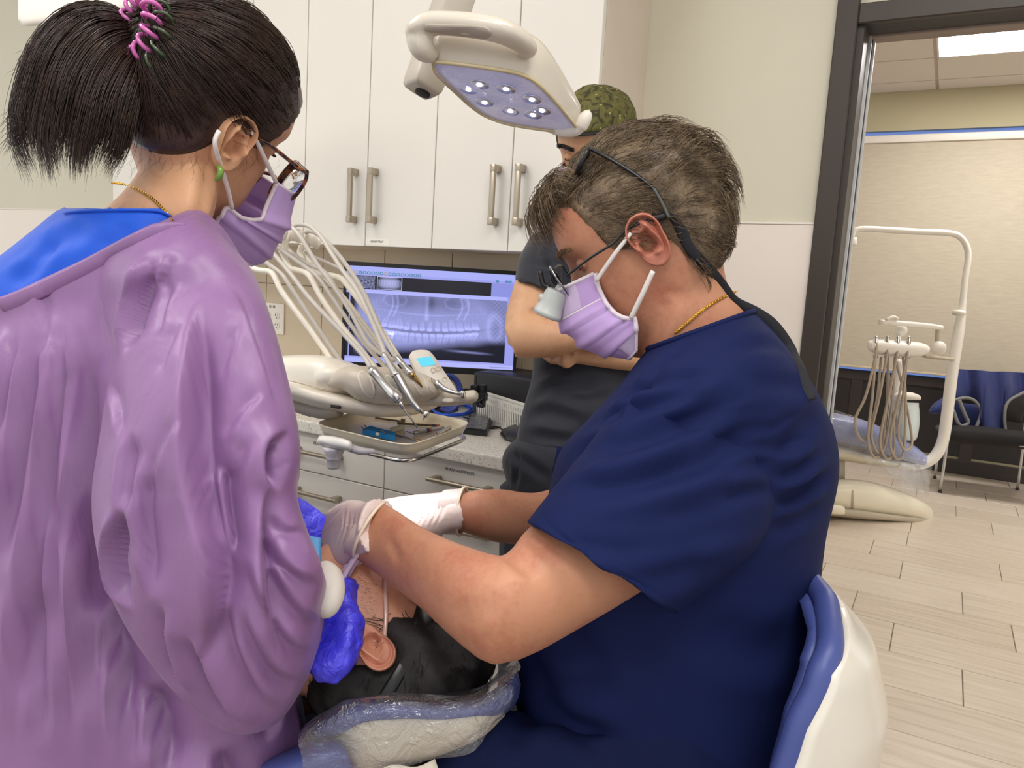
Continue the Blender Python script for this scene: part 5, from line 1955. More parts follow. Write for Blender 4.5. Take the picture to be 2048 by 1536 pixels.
# ================================================================= OBSERVER (standing, arms folded)
M_skin_o = skin_mat('skin_tan', srgb(204, 158, 122), srgb(184, 134, 104))
M_blackscrub = cloth_mat('black_scrub_cloth', srgb(44, 46, 54), rough=0.75, sheen=0.2, vary=0.06, wrinkle=0.3, wscale=18, wdist=0.006)
obs = thing('person', 'standing man with folded arms in black scrubs and olive patterned cap', 'person', (-0.70, 1.50, 0.0))
OH = Head(P(1197, 312, 1.68), vdir(1197, 312, -.34, -.30, -.89), V(0, 0, 1), 1.0)
o_neck = pxloft([(1148, 372, 1246, 372, 1.70, .11), (1146, 420, 1250, 420, 1.72, .12), (1120, 450, 1285, 455, 1.73, .14), (1080, 490, 1320, 495, 1.74, .18)], 28, 12)
o_trunk = pxloft([(1085, 480, 1320, 485, 1.74, .19), (1080, 640, 1325, 650, 1.74, .22), (1075, 800, 1325, 820, 1.74, .22), (1050, 950, 1315, 960, 1.74, .23)], 28, 10)
o_arm = join(pxloft([(1070, 470, 1130, 450, 1.72, .10), (1048, 520, 1122, 520, 1.67, .105), (1028, 570, 1112, 585, 1.62, .105), (1010, 640, 1092, 650, 1.59, .105), (1016, 690, 1078, 690, 1.58, .098)], 26, 20),
             pxloft([(1008, 655, 1034, 716, 1.58, .08), (1034, 622, 1030, 716, 1.575, .095), (1080, 628, 1080, 716, 1.56, .095), (1130, 634, 1130, 709, 1.55, .085), (1180, 642, 1180, 697, 1.545, .07), (1235, 650, 1235, 694, 1.55, .055)], 26, 18))
o_arm2 = join(pxloft([(1290, 470, 1345, 500, 1.74, .10), (1300, 560, 1365, 570, 1.68, .105), (1310, 660, 1365, 660, 1.63, .105), (1300, 700, 1345, 725, 1.60, .095)], 22, 14),
              pxloft([(1330, 680, 1330, 748, 1.61, .085), (1280, 690, 1280, 744, 1.60, .085), (1225, 690, 1222, 738, 1.60, .075), (1165, 690, 1162, 729, 1.60, .062), (1115, 694, 1112, 721, 1.60, .048)], 24, 16))
hr_ = hand_geo(P(1238, 672, 1.553), dirv(.92, .05, .38), dirv(.3, .1, -.9), False, curls=[(12, 20, 15)] * 4, thumb=(40, 10), voxel=.004)
hl_ = hand_geo(P(1118, 706, 1.61), dirv(-.45, .25, .86), dirv(-.4, -.2, -.6), True, curls=[(25, 30, 15)] * 4, thumb=(15, 10), voxel=.004, scale=.85)
ob = remesh(join(OH.geo, o_neck, o_trunk, o_arm, o_arm2, hr_, hl_), .0046, 3)
ob = folds(ob, [([(1056, 622), (1075, 625), (1100, 640)], .007, .006), ([(1160, 700), (1120, 712), (1085, 714)], .006, .005)])
obj('body', ob, M_skin_o, obs)
for sd in (-1, 1):
    add_ear(OH, sd, obs, M_skin_o, xl=.0735)
    e = obj('eye', ellipsoid(OH.w((sd * .032, .0745, .024)), OH.R, (.0125, .0115, .0105), 18, 12), M_skin_o, obs)
    obj('lashes', stube([OH.w((sd * (.032 + .0115 * math.cos(a)), .0745 + .0125 * abs(math.sin(a)) ** .5, .021 - .003 * math.sin(a))) for a in np.linspace(0.15, 2.99, 9)], .0013, 6, 20), M_lash, e)
M_darkhair = hair_mat('black_hair', srgb(12, 10, 10), srgb(40, 34, 32), 0.5)
lines = []
rs = np.random.RandomState(7)
for i in range(360):
    sd = -1 if i % 2 else 1
    x = rs.uniform(.012, .054)
    z = .043 + .007 * math.sin((x - .012) / .042 * 2.6) + rs.uniform(-.0045, .0045)
    y = float(OH.surf(np.array([sd * x]), np.array([z]))[0])
    p = np.array([sd * x, y, z])
    lines.append(OH.w(np.array([p, p + V(sd * .004, .002, .001), p + V(sd * .008, .001, -.001)])))
strands('eyebrows', lines, .0006, M_darkhair, obs)
obj('hair', OH.cap(lambda L: (L[:, 2] - np.interp(L[:, 1], [-.11, -.06, -.03, -.01, .02, .035, .05], [-.05, -.05, -.02, .015, .005, .03, .09])) / .01, lambda L: np.full(len(L), .005), 3, .1), M_darkhair, obs)


def cap_mat():
    k = NT('olive_cap_cloth')
    v = k.coord('Object')
    wv = k.node('ShaderNodeTexVoronoi')
    wv.inputs['Scale'].default_value = 62
    k.link(v, wv.inputs['Vector'])
    f = k.noise(k.coord('Object', (1, 1, 1)), 42, 4, 0.6, 1.6)
    base = k.ramp(f, [(0.42, srgb(48, 46, 20)), (0.5, srgb(88, 84, 38)), (0.62, srgb(98, 92, 44))])
    mx = k.node('ShaderNodeMix', data_type='RGBA')
    d = k.ramp(wv.outputs['Distance'], [(0.10, (1, 1, 1, 1)), (0.16, (0, 0, 0, 1))])
    k.link(d, mx.inputs['Factor'])
    k.link(base, mx.inputs['A'])
    mx.inputs['B'].default_value = srgb(178, 176, 120)
    k.link(mx.outputs['Result'], k.b.inputs['Base Color'])
    k.b.inputs['Roughness'].default_value = 0.8
    k.bump(k.noise(v, 30, 3, 0.5), 0.4, 0.004)
    return k.m


cz = lambda y: np.interp(y, [-.11, -.05, 0, .05, .1], [-.01, .02, .048, .066, .073])
ck = lambda L: (L[:, 2] - cz(L[:, 1])) / .006
cg_ = OH.cap(ck, lambda L: .006 + .007 * np.clip((L[:, 2] - .07) / .04, 0, 1), 8, .10)
cap_o = obj('scrub_cap', cg_, cap_mat(), obs)
bandp = []
for a in np.linspace(0, 2 * np.pi, 60):
    x, y = .079 * math.sin(a), -.004 + .100 * math.cos(a)
    bandp.append(OH.w((x * 1.10, y * 1.075, cz(np.array(y)) + .004)))
obj('cap_band', tube(np.array(bandp), .0085, 8, False, .3, OH.z), mat('black_cap_band', srgb(26, 26, 34), .8), cap_o)
# mask
mid = [OH.w(p) for p in ((0, .118, .012), (0, .128, -.01), (0, .124, -.04), (0, .115, -.075), (0, .098, -.112), (0, .07, -.122))]
ed = [(.052, .066, .010), (.060, .045, -.015), (.062, .036, -.045), (.058, .036, -.078), (.044, .05, -.108), (.034, .05, -.120)]
G, th = mask_geo(mid, [OH.w((-a, b, c)) for a, b, c in ed], [OH.w(p) for p in ed], 31, 2.0, (0.34, 0.56, 0.78), .004)
mk = obj('face_mask', sheet(G, th), M_mask, obs)
obj('edging', tube(G[0], .003, 6), M_mask_edge, mk)
for sd in (-1, 1):
    obj('ear_loop', stube([OH.w((sd * .055, .060, .010)), OH.w((sd * .076, .02, .02)), OH.w((sd * .084, -.01, .028)), OH.w((sd * .09, -.022, .0)), OH.w((sd * .078, .0, -.05)), OH.w((sd * .062, .03, -.075))], .0016, 6, 24), M_elastic, mk)
# scrub top and trousers
o_top = remesh(join(pxloft([(1030, 892, 1330, 912, 1.72, .29), (1036, 860, 1332, 880, 1.72, .285), (1052, 800, 1332, 815, 1.72, .27), (1066, 735, 1335, 745, 1.73, .26), (1066, 640, 1340, 650, 1.73, .255), (1062, 555, 1345, 565, 1.73, .245), (1070, 490, 1330, 500, 1.735, .22), (1100, 448, 1295, 455, 1.735, .17), (1138, 428, 1255, 432, 1.73, .13)], 36, 26, 2.2),
                    pxloft([(1062, 470, 1140, 440, 1.72, .13), (1042, 510, 1130, 510, 1.67, .14), (1030, 558, 1122, 582, 1.625, .135), (1031, 565, 1120, 590, 1.622, .130), (1042, 545, 1112, 560, 1.635, .10)], 26, 14, 2.2),
                    pxloft([(1280, 455, 1350, 480, 1.74, .13), (1296, 540, 1372, 545, 1.69, .14), (1300, 610, 1376, 610, 1.66, .135), (1308, 580, 1366, 580, 1.67, .1)], 24, 12, 2.2)), .0058, 4)
o_top = folds(wobble(o_top, .002, 6, 2), [([(1060, 800), (1120, 770), (1200, 770)], .014, .007), ([(1050, 830), (1110, 830), (1190, 860)], .016, .007), ([(1075, 745), (1120, 740), (1190, 750)], .012, .006), ([(1050, 870), (1130, 880), (1200, 850)], .014, .006),
                                          ([(1110, 450), (1100, 500), (1105, 560)], .010, .005), ([(1060, 520), (1090, 530), (1120, 520)], .009, .004), ([(1110, 780), (1160, 800), (1230, 790)], .012, .005)])
ot = obj('scrub_top', o_top, M_blackscrub, obs)
op_ = pxloft([(1046, 868, 1322, 885, 1.72, .25), (1016, 892, 1330, 915, 1.72, .28), (1004, 925, 1332, 945, 1.72, .29), (1020, 985, 1325, 1000, 1.72, .28)], 32, 10, 2.2)
oc0 = P(1170, 1000, 1.72)
for dx, dy in ((-.08, -.04), (.085, .05)):
    op_ = join(op_, stube([V(oc0[0] + dx, oc0[1] + dy, oc0[2] + .02), V(oc0[0] + dx, oc0[1] + dy, .5), V(oc0[0] + dx, oc0[1] + dy, .06)], [.105, .085, .072], 18, 12))
opm = folds(remesh(op_, .0065, 4), [([(1012, 905), (1050, 925), (1100, 960)], .012, .006), ([(1030, 900), (1035, 940), (1028, 975)], .008, .005)])
obj('trousers', opm, M_blackscrub, obs)
for dx, dy in ((-.08, -.04), (.085, .05)):
    obj('shoe', remesh(join(ellipsoid(V(oc0[0] + dx - .02, oc0[1] + dy - .06, .04), frame((0, 0, 1), (-.3, -.95, 0)), (.135, .048, .04)), ellipsoid(V(oc0[0] + dx, oc0[1] + dy, .06), np.eye(3), (.055, .05, .06))), .006, 4), M_black, obs)

# ================================================================= PATIENT lying in the treatment chair
M_skin_p = skin_mat('skin_olive', srgb(206, 150, 120), srgb(186, 122, 96))
M_skin_pe = skin_mat('skin_patient_ear', srgb(200, 140, 116), srgb(182, 112, 92))
M_blacktee = cloth_mat('black_tshirt_cloth', srgb(20, 20, 25), rough=0.8, sheen=0.15)
pat = thing('person', 'reclining patient with black hair and dark eye shield, head on the blue headrest', 'person', (-0.6, 0.74, 0.78))
PH = Head(P(745, 1281, .915), vdir(745, 1285, .47, .88, 0.0), vdir(745, 1285, .88, -.47, 0.0), .96)
feet = nrm(V(-.93, .36, -.03))
side_n = nrm(V(-.36, -.93, 0))
pn0 = PH.w((0, -.035, -.06))
sh0 = P(560, 1318, 1.0)
p_neck = rings_geo([se_ring(PH.w((0, -.03, -.03)), PH.x * .055, PH.y * .06, 26), se_ring(PH.w((0, -.035, -.09)), PH.x * .056, PH.y * .058, 26), se_ring(sh0 + V(.05, -.01, .0), side_n * .075, V(0, 0, 1) * .06, 26), se_ring(sh0 + feet * .05, side_n * .16, V(0, 0, 1) * .075, 26), se_ring(sh0 + feet * .15, side_n * .17, V(0, 0, 1) * .09, 26)])
pb = remesh(join(PH.geo, p_neck), .0036, 3)
obj('body', pb, M_skin_p, pat)
add_ear(PH, -1, pat, M_skin_pe, yz=(-.004, .004), tilt=14, size=1.0, xl=.081, flare=.32)
add_ear(PH, 1, pat, M_skin_red, yz=(-.004, .004), tilt=12, size=1.12, xl=.083, flare=.1)
M_hair_p = hair_mat('soft_black_hair', srgb(10, 8, 8), srgb(34, 27, 24), 0.6)
rs = np.random.RandomState(21)
p_zmin = lambda y: np.interp(y, [-.11, -.06, -.044, -.036, -.02, .004, .016, .034, .044, .052, .066, .08], [-.062, -.056, -.045, -.015, .026, .028, .004, .008, .03, .055, .088, .1])
pk = lambda L: (L[:, 2] - p_zmin(L[:, 1])) / .014
ptk = lambda L: .004 + .016 * np.clip((L[:, 2] - .02) / .08, 0, 1) + .008 * np.clip((-L[:, 1] - .04) / .04, 0, 1)
ph = obj('hair', PH.cap(pk, ptk, 3, .18), M_hair_p, pat)
sel = np.where((PH.local[:, 2] - p_zmin(PH.local[:, 1])) > -.009)[0]
roots = PH.local[rs.choice(sel, 3200)] + rs.normal(size=(3200, 3)) * .004
lines = grow(PH, roots, lambda p: V(0, -.7, .3) + V(0, 0, -1) * np.clip(.03 - p[2], 0, .05) * 20, 6, .0042, lambda p: .005 + .020 * np.clip((p[2] - .02) / .08, 0, 1) + .010 * np.clip((-p[1] - .04) / .04, 0, 1), rs, .55, .3, clumps=300)
strands('hair_strands', lines, .0004, M_hair_p, ph)
# stubble and sideburn
sb = []
for i in range(520):
    y = rs.uniform(.005, .06)
    z = -.005 - abs(rs.normal()) * .035 - .6 * max(0, y - .02)
    w_ = float(interp(z, W_TAB))
    f_ = float(interp(z, F_TAB))
    if y > f_ - .012:
        continue
    x = -w_ * max(0, 1 - (max(0, y + .005) / (f_ + .005)) ** 2.25) ** (1 / 2.25)
    p = V(x - .0006, y, z)
    sb.append(PH.w(np.array([p, p + V(-.0005, -.0012, -.0022)])))
strands('stubble', sb, .00014, M_hair_p, pat)
# dark wraparound eye shield with a broad strap past the ear
shp = [(-.052, .082, .036), (-.0735, .045, .040), (-.0815, .006, .044), (-.086, -.03, .044), (-.076, -.066, .042), (-.042, -.112, .04)]
es = obj('eye_shield', stube([PH.w(p) for p in shp], [.016, .012, .0075, .0075, .008, .008], 10, 40, .28, PH.x), M_black, pat)
for k_ in range(5):
    obj('vent', box(*[(lambda c: (c - .0012, c + .0012))(PH.w((-.0772, .030 - .008 * k_, .034)))][0]), M_dark2, es)
gv = []
for s_ in np.linspace(-1, 1, 17):
    gv.append([PH.w((s_ * .07, .112 - .045 * abs(s_) ** 2.4, .03 + q)) for q in np.linspace(-.024, .026, 7)])
obj('visor', sheet(np.array(gv), .003), mat('dark_visor', srgb(18, 18, 22), .12, coat=.5), es)
# loop of clear tubing in front of the ear, lavender mask pulled under the chin
bv_p = bvh_of(pb)
obj('tubing', tube(drape(bv_p, [(771, 1150), (771, 1190), (772, 1230), (770, 1262), (766, 1290)], .0035, 24), .0026, 8), mat('clear_tubing', srgb(214, 176, 160), .15, coat=.6), pat)
M_foldm = mat('folded_mask_cloth', srgb(220, 196, 214), .7, vary=.06, nscale=90, stretch=(.2, 1, 1))
for k_, (off, rr_) in enumerate(((0, .0065), (7, .0055), (-7, .0055))):
    md = np.dot(cast(bv_p, 716, 1150) - CAM, _fwd) if cast(bv_p, 716, 1150) is not None else .86
    pth = (lambda pp: spline(np.array([P(x, y, md - .012 + .010 * k_) for x, y in pp]), 20))( [(728 + off * .8, 1090 + off * .3), (712 + off * .8, 1112 + off * .4), (696 + off * .8, 1138 + off * .4), (684 + off * .8, 1162 + off * .4), (676 + off * .8, 1182 + off * .4)])
    obj('face_mask', tube(pth, rr_, 8, True, .5), M_foldm, pat)
# shirt
rg = []
for t, w_, h_ in ((-.035, .075, .055), (.0, .12, .08), (.06, .185, .10), (.14, .205, .115), (.3, .19, .12), (.55, .175, .115), (.75, .17, .11)):
    rg.append(se_ring(sh0 + feet * t + V(0, 0, -.005), side_n * w_, V(0, 0, 1) * h_, 34, 2.2))
tee = folds(wobble(remesh(rings_geo(rg), .007, 4), .003, 7, 6), [([(622, 1400), (660, 1375), (700, 1370)], .012, .006)])
obj('tshirt', tee, M_blacktee, pat)
lg = join(*[stube([sh0 + feet * .70 + side_n * s_ * .09, sh0 + feet * 1.1 + side_n * s_ * .10 + V(0, 0, .03), sh0 + feet * 1.55 + side_n * s_ * .1 + V(0, 0, -.10)], [.095, .075, .05], 18, 14) for s_ in (-1, 1)])
obj('trousers', remesh(lg, .01, 4), M_navy2, pat)
# paper bib on the chest
G = np.array([[sh0 + feet * (.00 + .30 * a) + side_n * (.17 * b) + V(0, 0, .128 - .045 * b * b - .03 * (1 - a) ** 4 + .003 * math.sin(a * 20 + b * 9)) for b in np.linspace(-1, 1, 15)] for a in np.linspace(0, 1, 15)])
Gf = np.array([[P(586 + 56 * b, 1064 + 12 * b + 66 * a, .875 + .05 * (1 - a) + .008 * math.sin(b * 6)) for b in np.linspace(0, 1, 8)] for a in np.linspace(0, 1, 8)])
obj('paper_bib', join(sheet(G, .0015), sheet(Gf, .0015)), mat('light_blue_paper', srgb(104, 170, 226), .8, vary=.03), None, label='light blue paper bib across the chest of the reclining patient', cat='bib')

# ================================================================= TREATMENT CHAIR
chair = thing('dental_chair', 'reclined dental chair with blue headrest wrapped in clear plastic film', 'dental chair', (sh0[0] - .5, sh0[1] + .2, 0))
hd_ = .925
obj('headrest', remesh(join(pxloft([(628, 1452, 632, 1490, hd_, .20), (660, 1424, 664, 1484, hd_, .25), (720, 1402, 722, 1464, hd_, .275), (800, 1398, 802, 1452, hd_, .28), (890, 1402, 894, 1454, hd_, .28), (965, 1392, 978, 1446, hd_, .26), (1008, 1362, 1030, 1410, hd_, .22), (1028, 1334, 1043, 1366, hd_, .18)], 30, 40, 2.6)), .0045, 4), M_bluevinyl, chair)
M_beigeshell = mat('beige_chair_shell', srgb(196, 186, 168), .4, vary=.03)
obj('headrest_shell', pxloft([(664, 1440, 672, 1540, hd_, .20), (720, 1420, 724, 1552, hd_, .275), (800, 1416, 806, 1530, hd_, .28), (880, 1420, 886, 1508, hd_, .28), (960, 1412, 966, 1474, hd_, .26), (1005, 1386, 1010, 1434, hd_, .18)], 40, 30, 3.4), M_beigeshell, chair)
obj('backrest_top', remesh(pxloft([(520, 1520, 520, 1640, hd_ + .02, .34), (600, 1492, 610, 1630, hd_, .34), (650, 1474, 676, 1600, hd_, .32), (686, 1478, 716, 1562, hd_, .28)], 30, 20, 3), .006, 3), M_bluevinyl, chair)
rg = []
for t, w_, h_, dz in ((-.06, .12, .035, -.135), (.0, .19, .045, -.15), (.08, .25, .05, -.165), (.3, .26, .05, -.175), (.6, .26, .05, -.175), (.68, .24, .04, -.17)):
    rg.append(se_ring(sh0 + feet * t + V(0, 0, dz), side_n * w_, V(0, 0, 1) * h_, 36, 3))
obj('backrest', rings_geo(rg), M_bluevinyl, chair)
rg = []
for t, w_, h_, dz in ((.62, .22, .04, -.18), (.7, .26, .055, -.18), (1.1, .26, .055, -.15), (1.5, .22, .05, -.25), (1.7, .18, .04, -.32)):
    rg.append(se_ring(sh0 + feet * t + V(0, 0, dz), side_n * w_, V(0, 0, 1) * h_, 36, 3))
obj('seat', rings_geo(rg), M_bluevinyl, chair)
ch0 = sh0 + feet * .85
obj('lift_column', box((ch0[0] - .14, ch0[1] - .12, .1), (ch0[0] + .14, ch0[1] + .12, ch0[2] - .2), .03, 3), M_beigeshell, chair)
obj('base', box((ch0[0] - .35, ch0[1] - .2, .0), (ch0[0] + .35, ch0[1] + .2, .1), .03, 3), M_beigeshell, chair)
obj('neck_bar', stube([P(760, 1520, hd_ + .02), sh0 + feet * .05 + V(0, 0, -.19)], .02, 10, 6), M_alu, chair)


def film_mat():
    k = NT('clear_plastic_film')
    n = k.n
    n.remove(k.b)
    tr = k.node('ShaderNodeBsdfTransparent')
    tr.inputs[0].default_value = (0.93, 0.94, 0.96, 1)
    gl_n = k.node('ShaderNodeBsdfGlossy')
    gl_n.inputs['Roughness'].default_value = 0.06
    df = k.node('ShaderNodeBsdfDiffuse')
    df.inputs[0].default_value = (.8, .82, .85, 1)
    lw = k.node('ShaderNodeLayerWeight')
    lw.inputs['Blend'].default_value = 0.28
    v = k.coord('Object')
    b = k.node('ShaderNodeBump')
    b.inputs['Strength'].default_value = 0.9
    b.inputs['Distance'].default_value = 0.010
    k.link(k.noise(k.coord('Object', (1, 1, 1), (0, .5, .8)), 34, 4, 0.6, 1.6), b.inputs['Height'])
    for q in (gl_n, lw, df):
        k.link(b.outputs[0], q.inputs['Normal'])
    m1 = k.node('ShaderNodeMixShader')
    k.link(k.math('ADD', k.math('MULTIPLY', k.math('POWER', lw.outputs['Facing'], 1.2), 0.85), 0.10), m1.inputs[0])
    k.link(tr.outputs[0], m1.inputs[1])
    k.link(gl_n.outputs[0], m1.inputs[2])
    m2 = k.node('ShaderNodeMixShader')
    m2.inputs[0].default_value = 0.025
    k.link(m1.outputs[0], m2.inputs[1])
    k.link(df.outputs[0], m2.inputs[2])
    k.link(m2.outputs[0], k.out.inputs['Surface'])
    return k.m


M_film = film_mat()
rs = np.random.RandomState(8)


def crumple(G, amp, n=26, seed=0, lo=.02, hi=.06):
    """sharp creases: piecewise-folded noise along random lines"""
    r_ = np.random.RandomState(seed)
    du, dv = np.gradient(G, axis=0), np.gradient(G, axis=1)
    nn = np.cross(du, dv)
    nn /= (np.linalg.norm(nn, axis=2, keepdims=True) + 1e-9)
    h = np.zeros(G.shape[:2])
    for _ in range(n):
        k_ = nrm(r_.normal(size=3))
        wl = r_.uniform(lo, hi)
        x = (G @ k_) / wl + r_.uniform(0, 1)
        tri = np.abs((x % 1) - .5) * 2
        m_ = np.sin(G @ nrm(r_.normal(size=3)) * r_.uniform(15, 50) + r_.uniform(0, 6)) * .5 + .5
        h += (tri - .5) * m_ * wl / .04
    return G + nn * (h * amp / math.sqrt(n))[:, :, None]


topl = spline(np.array([(596, 1476, 0.770), (640, 1436, 0.765), (700, 1404, 0.760), (800, 1394, 0.755), (890, 1398, 0.755), (965, 1388, 0.760), (1010, 1352, 0.770), (1040, 1330, 0.790)], float), 56)
midl = spline(np.array([(600, 1520, 0.755), (640, 1490, 0.750), (700, 1470, 0.745), (800, 1462, 0.742), (890, 1456, 0.742), (970, 1430, 0.750), (1020, 1392, 0.760), (1046, 1356, 0.780)], float), 56)
botl = spline(np.array([(612, 1590, 0.770), (660, 1572, 0.760), (720, 1560, 0.750), (790, 1536, 0.745), (860, 1520, 0.745), (940, 1496, 0.750), (995, 1448, 0.760), (1040, 1380, 0.780)], float), 56)
bck = spline(np.array([(640, 1465, 1.000), (680, 1440, 1.000), (730, 1415, 1.000), (810, 1404, 1.000), (890, 1404, 1.000), (960, 1392, 1.000), (1005, 1356, 0.980), (1030, 1330, 0.950)], float), 56)
G = np.zeros((34, 56, 3))
for j in range(56):
    ctrl = np.array([P(*bck[j]), P(*topl[j]) * .5 + P(*bck[j]) * .5 + V(0, 0, .006), P(*topl[j]), P(*midl[j]), P(*botl[j])])
    G[:, j] = spline(ctrl, 34)
G = crumple(G, .0085, 26, 4, .025, .08)
fv, ff = grid_geo(G)
obj('plastic_film', (fv, ff), M_film, chair, smooth=True)
# white paper under the film
Gp = np.array([[P(760 + 110 * b + 20 * a, 1540 - 18 * b + 60 * a - 6 * math.sin(b * 7), .80 + .02 * b) for b in np.linspace(0, 1, 10)] for a in np.linspace(0, 1, 6)])
obj('paper_liner', sheet(Gp, .001), mat('white_paper', srgb(232, 224, 206), .8), chair)

# ================================================================= DELIVERY UNIT with whip arms, instruments and tray
M_dw = mat('warm_white_plastic', srgb(232, 226, 212), 0.3, vary=0.01, coat=0.15)
M_dgrey = mat('warm_grey_plastic', srgb(196, 186, 170), 0.42, vary=0.02)
M_dgrey2 = mat('pale_grey_inlay', srgb(222, 215, 200), 0.45, vary=0.02)
M_hose = mat('grey_silicone_hose', srgb(196, 190, 182), 0.4, vary=0.03)
M_steel = mat('polished_steel', srgb(196, 192, 186), 0.2, metal=0.95, vary=0.05, nscale=40)
M_brass = mat('brass_coupling', srgb(192, 160, 104), 0.22, metal=0.95)
dl = thing('delivery_unit', 'white dental delivery unit with whip arms and hanging handpieces in front of the monitor', 'delivery unit', tuple(P(700, 800, 1.62) * V(1, 1, 0)))
DB, DG = 1.66, 1.56
body = remesh(join(pxloft([(470, 716, 470, 770, DB + .1, .26), (540, 714, 545, 785, DB + .06, .28), (600, 710, 606, 792, DB + .02, .30), (650, 712, 655, 796, DB, .30), (690, 722, 694, 800, DB, .28), (730, 735, 734, 800, DB, .26), (780, 742, 782, 796, DB, .24), (840, 752, 842, 792, DB, .22)], 34, 40, 3.2),
                   pxloft([(628, 738, 632, 776, DG + .02, .14), (655, 730, 660, 772, DG, .12), (690, 736, 690, 776, DG - .01, .10)], 24, 14, 3)), .0045, 5)
obj('upper_cover', body, M_dw, dl)
hull = pxloft([(470, 760, 470, 790, DB + .08, .24), (560, 752, 566, 797, DB + .02, .27), (620, 772, 626, 812, DB - .02, .28), (680, 786, 690, 826, DB - .04, .27), (740, 796, 746, 834, DB - .04, .26), (800, 800, 802, 833, DB - .03, .24), (850, 798, 852, 824, DB - .02, .22), (882, 792, 884, 808, DB, .18)], 34, 40, 2.8)
obj('lower_hull', hull, mat('white_plastic_hull', srgb(222, 214, 200), .34, vary=.01), dl)
grip = remesh(join(pxloft([(651, 766, 652, 772, DG - .02, .05), (664, 748, 668, 777, DG - .03, .08), (680, 736, 688, 781, DG - .04, .10), (704, 731, 714, 799, DG - .05, .12), (742, 733, 748, 807, DG - .05, .13), (790, 736, 796, 810, DG - .05, .13), (836, 744, 842, 805, DG - .05, .13), (868, 758, 870, 796, DG - .05, .11), (885, 775, 886, 786, DG - .04, .06)], 34, 44, 2.4)), .0038, 3)
gr_o = obj('grip_panel', grip, M_dgrey, dl)
bv_gr = bvh_of(grip)
for cx, cy, w_, h_ in ((733, 768, 15, 29), (784, 775, 13, 28), (841, 768, 13, 26), (866, 772, 9, 20)):
    rim = []
    for q in np.linspace(0, 2 * np.pi, 26, endpoint=False):
        a, b = w_ * math.cos(q), h_ * math.sin(q)
        rim.append((cx + a * .85 + b * .42, cy - a * .35 + b * .92))
    pts = np.array([(lambda h: h if h is not None else P(x, y, DG - .11))(cast(bv_gr, x, y)) for x, y in rim])
    n_ = nrm(CAM - pts.mean(0))
    obj('finger_recess', rings_geo([pts - n_ * .004, pts + n_ * .0016, pts * .8 + pts.mean(0) * .2 + n_ * .0022], True, True), M_dgrey2, gr_o)
# end bracket, seam button and slot
obj('pivot_button', lathe([(.0001, 0), (.011, 0), (.012, .002), (.012, .005)], P(629, 784, DB - .165), nrm(P(629, 784, 2) - P(629, 784, 1)) * -1, 20), mat('white_plastic_button', srgb(216, 208, 194), .4), dl) if False else None
obj('seam', stube([P(558, 757, DB - .12), P(600, 766, DB - .14), P(650, 779, DB - .155)], .0012, 6, 20), M_dgrey, dl)
obj('slot', box(*(lambda c: (c - V(.010, .004, .003), c + V(.010, .004, .003)))(P(672, 813, DB - .165))), M_slot, dl)
# control pad with glowing display on its own hinge
pc = [P(818, 712, 1.60), P(826, 701, 1.605), P(850, 699, 1.61), P(864, 706, 1.61), P(886, 738, 1.60), P(916, 784, 1.58), P(913, 792, 1.578), P(905, 797, 1.576), P(880, 792, 1.575), P(852, 762, 1.58), P(830, 736, 1.59)]
pn_ = nrm(np.cross(pc[4] - pc[0], pc[8] - pc[0]))
pn_ = pn_ if pn_ @ (CAM - pc[0]) > 0 else -pn_
pcs = np.array(spline(np.array(pc + [pc[0]]), 44)[:-1])
pad = obj('control_pad', rings_geo([pcs - pn_ * .02, pcs - pn_ * .002, (pcs - pcs.mean(0)) * .97 + pcs.mean(0)], True, True), M_white, dl)
M_cyan = emis('cyan_display', (0.12, 0.72, 0.92, 1), 1.0)


def on_pad(x, y, up=.0012):
    r = ray(x, y)
    t = ((pcs.mean(0) - CAM) @ pn_) / (r @ pn_)
    return CAM + r * t + pn_ * up


q = [on_pad(*p) for p in ((832, 717), (862, 713), (872, 729), (843, 734))]
obj('display', (np.array(q), [(0, 1, 2, 3)]), M_cyan, pad, smooth=False)
for x, y in ((866, 741), (876, 738), (889, 760)):
    obj('key', tube([on_pad(x + 4.6 * math.cos(a), y + 4.6 * math.sin(a)) for a in np.linspace(0, 2 * np.pi, 17)], .0006, 5, False), M_dgrey, pad)
# right-hand positioning handle with oval button
hd = obj('handle', remesh(pxloft([(800, 790, 800, 812, 1.56, .04), (842, 787, 843, 811, 1.53, .06), (880, 784, 882, 813, 1.51, .065), (910, 784, 912, 811, 1.50, .06), (934, 781, 938, 808, 1.50, .055), (950, 780, 953, 802, 1.50, .05), (956, 786, 957, 796, 1.50, .02)], 26, 34, 2.3), .003, 3), M_dgrey, dl)
rim = np.array([P(896 + 12 * math.cos(a), 801 + 4.6 * math.sin(a), 1.468) for a in np.linspace(0, 2 * np.pi, 24, endpoint=False)])
obj('oval_button', rings_geo([rim + nrm(ray(896, 801)) * .01, rim, rim * .75 + rim.mean(0) * .25 - nrm(ray(896, 801)) * .001]), M_dgrey2, hd)
# ribbed conduit under the unit
rp = spline(np.array([P(563, 798, 1.70), P(585, 806, 1.68), P(620, 818, 1.66), P(650, 824, 1.65), (P(680, 820, 1.64))]), 60)
obj('ribbed_conduit', tube(rp, np.array([.0155 + .0014 * (1 if (i % 3 == 0 and i < 34) else 0) for i in range(60)]), 16), mat('grey_conduit', srgb(186, 178, 168), .5), dl)

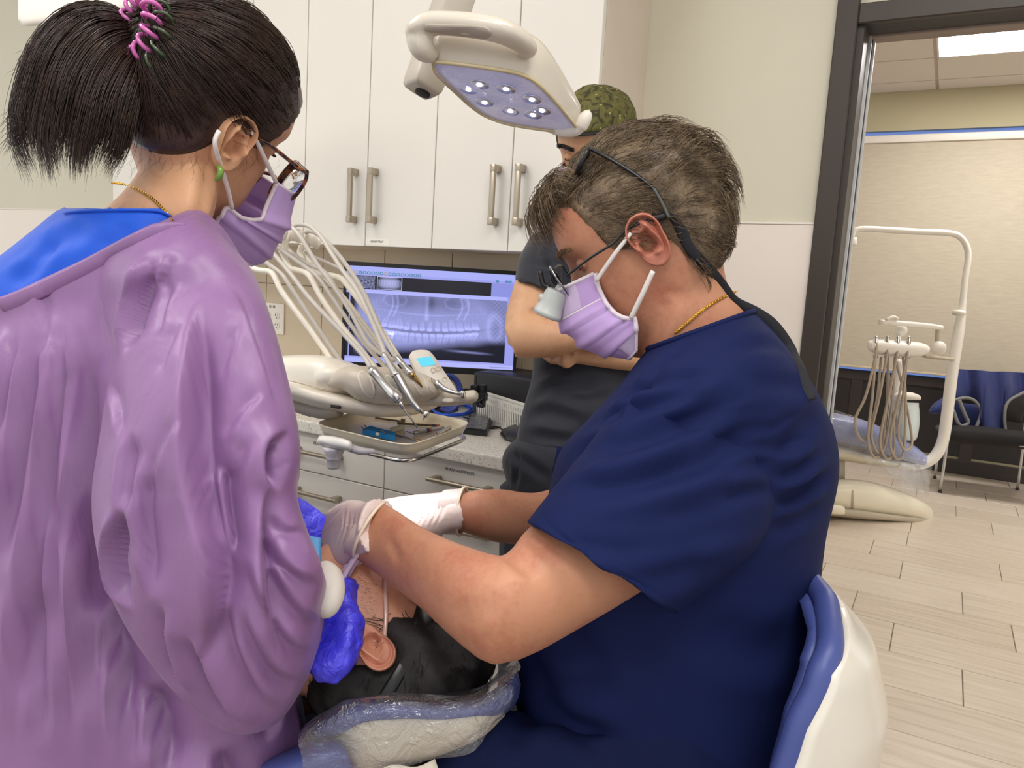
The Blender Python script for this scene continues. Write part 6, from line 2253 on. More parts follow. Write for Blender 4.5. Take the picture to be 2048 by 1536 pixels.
# whip arms (rigid) and hoses (grey)
AR = [  # pixel path, distance start, end, radius
    ([(484, 508), (497, 517), (507, 536), (521, 541), (538, 543), (548, 551), (567, 588), (621, 660), (664, 720), (684, 745)], 1.66, 1.58, .0062, 'whip_arm'),
    ([(556, 486), (567, 511), (580, 535), (594, 540), (611, 545), (622, 556), (644, 597), (683, 652), (722, 700), (762, 750)], 1.70, 1.60, .0064, 'whip_arm'),
    ([(606, 500), (618, 522), (636, 545), (652, 549), (668, 552), (684, 558), (699, 576), (722, 606), (762, 660), (806, 730)], 1.76, 1.63, .0064, 'whip_arm'),
    ([(640, 545), (690, 598), (760, 690), (800, 745)], 1.74, 1.62, .0052, 'whip_arm'),
]
HO = [
    ([(490, 490), (503, 503), (542, 532), (564, 549), (581, 574), (633, 652), (682, 722), (696, 742)], 1.655, 1.57, .0046),
    ([(508, 468), (525, 484), (574, 539), (621, 599), (683, 664), (722, 706), (742, 736)], 1.60, 1.43, .0046),
    ([(546, 482), (556, 494), (574, 508), (616, 538), (638, 556), (668, 600), (720, 675), (770, 734), (786, 752)], 1.69, 1.59, .0046),
    ([(572, 492), (583, 505), (620, 530), (652, 547), (690, 606), (740, 672), (792, 740)], 1.73, 1.60, .0046),
    ([(551, 446), (560, 444), (572, 447), (588, 459), (604, 479), (636, 531), (660, 562), (699, 620), (740, 690), (790, 722)], 1.66, 1.57, .0046),
    ([(586, 452), (601, 449), (621, 454), (643, 475), (662, 505), (688, 545), (714, 580), (735, 622), (760, 680), (772, 714)], 1.70, 1.45, .0046),
    ([(609, 465), (623, 463), (649, 479), (688, 524), (727, 584), (760, 656), (784, 702), (796, 716)], 1.74, 1.47, .0048),
    ([(600, 494), (612, 507), (660, 528), (690, 545), (726, 590), (760, 650)], 1.77, 1.68, .0042),
]
for pts, d0, d1, r, nm in AR:
    k_ = len(pts)
    obj(nm, stube([P(x, y, d0 + (d1 - d0) * i / (k_ - 1)) for i, (x, y) in enumerate(pts)], r, 10, 60), M_dw, dl)
for pts, d0, d1, r in HO:
    k_ = len(pts)
    obj('hose', stube([P(x, y, d0 + (d1 - d0) * i / (k_ - 1)) for i, (x, y) in enumerate(pts)], r, 10, 70), M_hose, dl)
# pulleys at the elbows of the arms, on forked brackets
pax = vdir(560, 465, .92, -.12, .38)
for (x, y, d, r, L) in ((551, 461, 1.655, .0168, .022), (585, 469, 1.70, .0158, .020), (611, 478, 1.745, .0150, .016), (628, 482, 1.78, .0170, .010)):
    c = P(x, y, d)
    pl = obj('pulley', lathe([(.0001, -L * .6), (r * .86, -L * .6), (r * 1.0, -L * .5), (r * 1.02, -L * .3), (r * .90, -L * .15), (r * .90, L * .5), (r * 1.05, L * .6), (r * 1.05, L * .95), (r * .9, L), (.0001, L)], c, pax, 28), M_dw, dl)
for (a, b, c_, d) in (((536, 452), (534, 478), (548, 492), 1.655), ((572, 478), (570, 490), (566, 508), 1.69), ((604, 492), (600, 506), (606, 520), 1.74)):
    obj('bracket', stube([P(*a, d), P(*b, d), P(*c_, d)], .0085, 10, 14, .6), M_dw, dl)
obj('bracket', remesh(join(stube([P(533, 449, 1.65), P(530, 462, 1.65), P(534, 478, 1.65), P(545, 490, 1.655)], .0035, 8, 14), stube([P(533, 449, 1.65), P(548, 447, 1.655)], .0035, 8, 6)), .0022, 1), M_dw, dl)


# handpieces: things of their own hanging in the unit
def pen(name, label, stations, d0, d1, mats, n=16):
    """stations: (x, y, radius m); a turned instrument along pixels"""
    t = thing(name, label, 'dental handpiece', tuple(P(stations[-1][0], stations[-1][1], d1)))
    return t


def turned(pts, rad, n=18):
    return tube(np.array(pts), np.array(rad), n)


def seg(a, b, d0, d1, fr):
    return P(a[0] + (b[0] - a[0]) * fr, a[1] + (b[1] - a[1]) * fr, d0 + (d1 - d0) * fr)


A0, A1 = (742, 738), (800, 803)
h1 = thing('scaler_handpiece', 'silver scaler handpiece with thin bent tip hanging nearest over the tray', 'handpiece', tuple(P(800, 803, 1.45)))
fs = [0, .02, .10, .12, .5, .52, .72, .74, .86, .97, 1.0]
rr = [.0060, .0088, .0092, .0086, .0094, .0098, .0100, .0108, .0112, .0096, .0064]
obj('grip', turned([seg(A0, A1, 1.425, 1.40, f) for f in fs], rr), M_alu, h1)
obj('neck', turned([P(799, 801, 1.40), P(803, 810, 1.40), P(806, 816, 1.40), P(807, 818, 1.40)], [.0042, .0038, .0032, .002]), M_steel, h1)
obj('tip', stube([P(806, 816, 1.40), P(815, 828, 1.40), P(825, 841, 1.402), P(831, 850, 1.405), P(834, 856, 1.407), P(832, 861, 1.408)], [.0018, .0017, .0016, .0014, .0012, .0008], 8, 30), M_steel, h1)
h2 = thing('contra_angle_handpiece', 'slim silver contra-angle handpiece with small round head, middle one over the tray', 'handpiece', tuple(P(850, 826, 1.47)))
B = [(766, 706), (770, 712), (786, 739), (790, 746), (796, 755), (803, 768), (808, 776), (812, 783), (824, 803), (836, 817), (846, 826)]
rb = [.0034, .0052, .0074, .0094, .0092, .0090, .0082, .0080, .0060, .0052, .0036]
obj('grip', turned([P(x, y, 1.44 - .02 * i / 10) for i, (x, y) in enumerate(B)], rb), M_alu, h2)
obj('ring_band', turned([P(790, 746, 1.433), P(793, 751, 1.433)], [.0097, .0097]), M_steel, h2)
obj('blue_band', turned([P(825, 805, 1.425), P(826.5, 807, 1.425)], [.0062, .0062]), mat('blue_band', srgb(96, 156, 190), .4), h2)
hc = P(852, 829, 1.418)
obj('head', lathe([(.0001, -.006), (.0042, -.006), (.0052, -.004), (.0052, .003), (.004, .005), (.0014, .006), (.0012, .011), (.0001, .0112)], hc, vdir(852, 829, -.45, -.85, -.2), 20), M_steel, h2)
h3 = thing('motor_coupling', 'hose end with bare brass stepped coupling, right of the slim handpiece', 'handpiece', tuple(P(838, 765, 1.55)))
obj('sleeve', turned([P(x, y, 1.46 - .01 * i / 4) for i, (x, y) in enumerate(((792, 713), (806, 729), (818, 742), (821, 745), (824, 749)))], [.0048, .0060, .0068, .0076, .007]), M_alu, h3)
obj('coupling', turned([P(x, y, 1.445) for x, y in ((823, 748), (826, 751), (827, 752), (830, 756), (831, 757), (834, 761), (835, 762), (838, 765), (839, 766), (844, 773), (845, 774))], [.0062, .0062, .0048, .0048, .0042, .0042, .0034, .0034, .0024, .0022, .0008]), M_brass, h3)
h4 = thing('air_turbine_handpiece', 'white and steel turbine handpiece parked in the positioning handle at the right', 'handpiece', tuple(P(905, 785, 1.48)))
obj('grip', turned([P(x, y, 1.46) for x, y in ((872, 763), (880, 772), (888, 778), (898, 782), (912, 786), (922, 788))], [.0058, .0058, .0054, .0046, .0038, .0036]), M_alu, h4)
obj('head', lathe([(.0001, -.007), (.0046, -.007), (.0054, -.005), (.0054, .004), (.004, .007), (.0001, .0075)], P(926, 789, 1.458), vdir(926, 789, -.15, .95, -.2), 18), M_steel, h4)

# tray on a steel ring under the unit
TZ = 1.03
tL, tF, tR = onZ(628, 848, TZ), onZ(815, 893, TZ), onZ(943, 846, TZ)
tB = tL + tR - tF
tc = (tL + tR) / 2
ex, ey = (tR - tF) / 2, (tL - tF) / 2


def tray_ring(k, z, p=7.0):
    e = 2 / p
    return np.array([tc + V(0, 0, z) + ex * k * np.sign(math.cos(a)) * abs(math.cos(a)) ** e + ey * k * np.sign(math.sin(a)) * abs(math.sin(a)) ** e for a in np.linspace(0, 2 * np.pi, 72, endpoint=False)])


M_trayp = mat('cream_tray_plastic', srgb(236, 226, 202), .3, vary=.02)
tray = thing('instrument_tray', 'cream rimmed instrument tray under the delivery unit', 'tray', tuple(tc - V(0, 0, .02)))
obj('tray_pan', rings_geo([tray_ring(.90, -.026), tray_ring(.97, -.021), tray_ring(1.02, -.008), tray_ring(1.035, -.0005), tray_ring(1.045, .001), tray_ring(1.04, .0028), tray_ring(1.015, .0018), tray_ring(.985, -.008), tray_ring(.94, -.018), tray_ring(.88, -.0205)]), M_trayp, tray)
hold = thing('tray_holder', 'steel ring bracket with white swivel knob carrying the tray', 'bracket', tuple(P(680, 910, 1.40)))
rg_ = tray_ring(1.0, -.032)
obj('ring', tube(np.vstack([rg_, rg_[:2]]), .0042, 8, False), M_steel, hold)
kd = 1.47
obj('knob_body', remesh(pxloft([(634, 880, 634, 886, kd, .03), (638, 871, 638, 890, kd, .05), (660, 871, 660, 896, kd - .01, .058), (685, 876, 685, 900, kd - .03, .058), (702, 882, 702, 903, kd - .04, .05), (705, 886, 705, 899, kd - .04, .03)], 26, 20, 2.6), .003, 3), mat('white_knob_plastic', srgb(236, 232, 226), .25, coat=.3), hold)
obj('stem', lathe([(.0001, .0), (.021, .0), (.021, .006), (.017, .014), (.0145, .022), (.0145, .0235), (.0128, .0245), (.0128, .038), (.011, .042), (.0001, .044)], P(668, 893, kd - .01), (0, 0, -1), 26), mat('grey_white_plastic', srgb(208, 204, 208), .35), hold)
obj('arm', stube([P(698, 895, kd - .03), P(722, 902, kd - .03), P(748, 902, kd - .02)], [.011, .010, .006], 10, 16, .7), mat('lavender_grey_plastic', srgb(186, 182, 190), .35), hold)
obj('hanger', stube([tB + V(0, 0, -.03) + (tc - tB) * .06, tB + V(-.03, .06, -.02), tB + V(-.05, .06, .08)], .009, 10, 12), M_dw, hold)

# what lies on the tray
fz = TZ - .0195


def lie(x, y, h=.003):
    return onZ(x, y, fz + h)


M_gunm = mat('dark_steel', srgb(126, 112, 92), .3, metal=.85)
M_orange = mat('orange_ring', srgb(206, 120, 60), .5)
M_bluer = mat('blue_ring', srgb(52, 74, 140), .5)
M_bluesp = mat('blue_sponge', srgb(40, 148, 226), .85, vary=.06, nscale=80, bump=.5, bscale=260, bdist=.002)
w1 = thing('dental_mirror_handle', 'long dark steel mirror handle with clip lying at the back of the tray', 'instrument', tuple(lie(820, 846)))
obj('rod', stube([lie(751, 836), lie(806, 843)], .0024, 8, 6), M_gunm, w1)
obj('clip', join(box(lie(799, 845) - .004, lie(799, 845) + .004, .001), box(lie(806, 841) - .004, lie(806, 841) + .004, .001)), M_gunm, w1)
obj('shaft', stube([lie(798, 847), lie(868, 851)], .0026, 8, 6), M_gunm, w1)
obj('color_ring', stube([lie(866, 851), lie(872, 851.3)], .0032, 8, 4), M_bluer, w1)
obj('color_ring', stube([lie(872, 851.3), lie(879, 852)], .0032, 8, 4), M_orange, w1)
w2 = thing('dental_explorer', 'steel explorer with blue and orange rings and hooked point, front of the tray', 'instrument', tuple(lie(850, 862)))
obj('shaft', stube([lie(828, 866, .004), lie(886, 855, .004)], .0042, 10, 8), M_alu, w2)
obj('color_ring', stube([lie(852, 861.5, .004), lie(857, 860.5, .004)], .0046, 10, 4), M_bluer, w2)
obj('color_ring', stube([lie(858, 860.3, .004), lie(862, 859.6, .004)], .0046, 10, 4), M_orange, w2)
obj('hook', stube([lie(829, 866, .004), lie(820, 865, .005), lie(812, 863, .004), lie(809.5, 864, .006), lie(809, 872, .0015)], [.002, .0016, .0011, .0009, .0006], 8, 24), M_steel, w2)
w3 = thing('dental_scaler', 'short bright steel scaler beside the right rim of the tray', 'instrument', tuple(lie(890, 862)))
obj('shaft', stube([lie(874, 868, .004), lie(900, 854, .004)], .004, 10, 8), M_alu, w3)
obj('point', stube([lie(874, 868, .004), lie(868, 872, .004), lie(866, 870, .006)], [.002, .0012, .0006], 8, 12), M_steel, w3)
w4 = thing('cotton_roll', 'short white cotton roll lying in the middle of the tray', 'cotton roll', tuple(lie(795, 857)))
obj('roll', turned([lie(783, 859.5, .005), lie(784, 859.3, .005), lie(806, 854.5, .005), lie(807.5, 854.2, .005)], [.003, .0056, .0056, .003]), mat('cotton', srgb(232, 226, 206), .95, bump=.3, bscale=500), w4)
w5 = thing('file_stand', 'blue foam block holding thin endodontic files on the tray', 'foam block', tuple(lie(758, 872)))
b5 = [lie(724, 869), lie(740, 862), lie(792, 876), lie(790, 883)]
obj('foam', remesh(prism(np.array(b5), V(0, 0, .012)), .0022, 2), M_bluesp, w5)
for (x0, y0, x1, y1, c_) in ((738, 862, 729, 850, M_gunm), (733, 866, 723, 853, M_gunm), (766, 870, 764, 861, M_brass), (756, 868, 755, 860, M_gunm), (770, 868, 768, 864, M_orange)):
    obj('file', stube([lie(x0, y0, .008), lie(x1, y1, .02)], [.0008, .0012], 6, 4), c_, w5)
obj('bead', ellipsoid(lie(755, 868, .014), np.eye(3), (.0045, .0045, .0035), 12, 8), M_white, w5)
w6 = thing('tweezers', 'flat steel tweezers with an orange tip along the front edge of the tray', 'instrument', tuple(lie(800, 874)))
obj('arm', stube([lie(768, 864, .003), lie(800, 873, .003), lie(838, 882, .003)], [.0012, .0028, .002], 8, 10, .5), M_steel, w6)
obj('arm', stube([lie(768, 864, .005), lie(800, 871.5, .007), lie(838, 881, .005)], [.0012, .0028, .002], 8, 10, .5), M_steel, w6)
obj('tip', stube([lie(834, 881, .004), lie(842, 881.5, .004)], .0032, 8, 4), M_orange, w6)
# the arm that carries the unit comes from the left, behind the gown
obj('support_arm', stube([P(500, 775, 1.74), P(400, 790, 1.85), P(330, 900, 1.95), onZ(330, 1150, .5), onZ(330, 1150, .5) * V(1, 1, 0) + V(0, 0, .02)], .03, 12, 24), M_dw, dl)

# ================================================================= OPERATORY LAMP
lamp = thing('operatory_lamp', 'grey-white operatory lamp head with lit LED lens on a square ceiling arm', 'lamp', tuple(P(1000, 150, 1.22)))
M_lampw = mat('lamp_housing', srgb(214, 206, 192), .28, vary=.012, coat=.3)
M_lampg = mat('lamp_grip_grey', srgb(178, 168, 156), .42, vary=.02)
M_lampa = mat('lamp_arm_plastic', srgb(186, 178, 166), .4, vary=.02)
lens_px = [(866, 122, 1.115), (895, 124, 1.112), (945, 130, 1.11), (1000, 138, 1.11), (1045, 148, 1.12), (1075, 165, 1.135), (1110, 200, 1.18), (1146, 244, 1.245), (1150, 256, 1.27), (1130, 262, 1.285), (1090, 258, 1.29), (1020, 247, 1.29), (975, 232, 1.285), (945, 213, 1.27), (915, 186, 1.22), (885, 158, 1.165), (868, 138, 1.13)]
LP = np.array([P(*q) for q in lens_px])
LP = spline(np.vstack([LP, LP[:1]]), 64)[:-1]
lc = LP.mean(0)
u_, s_, vt = np.linalg.svd(LP - lc)
ln_ = vt[2] if vt[2][2] < 0 else -vt[2]
upn = -ln_
hgt = np.array([.040 + .012 * np.dot(p - lc, -_fwd) / .09 for p in LP])
rings = []
for k_, sc_ in ((0.0, .985), (0.06, 1.0), (.5, 1.035), (.85, 1.03), (1.0, .97)):
    rings.append((LP - lc) * sc_ + lc + upn * (hgt * k_ * 1.25)[:, None])
rings.append((LP - lc) * .55 + lc + upn * .066)
obj('housing', rings_geo(rings), M_lampw, lamp)
obj('bezel', tube(np.vstack([LP, LP[:2]]) + ln_ * .0015, .0030, 8, False), mat('amber_clear_bezel', srgb(206, 190, 150), .12, coat=.8), lamp)
# clear lens over blue-grey reflector, lit diodes just under it


def lens_mat():
    k = NT('lamp_lens')
    v = k.coord('Object')
    wv = k.node('ShaderNodeTexWave')
    wv.inputs['Scale'].default_value = 90
    wv.bands_direction = 'Y'
    k.link(v, wv.inputs['Vector'])
    k.link(k.ramp(k.noise(v, 14, 3, .5), [(.35, srgb(176, 174, 206)), (.65, srgb(214, 210, 220))]), k.b.inputs['Base Color'])
    k.b.inputs['Roughness'].default_value = .16
    k.b.inputs['Emission Color'].default_value = (.55, .55, .85, 1)      # lit from behind by the diodes
    k.b.inputs['Emission Strength'].default_value = .22
    k.b.inputs['Coat Weight'].default_value = .5
    k.bump(wv.outputs['Fac'], .4, .0015)
    return k.m


ls = obj('lens', rings_geo([(LP - lc) * .985 + lc + ln_ * .0005, (LP - lc) * .8 + lc + ln_ * .003, (LP - lc) * .4 + lc + ln_ * .0045]), lens_mat(), lamp)
M_led = emis('led_white', (0.82, 0.88, 1.0, 1), 14.0)
M_cup = mat('led_cup_chrome', srgb(214, 216, 240), .15, metal=.5)


def on_lens(x, y, up=.004):
    r = ray(x, y)
    t = ((lc - CAM) @ ln_) / (r @ ln_)
    return CAM + r * t + ln_ * up


for x, y in ((938, 173), (960, 163), (1013, 172), (970, 199), (1022, 216), (1067, 224), (1065, 193), (1085, 215)):
    c = on_lens(x, y, .0042)
    cu = obj('led_cup', lathe([(.0142, -.001), (.0148, .0006), (.0142, .0016), (.006, .0008), (.0001, .0006)], c, ln_, 20), M_cup, ls)
    obj('led', lathe([(.0001, .0), (.0038, .0), (.0038, .0022), (.0001, .003)], c, ln_, 12), M_led, cu)
sen = on_lens(952, 127, .001)
# grip bar along the near edge with a recessed grey pad, white fork at the far right
gp = [(838, 84, 1.10), (836, 62, 1.09), (856, 48, 1.085), (900, 47, 1.08), (960, 53, 1.075), (1005, 63, 1.075), (1035, 78, 1.085), (1054, 96, 1.10), (1052, 110, 1.115)]
bar = remesh(join(stube([P(*q) for q in gp], [.015, .020, .021, .021, .022, .022, .020, .016, .011], 16, 50, .75, V(0, 0, 1)), stube([P(838, 74, 1.095), P(846, 98, 1.10), P(868, 116, 1.115)], [.020, .018, .010], 14, 14)), .003, 4)
br = obj('grip_bar', bar, M_lampw, lamp)
bv_bar = bvh_of(bar)
gpad = [(851, 47), (950, 51), (975, 56), (983, 66), (977, 76), (960, 77), (900, 70), (856, 64), (849, 57)]
pts = np.array([(lambda h: h if h is not None else P(x, y, 1.07))(cast(bv_bar, x, y)) for x, y, _ in spline(np.array([(a, b, 0) for a, b in gpad + gpad[:1]], float), 50)[:-1]])
tn = nrm(CAM - pts.mean(0))
ctr = pts.mean(0)
obj('grip_pad', rings_geo([pts - tn * .006, pts + tn * .0015, (pts - ctr) * .92 + ctr + tn * .003, (pts - ctr) * V(.6, .6, .45) + ctr + tn * .0042]), M_lampg, br)
fk = obj('fork_handle', remesh(join(stube([P(1098, 255, 1.30), P(1130, 262, 1.285), P(1152, 260, 1.27), P(1166, 246, 1.26)], [.009, .010, .010, .010], 12, 16), stube([P(1160, 255, 1.265), P(1168, 240, 1.26), P(1176, 228, 1.258), P(1180, 223, 1.258)], [.012, .012, .009, .004], 12, 12)), .0025, 3), M_white, lamp)
# square arm passing behind the head
ar0, ar1 = P(922, -40, 1.32), P(842, 182, 1.30)
ax_ = nrm(ar1 - ar0)
sx_ = nrm(vdir(880, 80, .80, .22, .55) - ax_ * np.dot(vdir(880, 80, .80, .22, .55), ax_))
sy_ = np.cross(ax_, sx_)
rg = []
for t, k_ in ((0, 1), (.9, 1), (.97, .96), (1.0, .8)):
    rg.append(se_ring(ar0 + (ar1 - ar0) * t, (sx_ + sy_) * .026 * k_, (sx_ - sy_) * .026 * k_, 40, 1.15))
obj('arm', rings_geo(rg), M_lampa, lamp)
obj('arm_socket', lathe([(.0001, 0), (.013, 0), (.013, .004), (.0001, .005)], ar1 - ax_ * .0005 + sx_ * .004, ax_, 20), M_slot, lamp)
tpt = ar0 - ax_ * .35
obj('ceiling_arm', stube([ar0 - ax_ * .002, tpt, V(tpt[0] + .25, tpt[1] + .3, 2.6), V(tpt[0] + .3, tpt[1] + .35, CEIL)], .028, 12, 24), M_lampa, lamp)
obj('yoke', stube([P(880, 90, 1.30), P(900, 70, 1.24), P(930, 62, 1.20)], .018, 12, 12), M_lampa, lamp)

sp_ = bpy.data.lights.new('lamp_beam', 'SPOT')
sp_.energy = 25
sp_.color = (0.93, 0.93, 1.0)
sp_.spot_size = math.radians(19)
sp_.spot_blend = 0.55
sp_.shadow_soft_size = 0.05
so = bpy.data.objects.new('lamp_beam', sp_)
COL.objects.link(so)
lpos = on_lens(1010, 195, .02)
so.location = Vector(lpos)
so.rotation_euler = Vector(P(775, 1060, 1.03) - lpos).to_track_quat('-Z', 'Y').to_euler()

# white housing of a wall-hung arm high at the left
xa = thing('equipment_housing', 'white box-shaped equipment arm high on the wall behind the ponytail', 'equipment arm', tuple(P(180, 0, 1.9)))
obj('arm_box', pxloft([(36, -60, 36, 38, 1.95, .12), (42, -60, 42, 52, 1.94, .14), (120, -70, 120, 46, 1.9, .15), (270, -90, 270, 22, 1.85, .15), (356, -110, 356, 0, 1.83, .14)], 28, 16, 5), M_white, xa)
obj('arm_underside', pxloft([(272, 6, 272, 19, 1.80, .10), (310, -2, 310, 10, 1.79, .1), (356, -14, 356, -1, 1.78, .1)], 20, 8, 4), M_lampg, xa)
obj('wall_mount', stube([P(60, -40, 1.95), onY(20, -60, W_Y)], .04, 12, 4), M_white, xa)

# ================================================================= MONITOR with the panoramic X-ray, and what stands on the worktop
mTL, mTR = V(-1.652, 1.85, 1.384), V(-1.186, 2.15, 1.379)
mBL, mBR = V(-1.652, 1.85, 1.034), V(-1.186, 2.15, 1.054)
mX = nrm(mTR - mTL)
mX = nrm(V(mX[0], mX[1], 0))
mN = np.cross(mX, V(0, 0, 1))
mN = mN if mN[1] < 0 else -mN
mW, mH = np.linalg.norm((mTR - mTL)[:2]), .335
mO = V(-1.652, 1.85, 1.046)
mon = thing('monitor', 'black desktop monitor showing a bluish panoramic dental X-ray', 'monitor', tuple((mO + mX * mW / 2) * V(1, 1, 0) + V(0, 0, COUNTER_Z)))


def mp(u, v, o=0.0):
    """point on the monitor front: u, v in 0..1, o in front of it"""
    return mO + mX * mW * u + V(0, 0, mH * v) + mN * o


def mbox(u0, v0, u1, v1, o0, o1, bev=.0):
    g = box((u0 * mW, v0 * mH, o0), (u1 * mW, v1 * mH, o1), bev, 2)
    return mO + g[0][:, :1] * mX + g[0][:, 1:2] * V(0, 0, 1) + g[0][:, 2:] * mN, g[1]


obj('housing', mbox(0, 0, 1, 1, -.035, .0, .006), M_black, mon, angle=40)
obj('bezel', join(mbox(0, 0, 1, .062, -.001, .004, .001), mbox(0, .962, 1, 1, -.001, .004, .001), mbox(0, .06, .018, .965, -.001, .004, .001), mbox(.982, .06, 1, .965, -.001, .004, .001)), M_black, mon, smooth=False)
obj('power_led', lathe([(.0001, 0), (.0016, 0), (.0014, .0008), (.0001, .001)], mp(.955, .032, .0042), mN, 10), emis('blue_led', (.5, .6, 1, 1), 2.0), mon)
obj('sticker', mbox(.50, .012, .565, .058, .0042, .0046), M_tape, mon, smooth=False)
obj('lettering', text_geo('2081', .011, mp(.5325, .035, .0052), mX, V(0, 0, 1), .0001), M_ink, mon, smooth=False)
obj('stand', join(stube([mp(.5, .3, -.035), mp(.5, .1, -.07), mp(.5, -.2, -.075), V(*(mp(.5, 0, -.075)[:2]), COUNTER_Z + .01)], .018, 10, 16), lathe([(.0001, 0), (.10, 0), (.10, .006), (.095, .01), (.0001, .012)], V(*(mp(.5, 0, -.06)[:2]), COUNTER_Z), (0, 0, 1), 30)), M_black, mon)
# what the screen shows, as a flat image of coloured cells
NX, NY = 330, 200
uu, vv = np.meshgrid((np.arange(NX) + .5) / NX, (np.arange(NY) + .5) / NY)      # v up
img = np.zeros((NY, NX, 3))
img[:] = (.36, .38, .86)


def rect(u0, v0, u1, v1, c):
    m_ = (uu >= u0) & (uu < u1) & (vv >= v0) & (vv < v1)
    img[m_] = c
    return m_


rect(0, .93, 1, 1, (.40, .43, .92))
rect(0, .865, 1, .93, (.34, .36, .84))
for i in range(17):                       # row of round tool buttons
    d_ = np.hypot((uu - .028 - .0245 * i) * 1.6, vv - .935)
    img[d_ < .017] = (.10, .22, .42) if i not in (1, 8) else (.45, .30, .30)
    img[d_ < .009] = (.32, .50, .72)
for u0 in (.88, .935, .955):
    d_ = np.hypot((uu - u0) * 1.6, vv - .925)
    img[d_ < .016] = (.10, .26, .50)
rect(.0, .765, .845, .905, (.012, .012, .02))
rect(.845, .765, 1, .905, (.27, .29, .74))
nz1 = np.sin(uu * 160) * np.sin(vv * 170 + uu * 60) + np.sin(uu * 330 + 2) * .5
m_ = rect(.055, .775, .165, .90, (0, 0, 0))
img[m_] = (np.clip(.16 + .12 * nz1[m_] * np.cos((vv[m_] - .84) * 40), 0.01, 1))[:, None] * np.array([.9, .95, 1.7])
m_ = rect(.175, .77, .32, .905, (.6, .6, 1))
m_ = rect(.178, .775, .317, .90, (0, 0, 0))
du, dv = (uu[m_] - .247) / .07, (vv[m_] - .84) / .062
img[m_] = np.clip(.42 - .36 * np.clip(np.abs(du) ** 3 + np.clip(-dv, 0, 1) ** 3, 0, 1) - .22 * np.exp(-((dv - .8) / .25) ** 2) + .06 * np.sin(du * 28) * np.exp(-(dv / .35) ** 2), .02, 1)[:, None] * np.array([.95, 1.0, 1.75])
rect(.0, .725, .97, .765, (.44, .46, .97))
# the radiograph itself
x0, x1, y0, y1 = .0, .945, .065, .725
m_ = (uu >= x0) & (uu < x1) & (vv >= y0) & (vv < y1)
X, Y = (uu - x0) / (x1 - x0), (vv - y0) / (y1 - y0)
g_ = lambda a, c, s: np.exp(-((a - c) / s) ** 2)
L_ = .23 + 0 * X
jaw = np.hypot((X - .50) / .47, (Y - .60) / .58)
L_ += .10 * (jaw < 1) * np.clip((1 - jaw) * 6, 0, 1)
L_ -= .17 * g_(Y, .93, .16) * (g_(X, .36, .13) + g_(X, .64, .13)) + .13 * g_(X, .52, .035) * g_(Y, .9, .15)
L_ += .13 * g_(X, .50, .012) * (Y > .62) + .10 * g_(Y, .735 - .03 * np.cos((X - .5) * 8), .012) * g_(X, .5, .28)
for cx in (.27, .30, .74, .70):
    L_ += .12 * g_(X - cx, .02 * np.sin(Y * 9), .006) * (Y > .66)
L_ += .06 * g_(np.hypot((X - .30) / .07, (Y - .92) / .10), 1, .12) + .06 * g_(np.hypot((X - .68) / .07, (Y - .92) / .10), 1, .12)
bite = .43 + .62 * (X - .49) ** 2                                  # line between the rows of teeth
rst = np.random.RandomState(12)
for up, ctr_n, y_len, w_r in ((1, 14, .155, 1.0), (-1, 15, .165, .98)):
    for i in range(ctr_n):
        f_ = (i + .5) / ctr_n
        cx = .5 + (f_ - .5) * .66 * w_r
        wd_ = (.020 if abs(f_ - .5) < .2 else .027) * rst.uniform(.85, 1.12)
        y_l2, slant = y_len * rst.uniform(.8, 1.15), rst.uniform(-.25, .25) * .3
        gap0 = .012 + rst.uniform(0, .012)
        b_ = np.interp(cx, X[0], bite[0])
        yl = (Y - b_) * up
        cen = cx + (yl - .08) * ((cx - .5) * -.35 + slant)
        dx = np.abs(X - cen) / (wd_ * (1.0 - .50 * np.clip((yl - .05) / .13, 0, 1)))
        inside = np.clip((1.05 - dx) * 2.6, 0, 1) * np.clip((yl - gap0 + .006 * np.cos(dx * 3)) * 90, 0, 1) * np.clip((y_l2 + .03 - yl) * 16, 0, 1)
        crown = np.clip((.085 - yl) * 30, 0, 1)
        L_ += inside * (.09 + .13 * crown) - .05 * inside * g_(X - cen, 0, .004) * (yl > .03)
L_ -= .16 * np.exp(-((Y - bite) / .020) ** 2) * g_(X, .5, .36) * .8
L_ += .55 * ((np.abs(X - .285) < .017) & (np.abs(Y - bite + .075) < .022)) + .35 * (g_(X, .272 - (.44 - Y) * .12, .004) + g_(X, .298 - (.44 - Y) * .06, .004)) * (Y < .42) * (Y > .30)
L_ += .10 * g_(np.hypot((X - .93) / .05, (Y - .55) / .25), .8, .3) + .05 * np.sin(X * 210) * np.sin(Y * 90) * g_(X, .95, .05)
# dark background under and beside the jaw, ramus edge
low = .20 + .22 * (X - .5) ** 2
L_ *= np.clip(.06 + (Y - low + .35 * np.clip(.72 - X, 0, 1)) * 6, .05, 1)
L_ *= 1 - .90 * np.clip((X - .80) * 9, 0, 1) * np.clip((.36 - Y) * 9, 0, 1)
L_ += .20 * g_(Y, .16 - .10 * (X - .68), .018) * np.clip((X - .60) * 8, 0, 1) * np.clip((.95 - X) * 8, 0, 1)
L_ *= np.clip(.05 + X * 30 - 1.4, .04, 1)
rsx = np.random.RandomState(2)
L_ = np.clip(L_ * (1 + .05 * rsx.normal(size=L_.shape)), .012, .9)
img[m_] = (L_[..., None] * np.array([.92, .98, 2.05]))[m_]
rect(.945, .03, 1, .765, (.33, .35, .84))
rect(0, 0, 1, .045, (.46, .48, .96))
rect(.018, .045, .024, .765, (.36, .38, .9))
for i in range(4):
    rect(.46 + .028 * i, .012, .474 + .028 * i, .034, (.16, .2, .45))
rect(.86, .014, .985, .024, (.30, .32, .7))
img = np.clip(img, 0, 1.2)
us, vs_ = np.linspace(.018, .982, NX + 1), np.linspace(.062, .962, NY + 1)
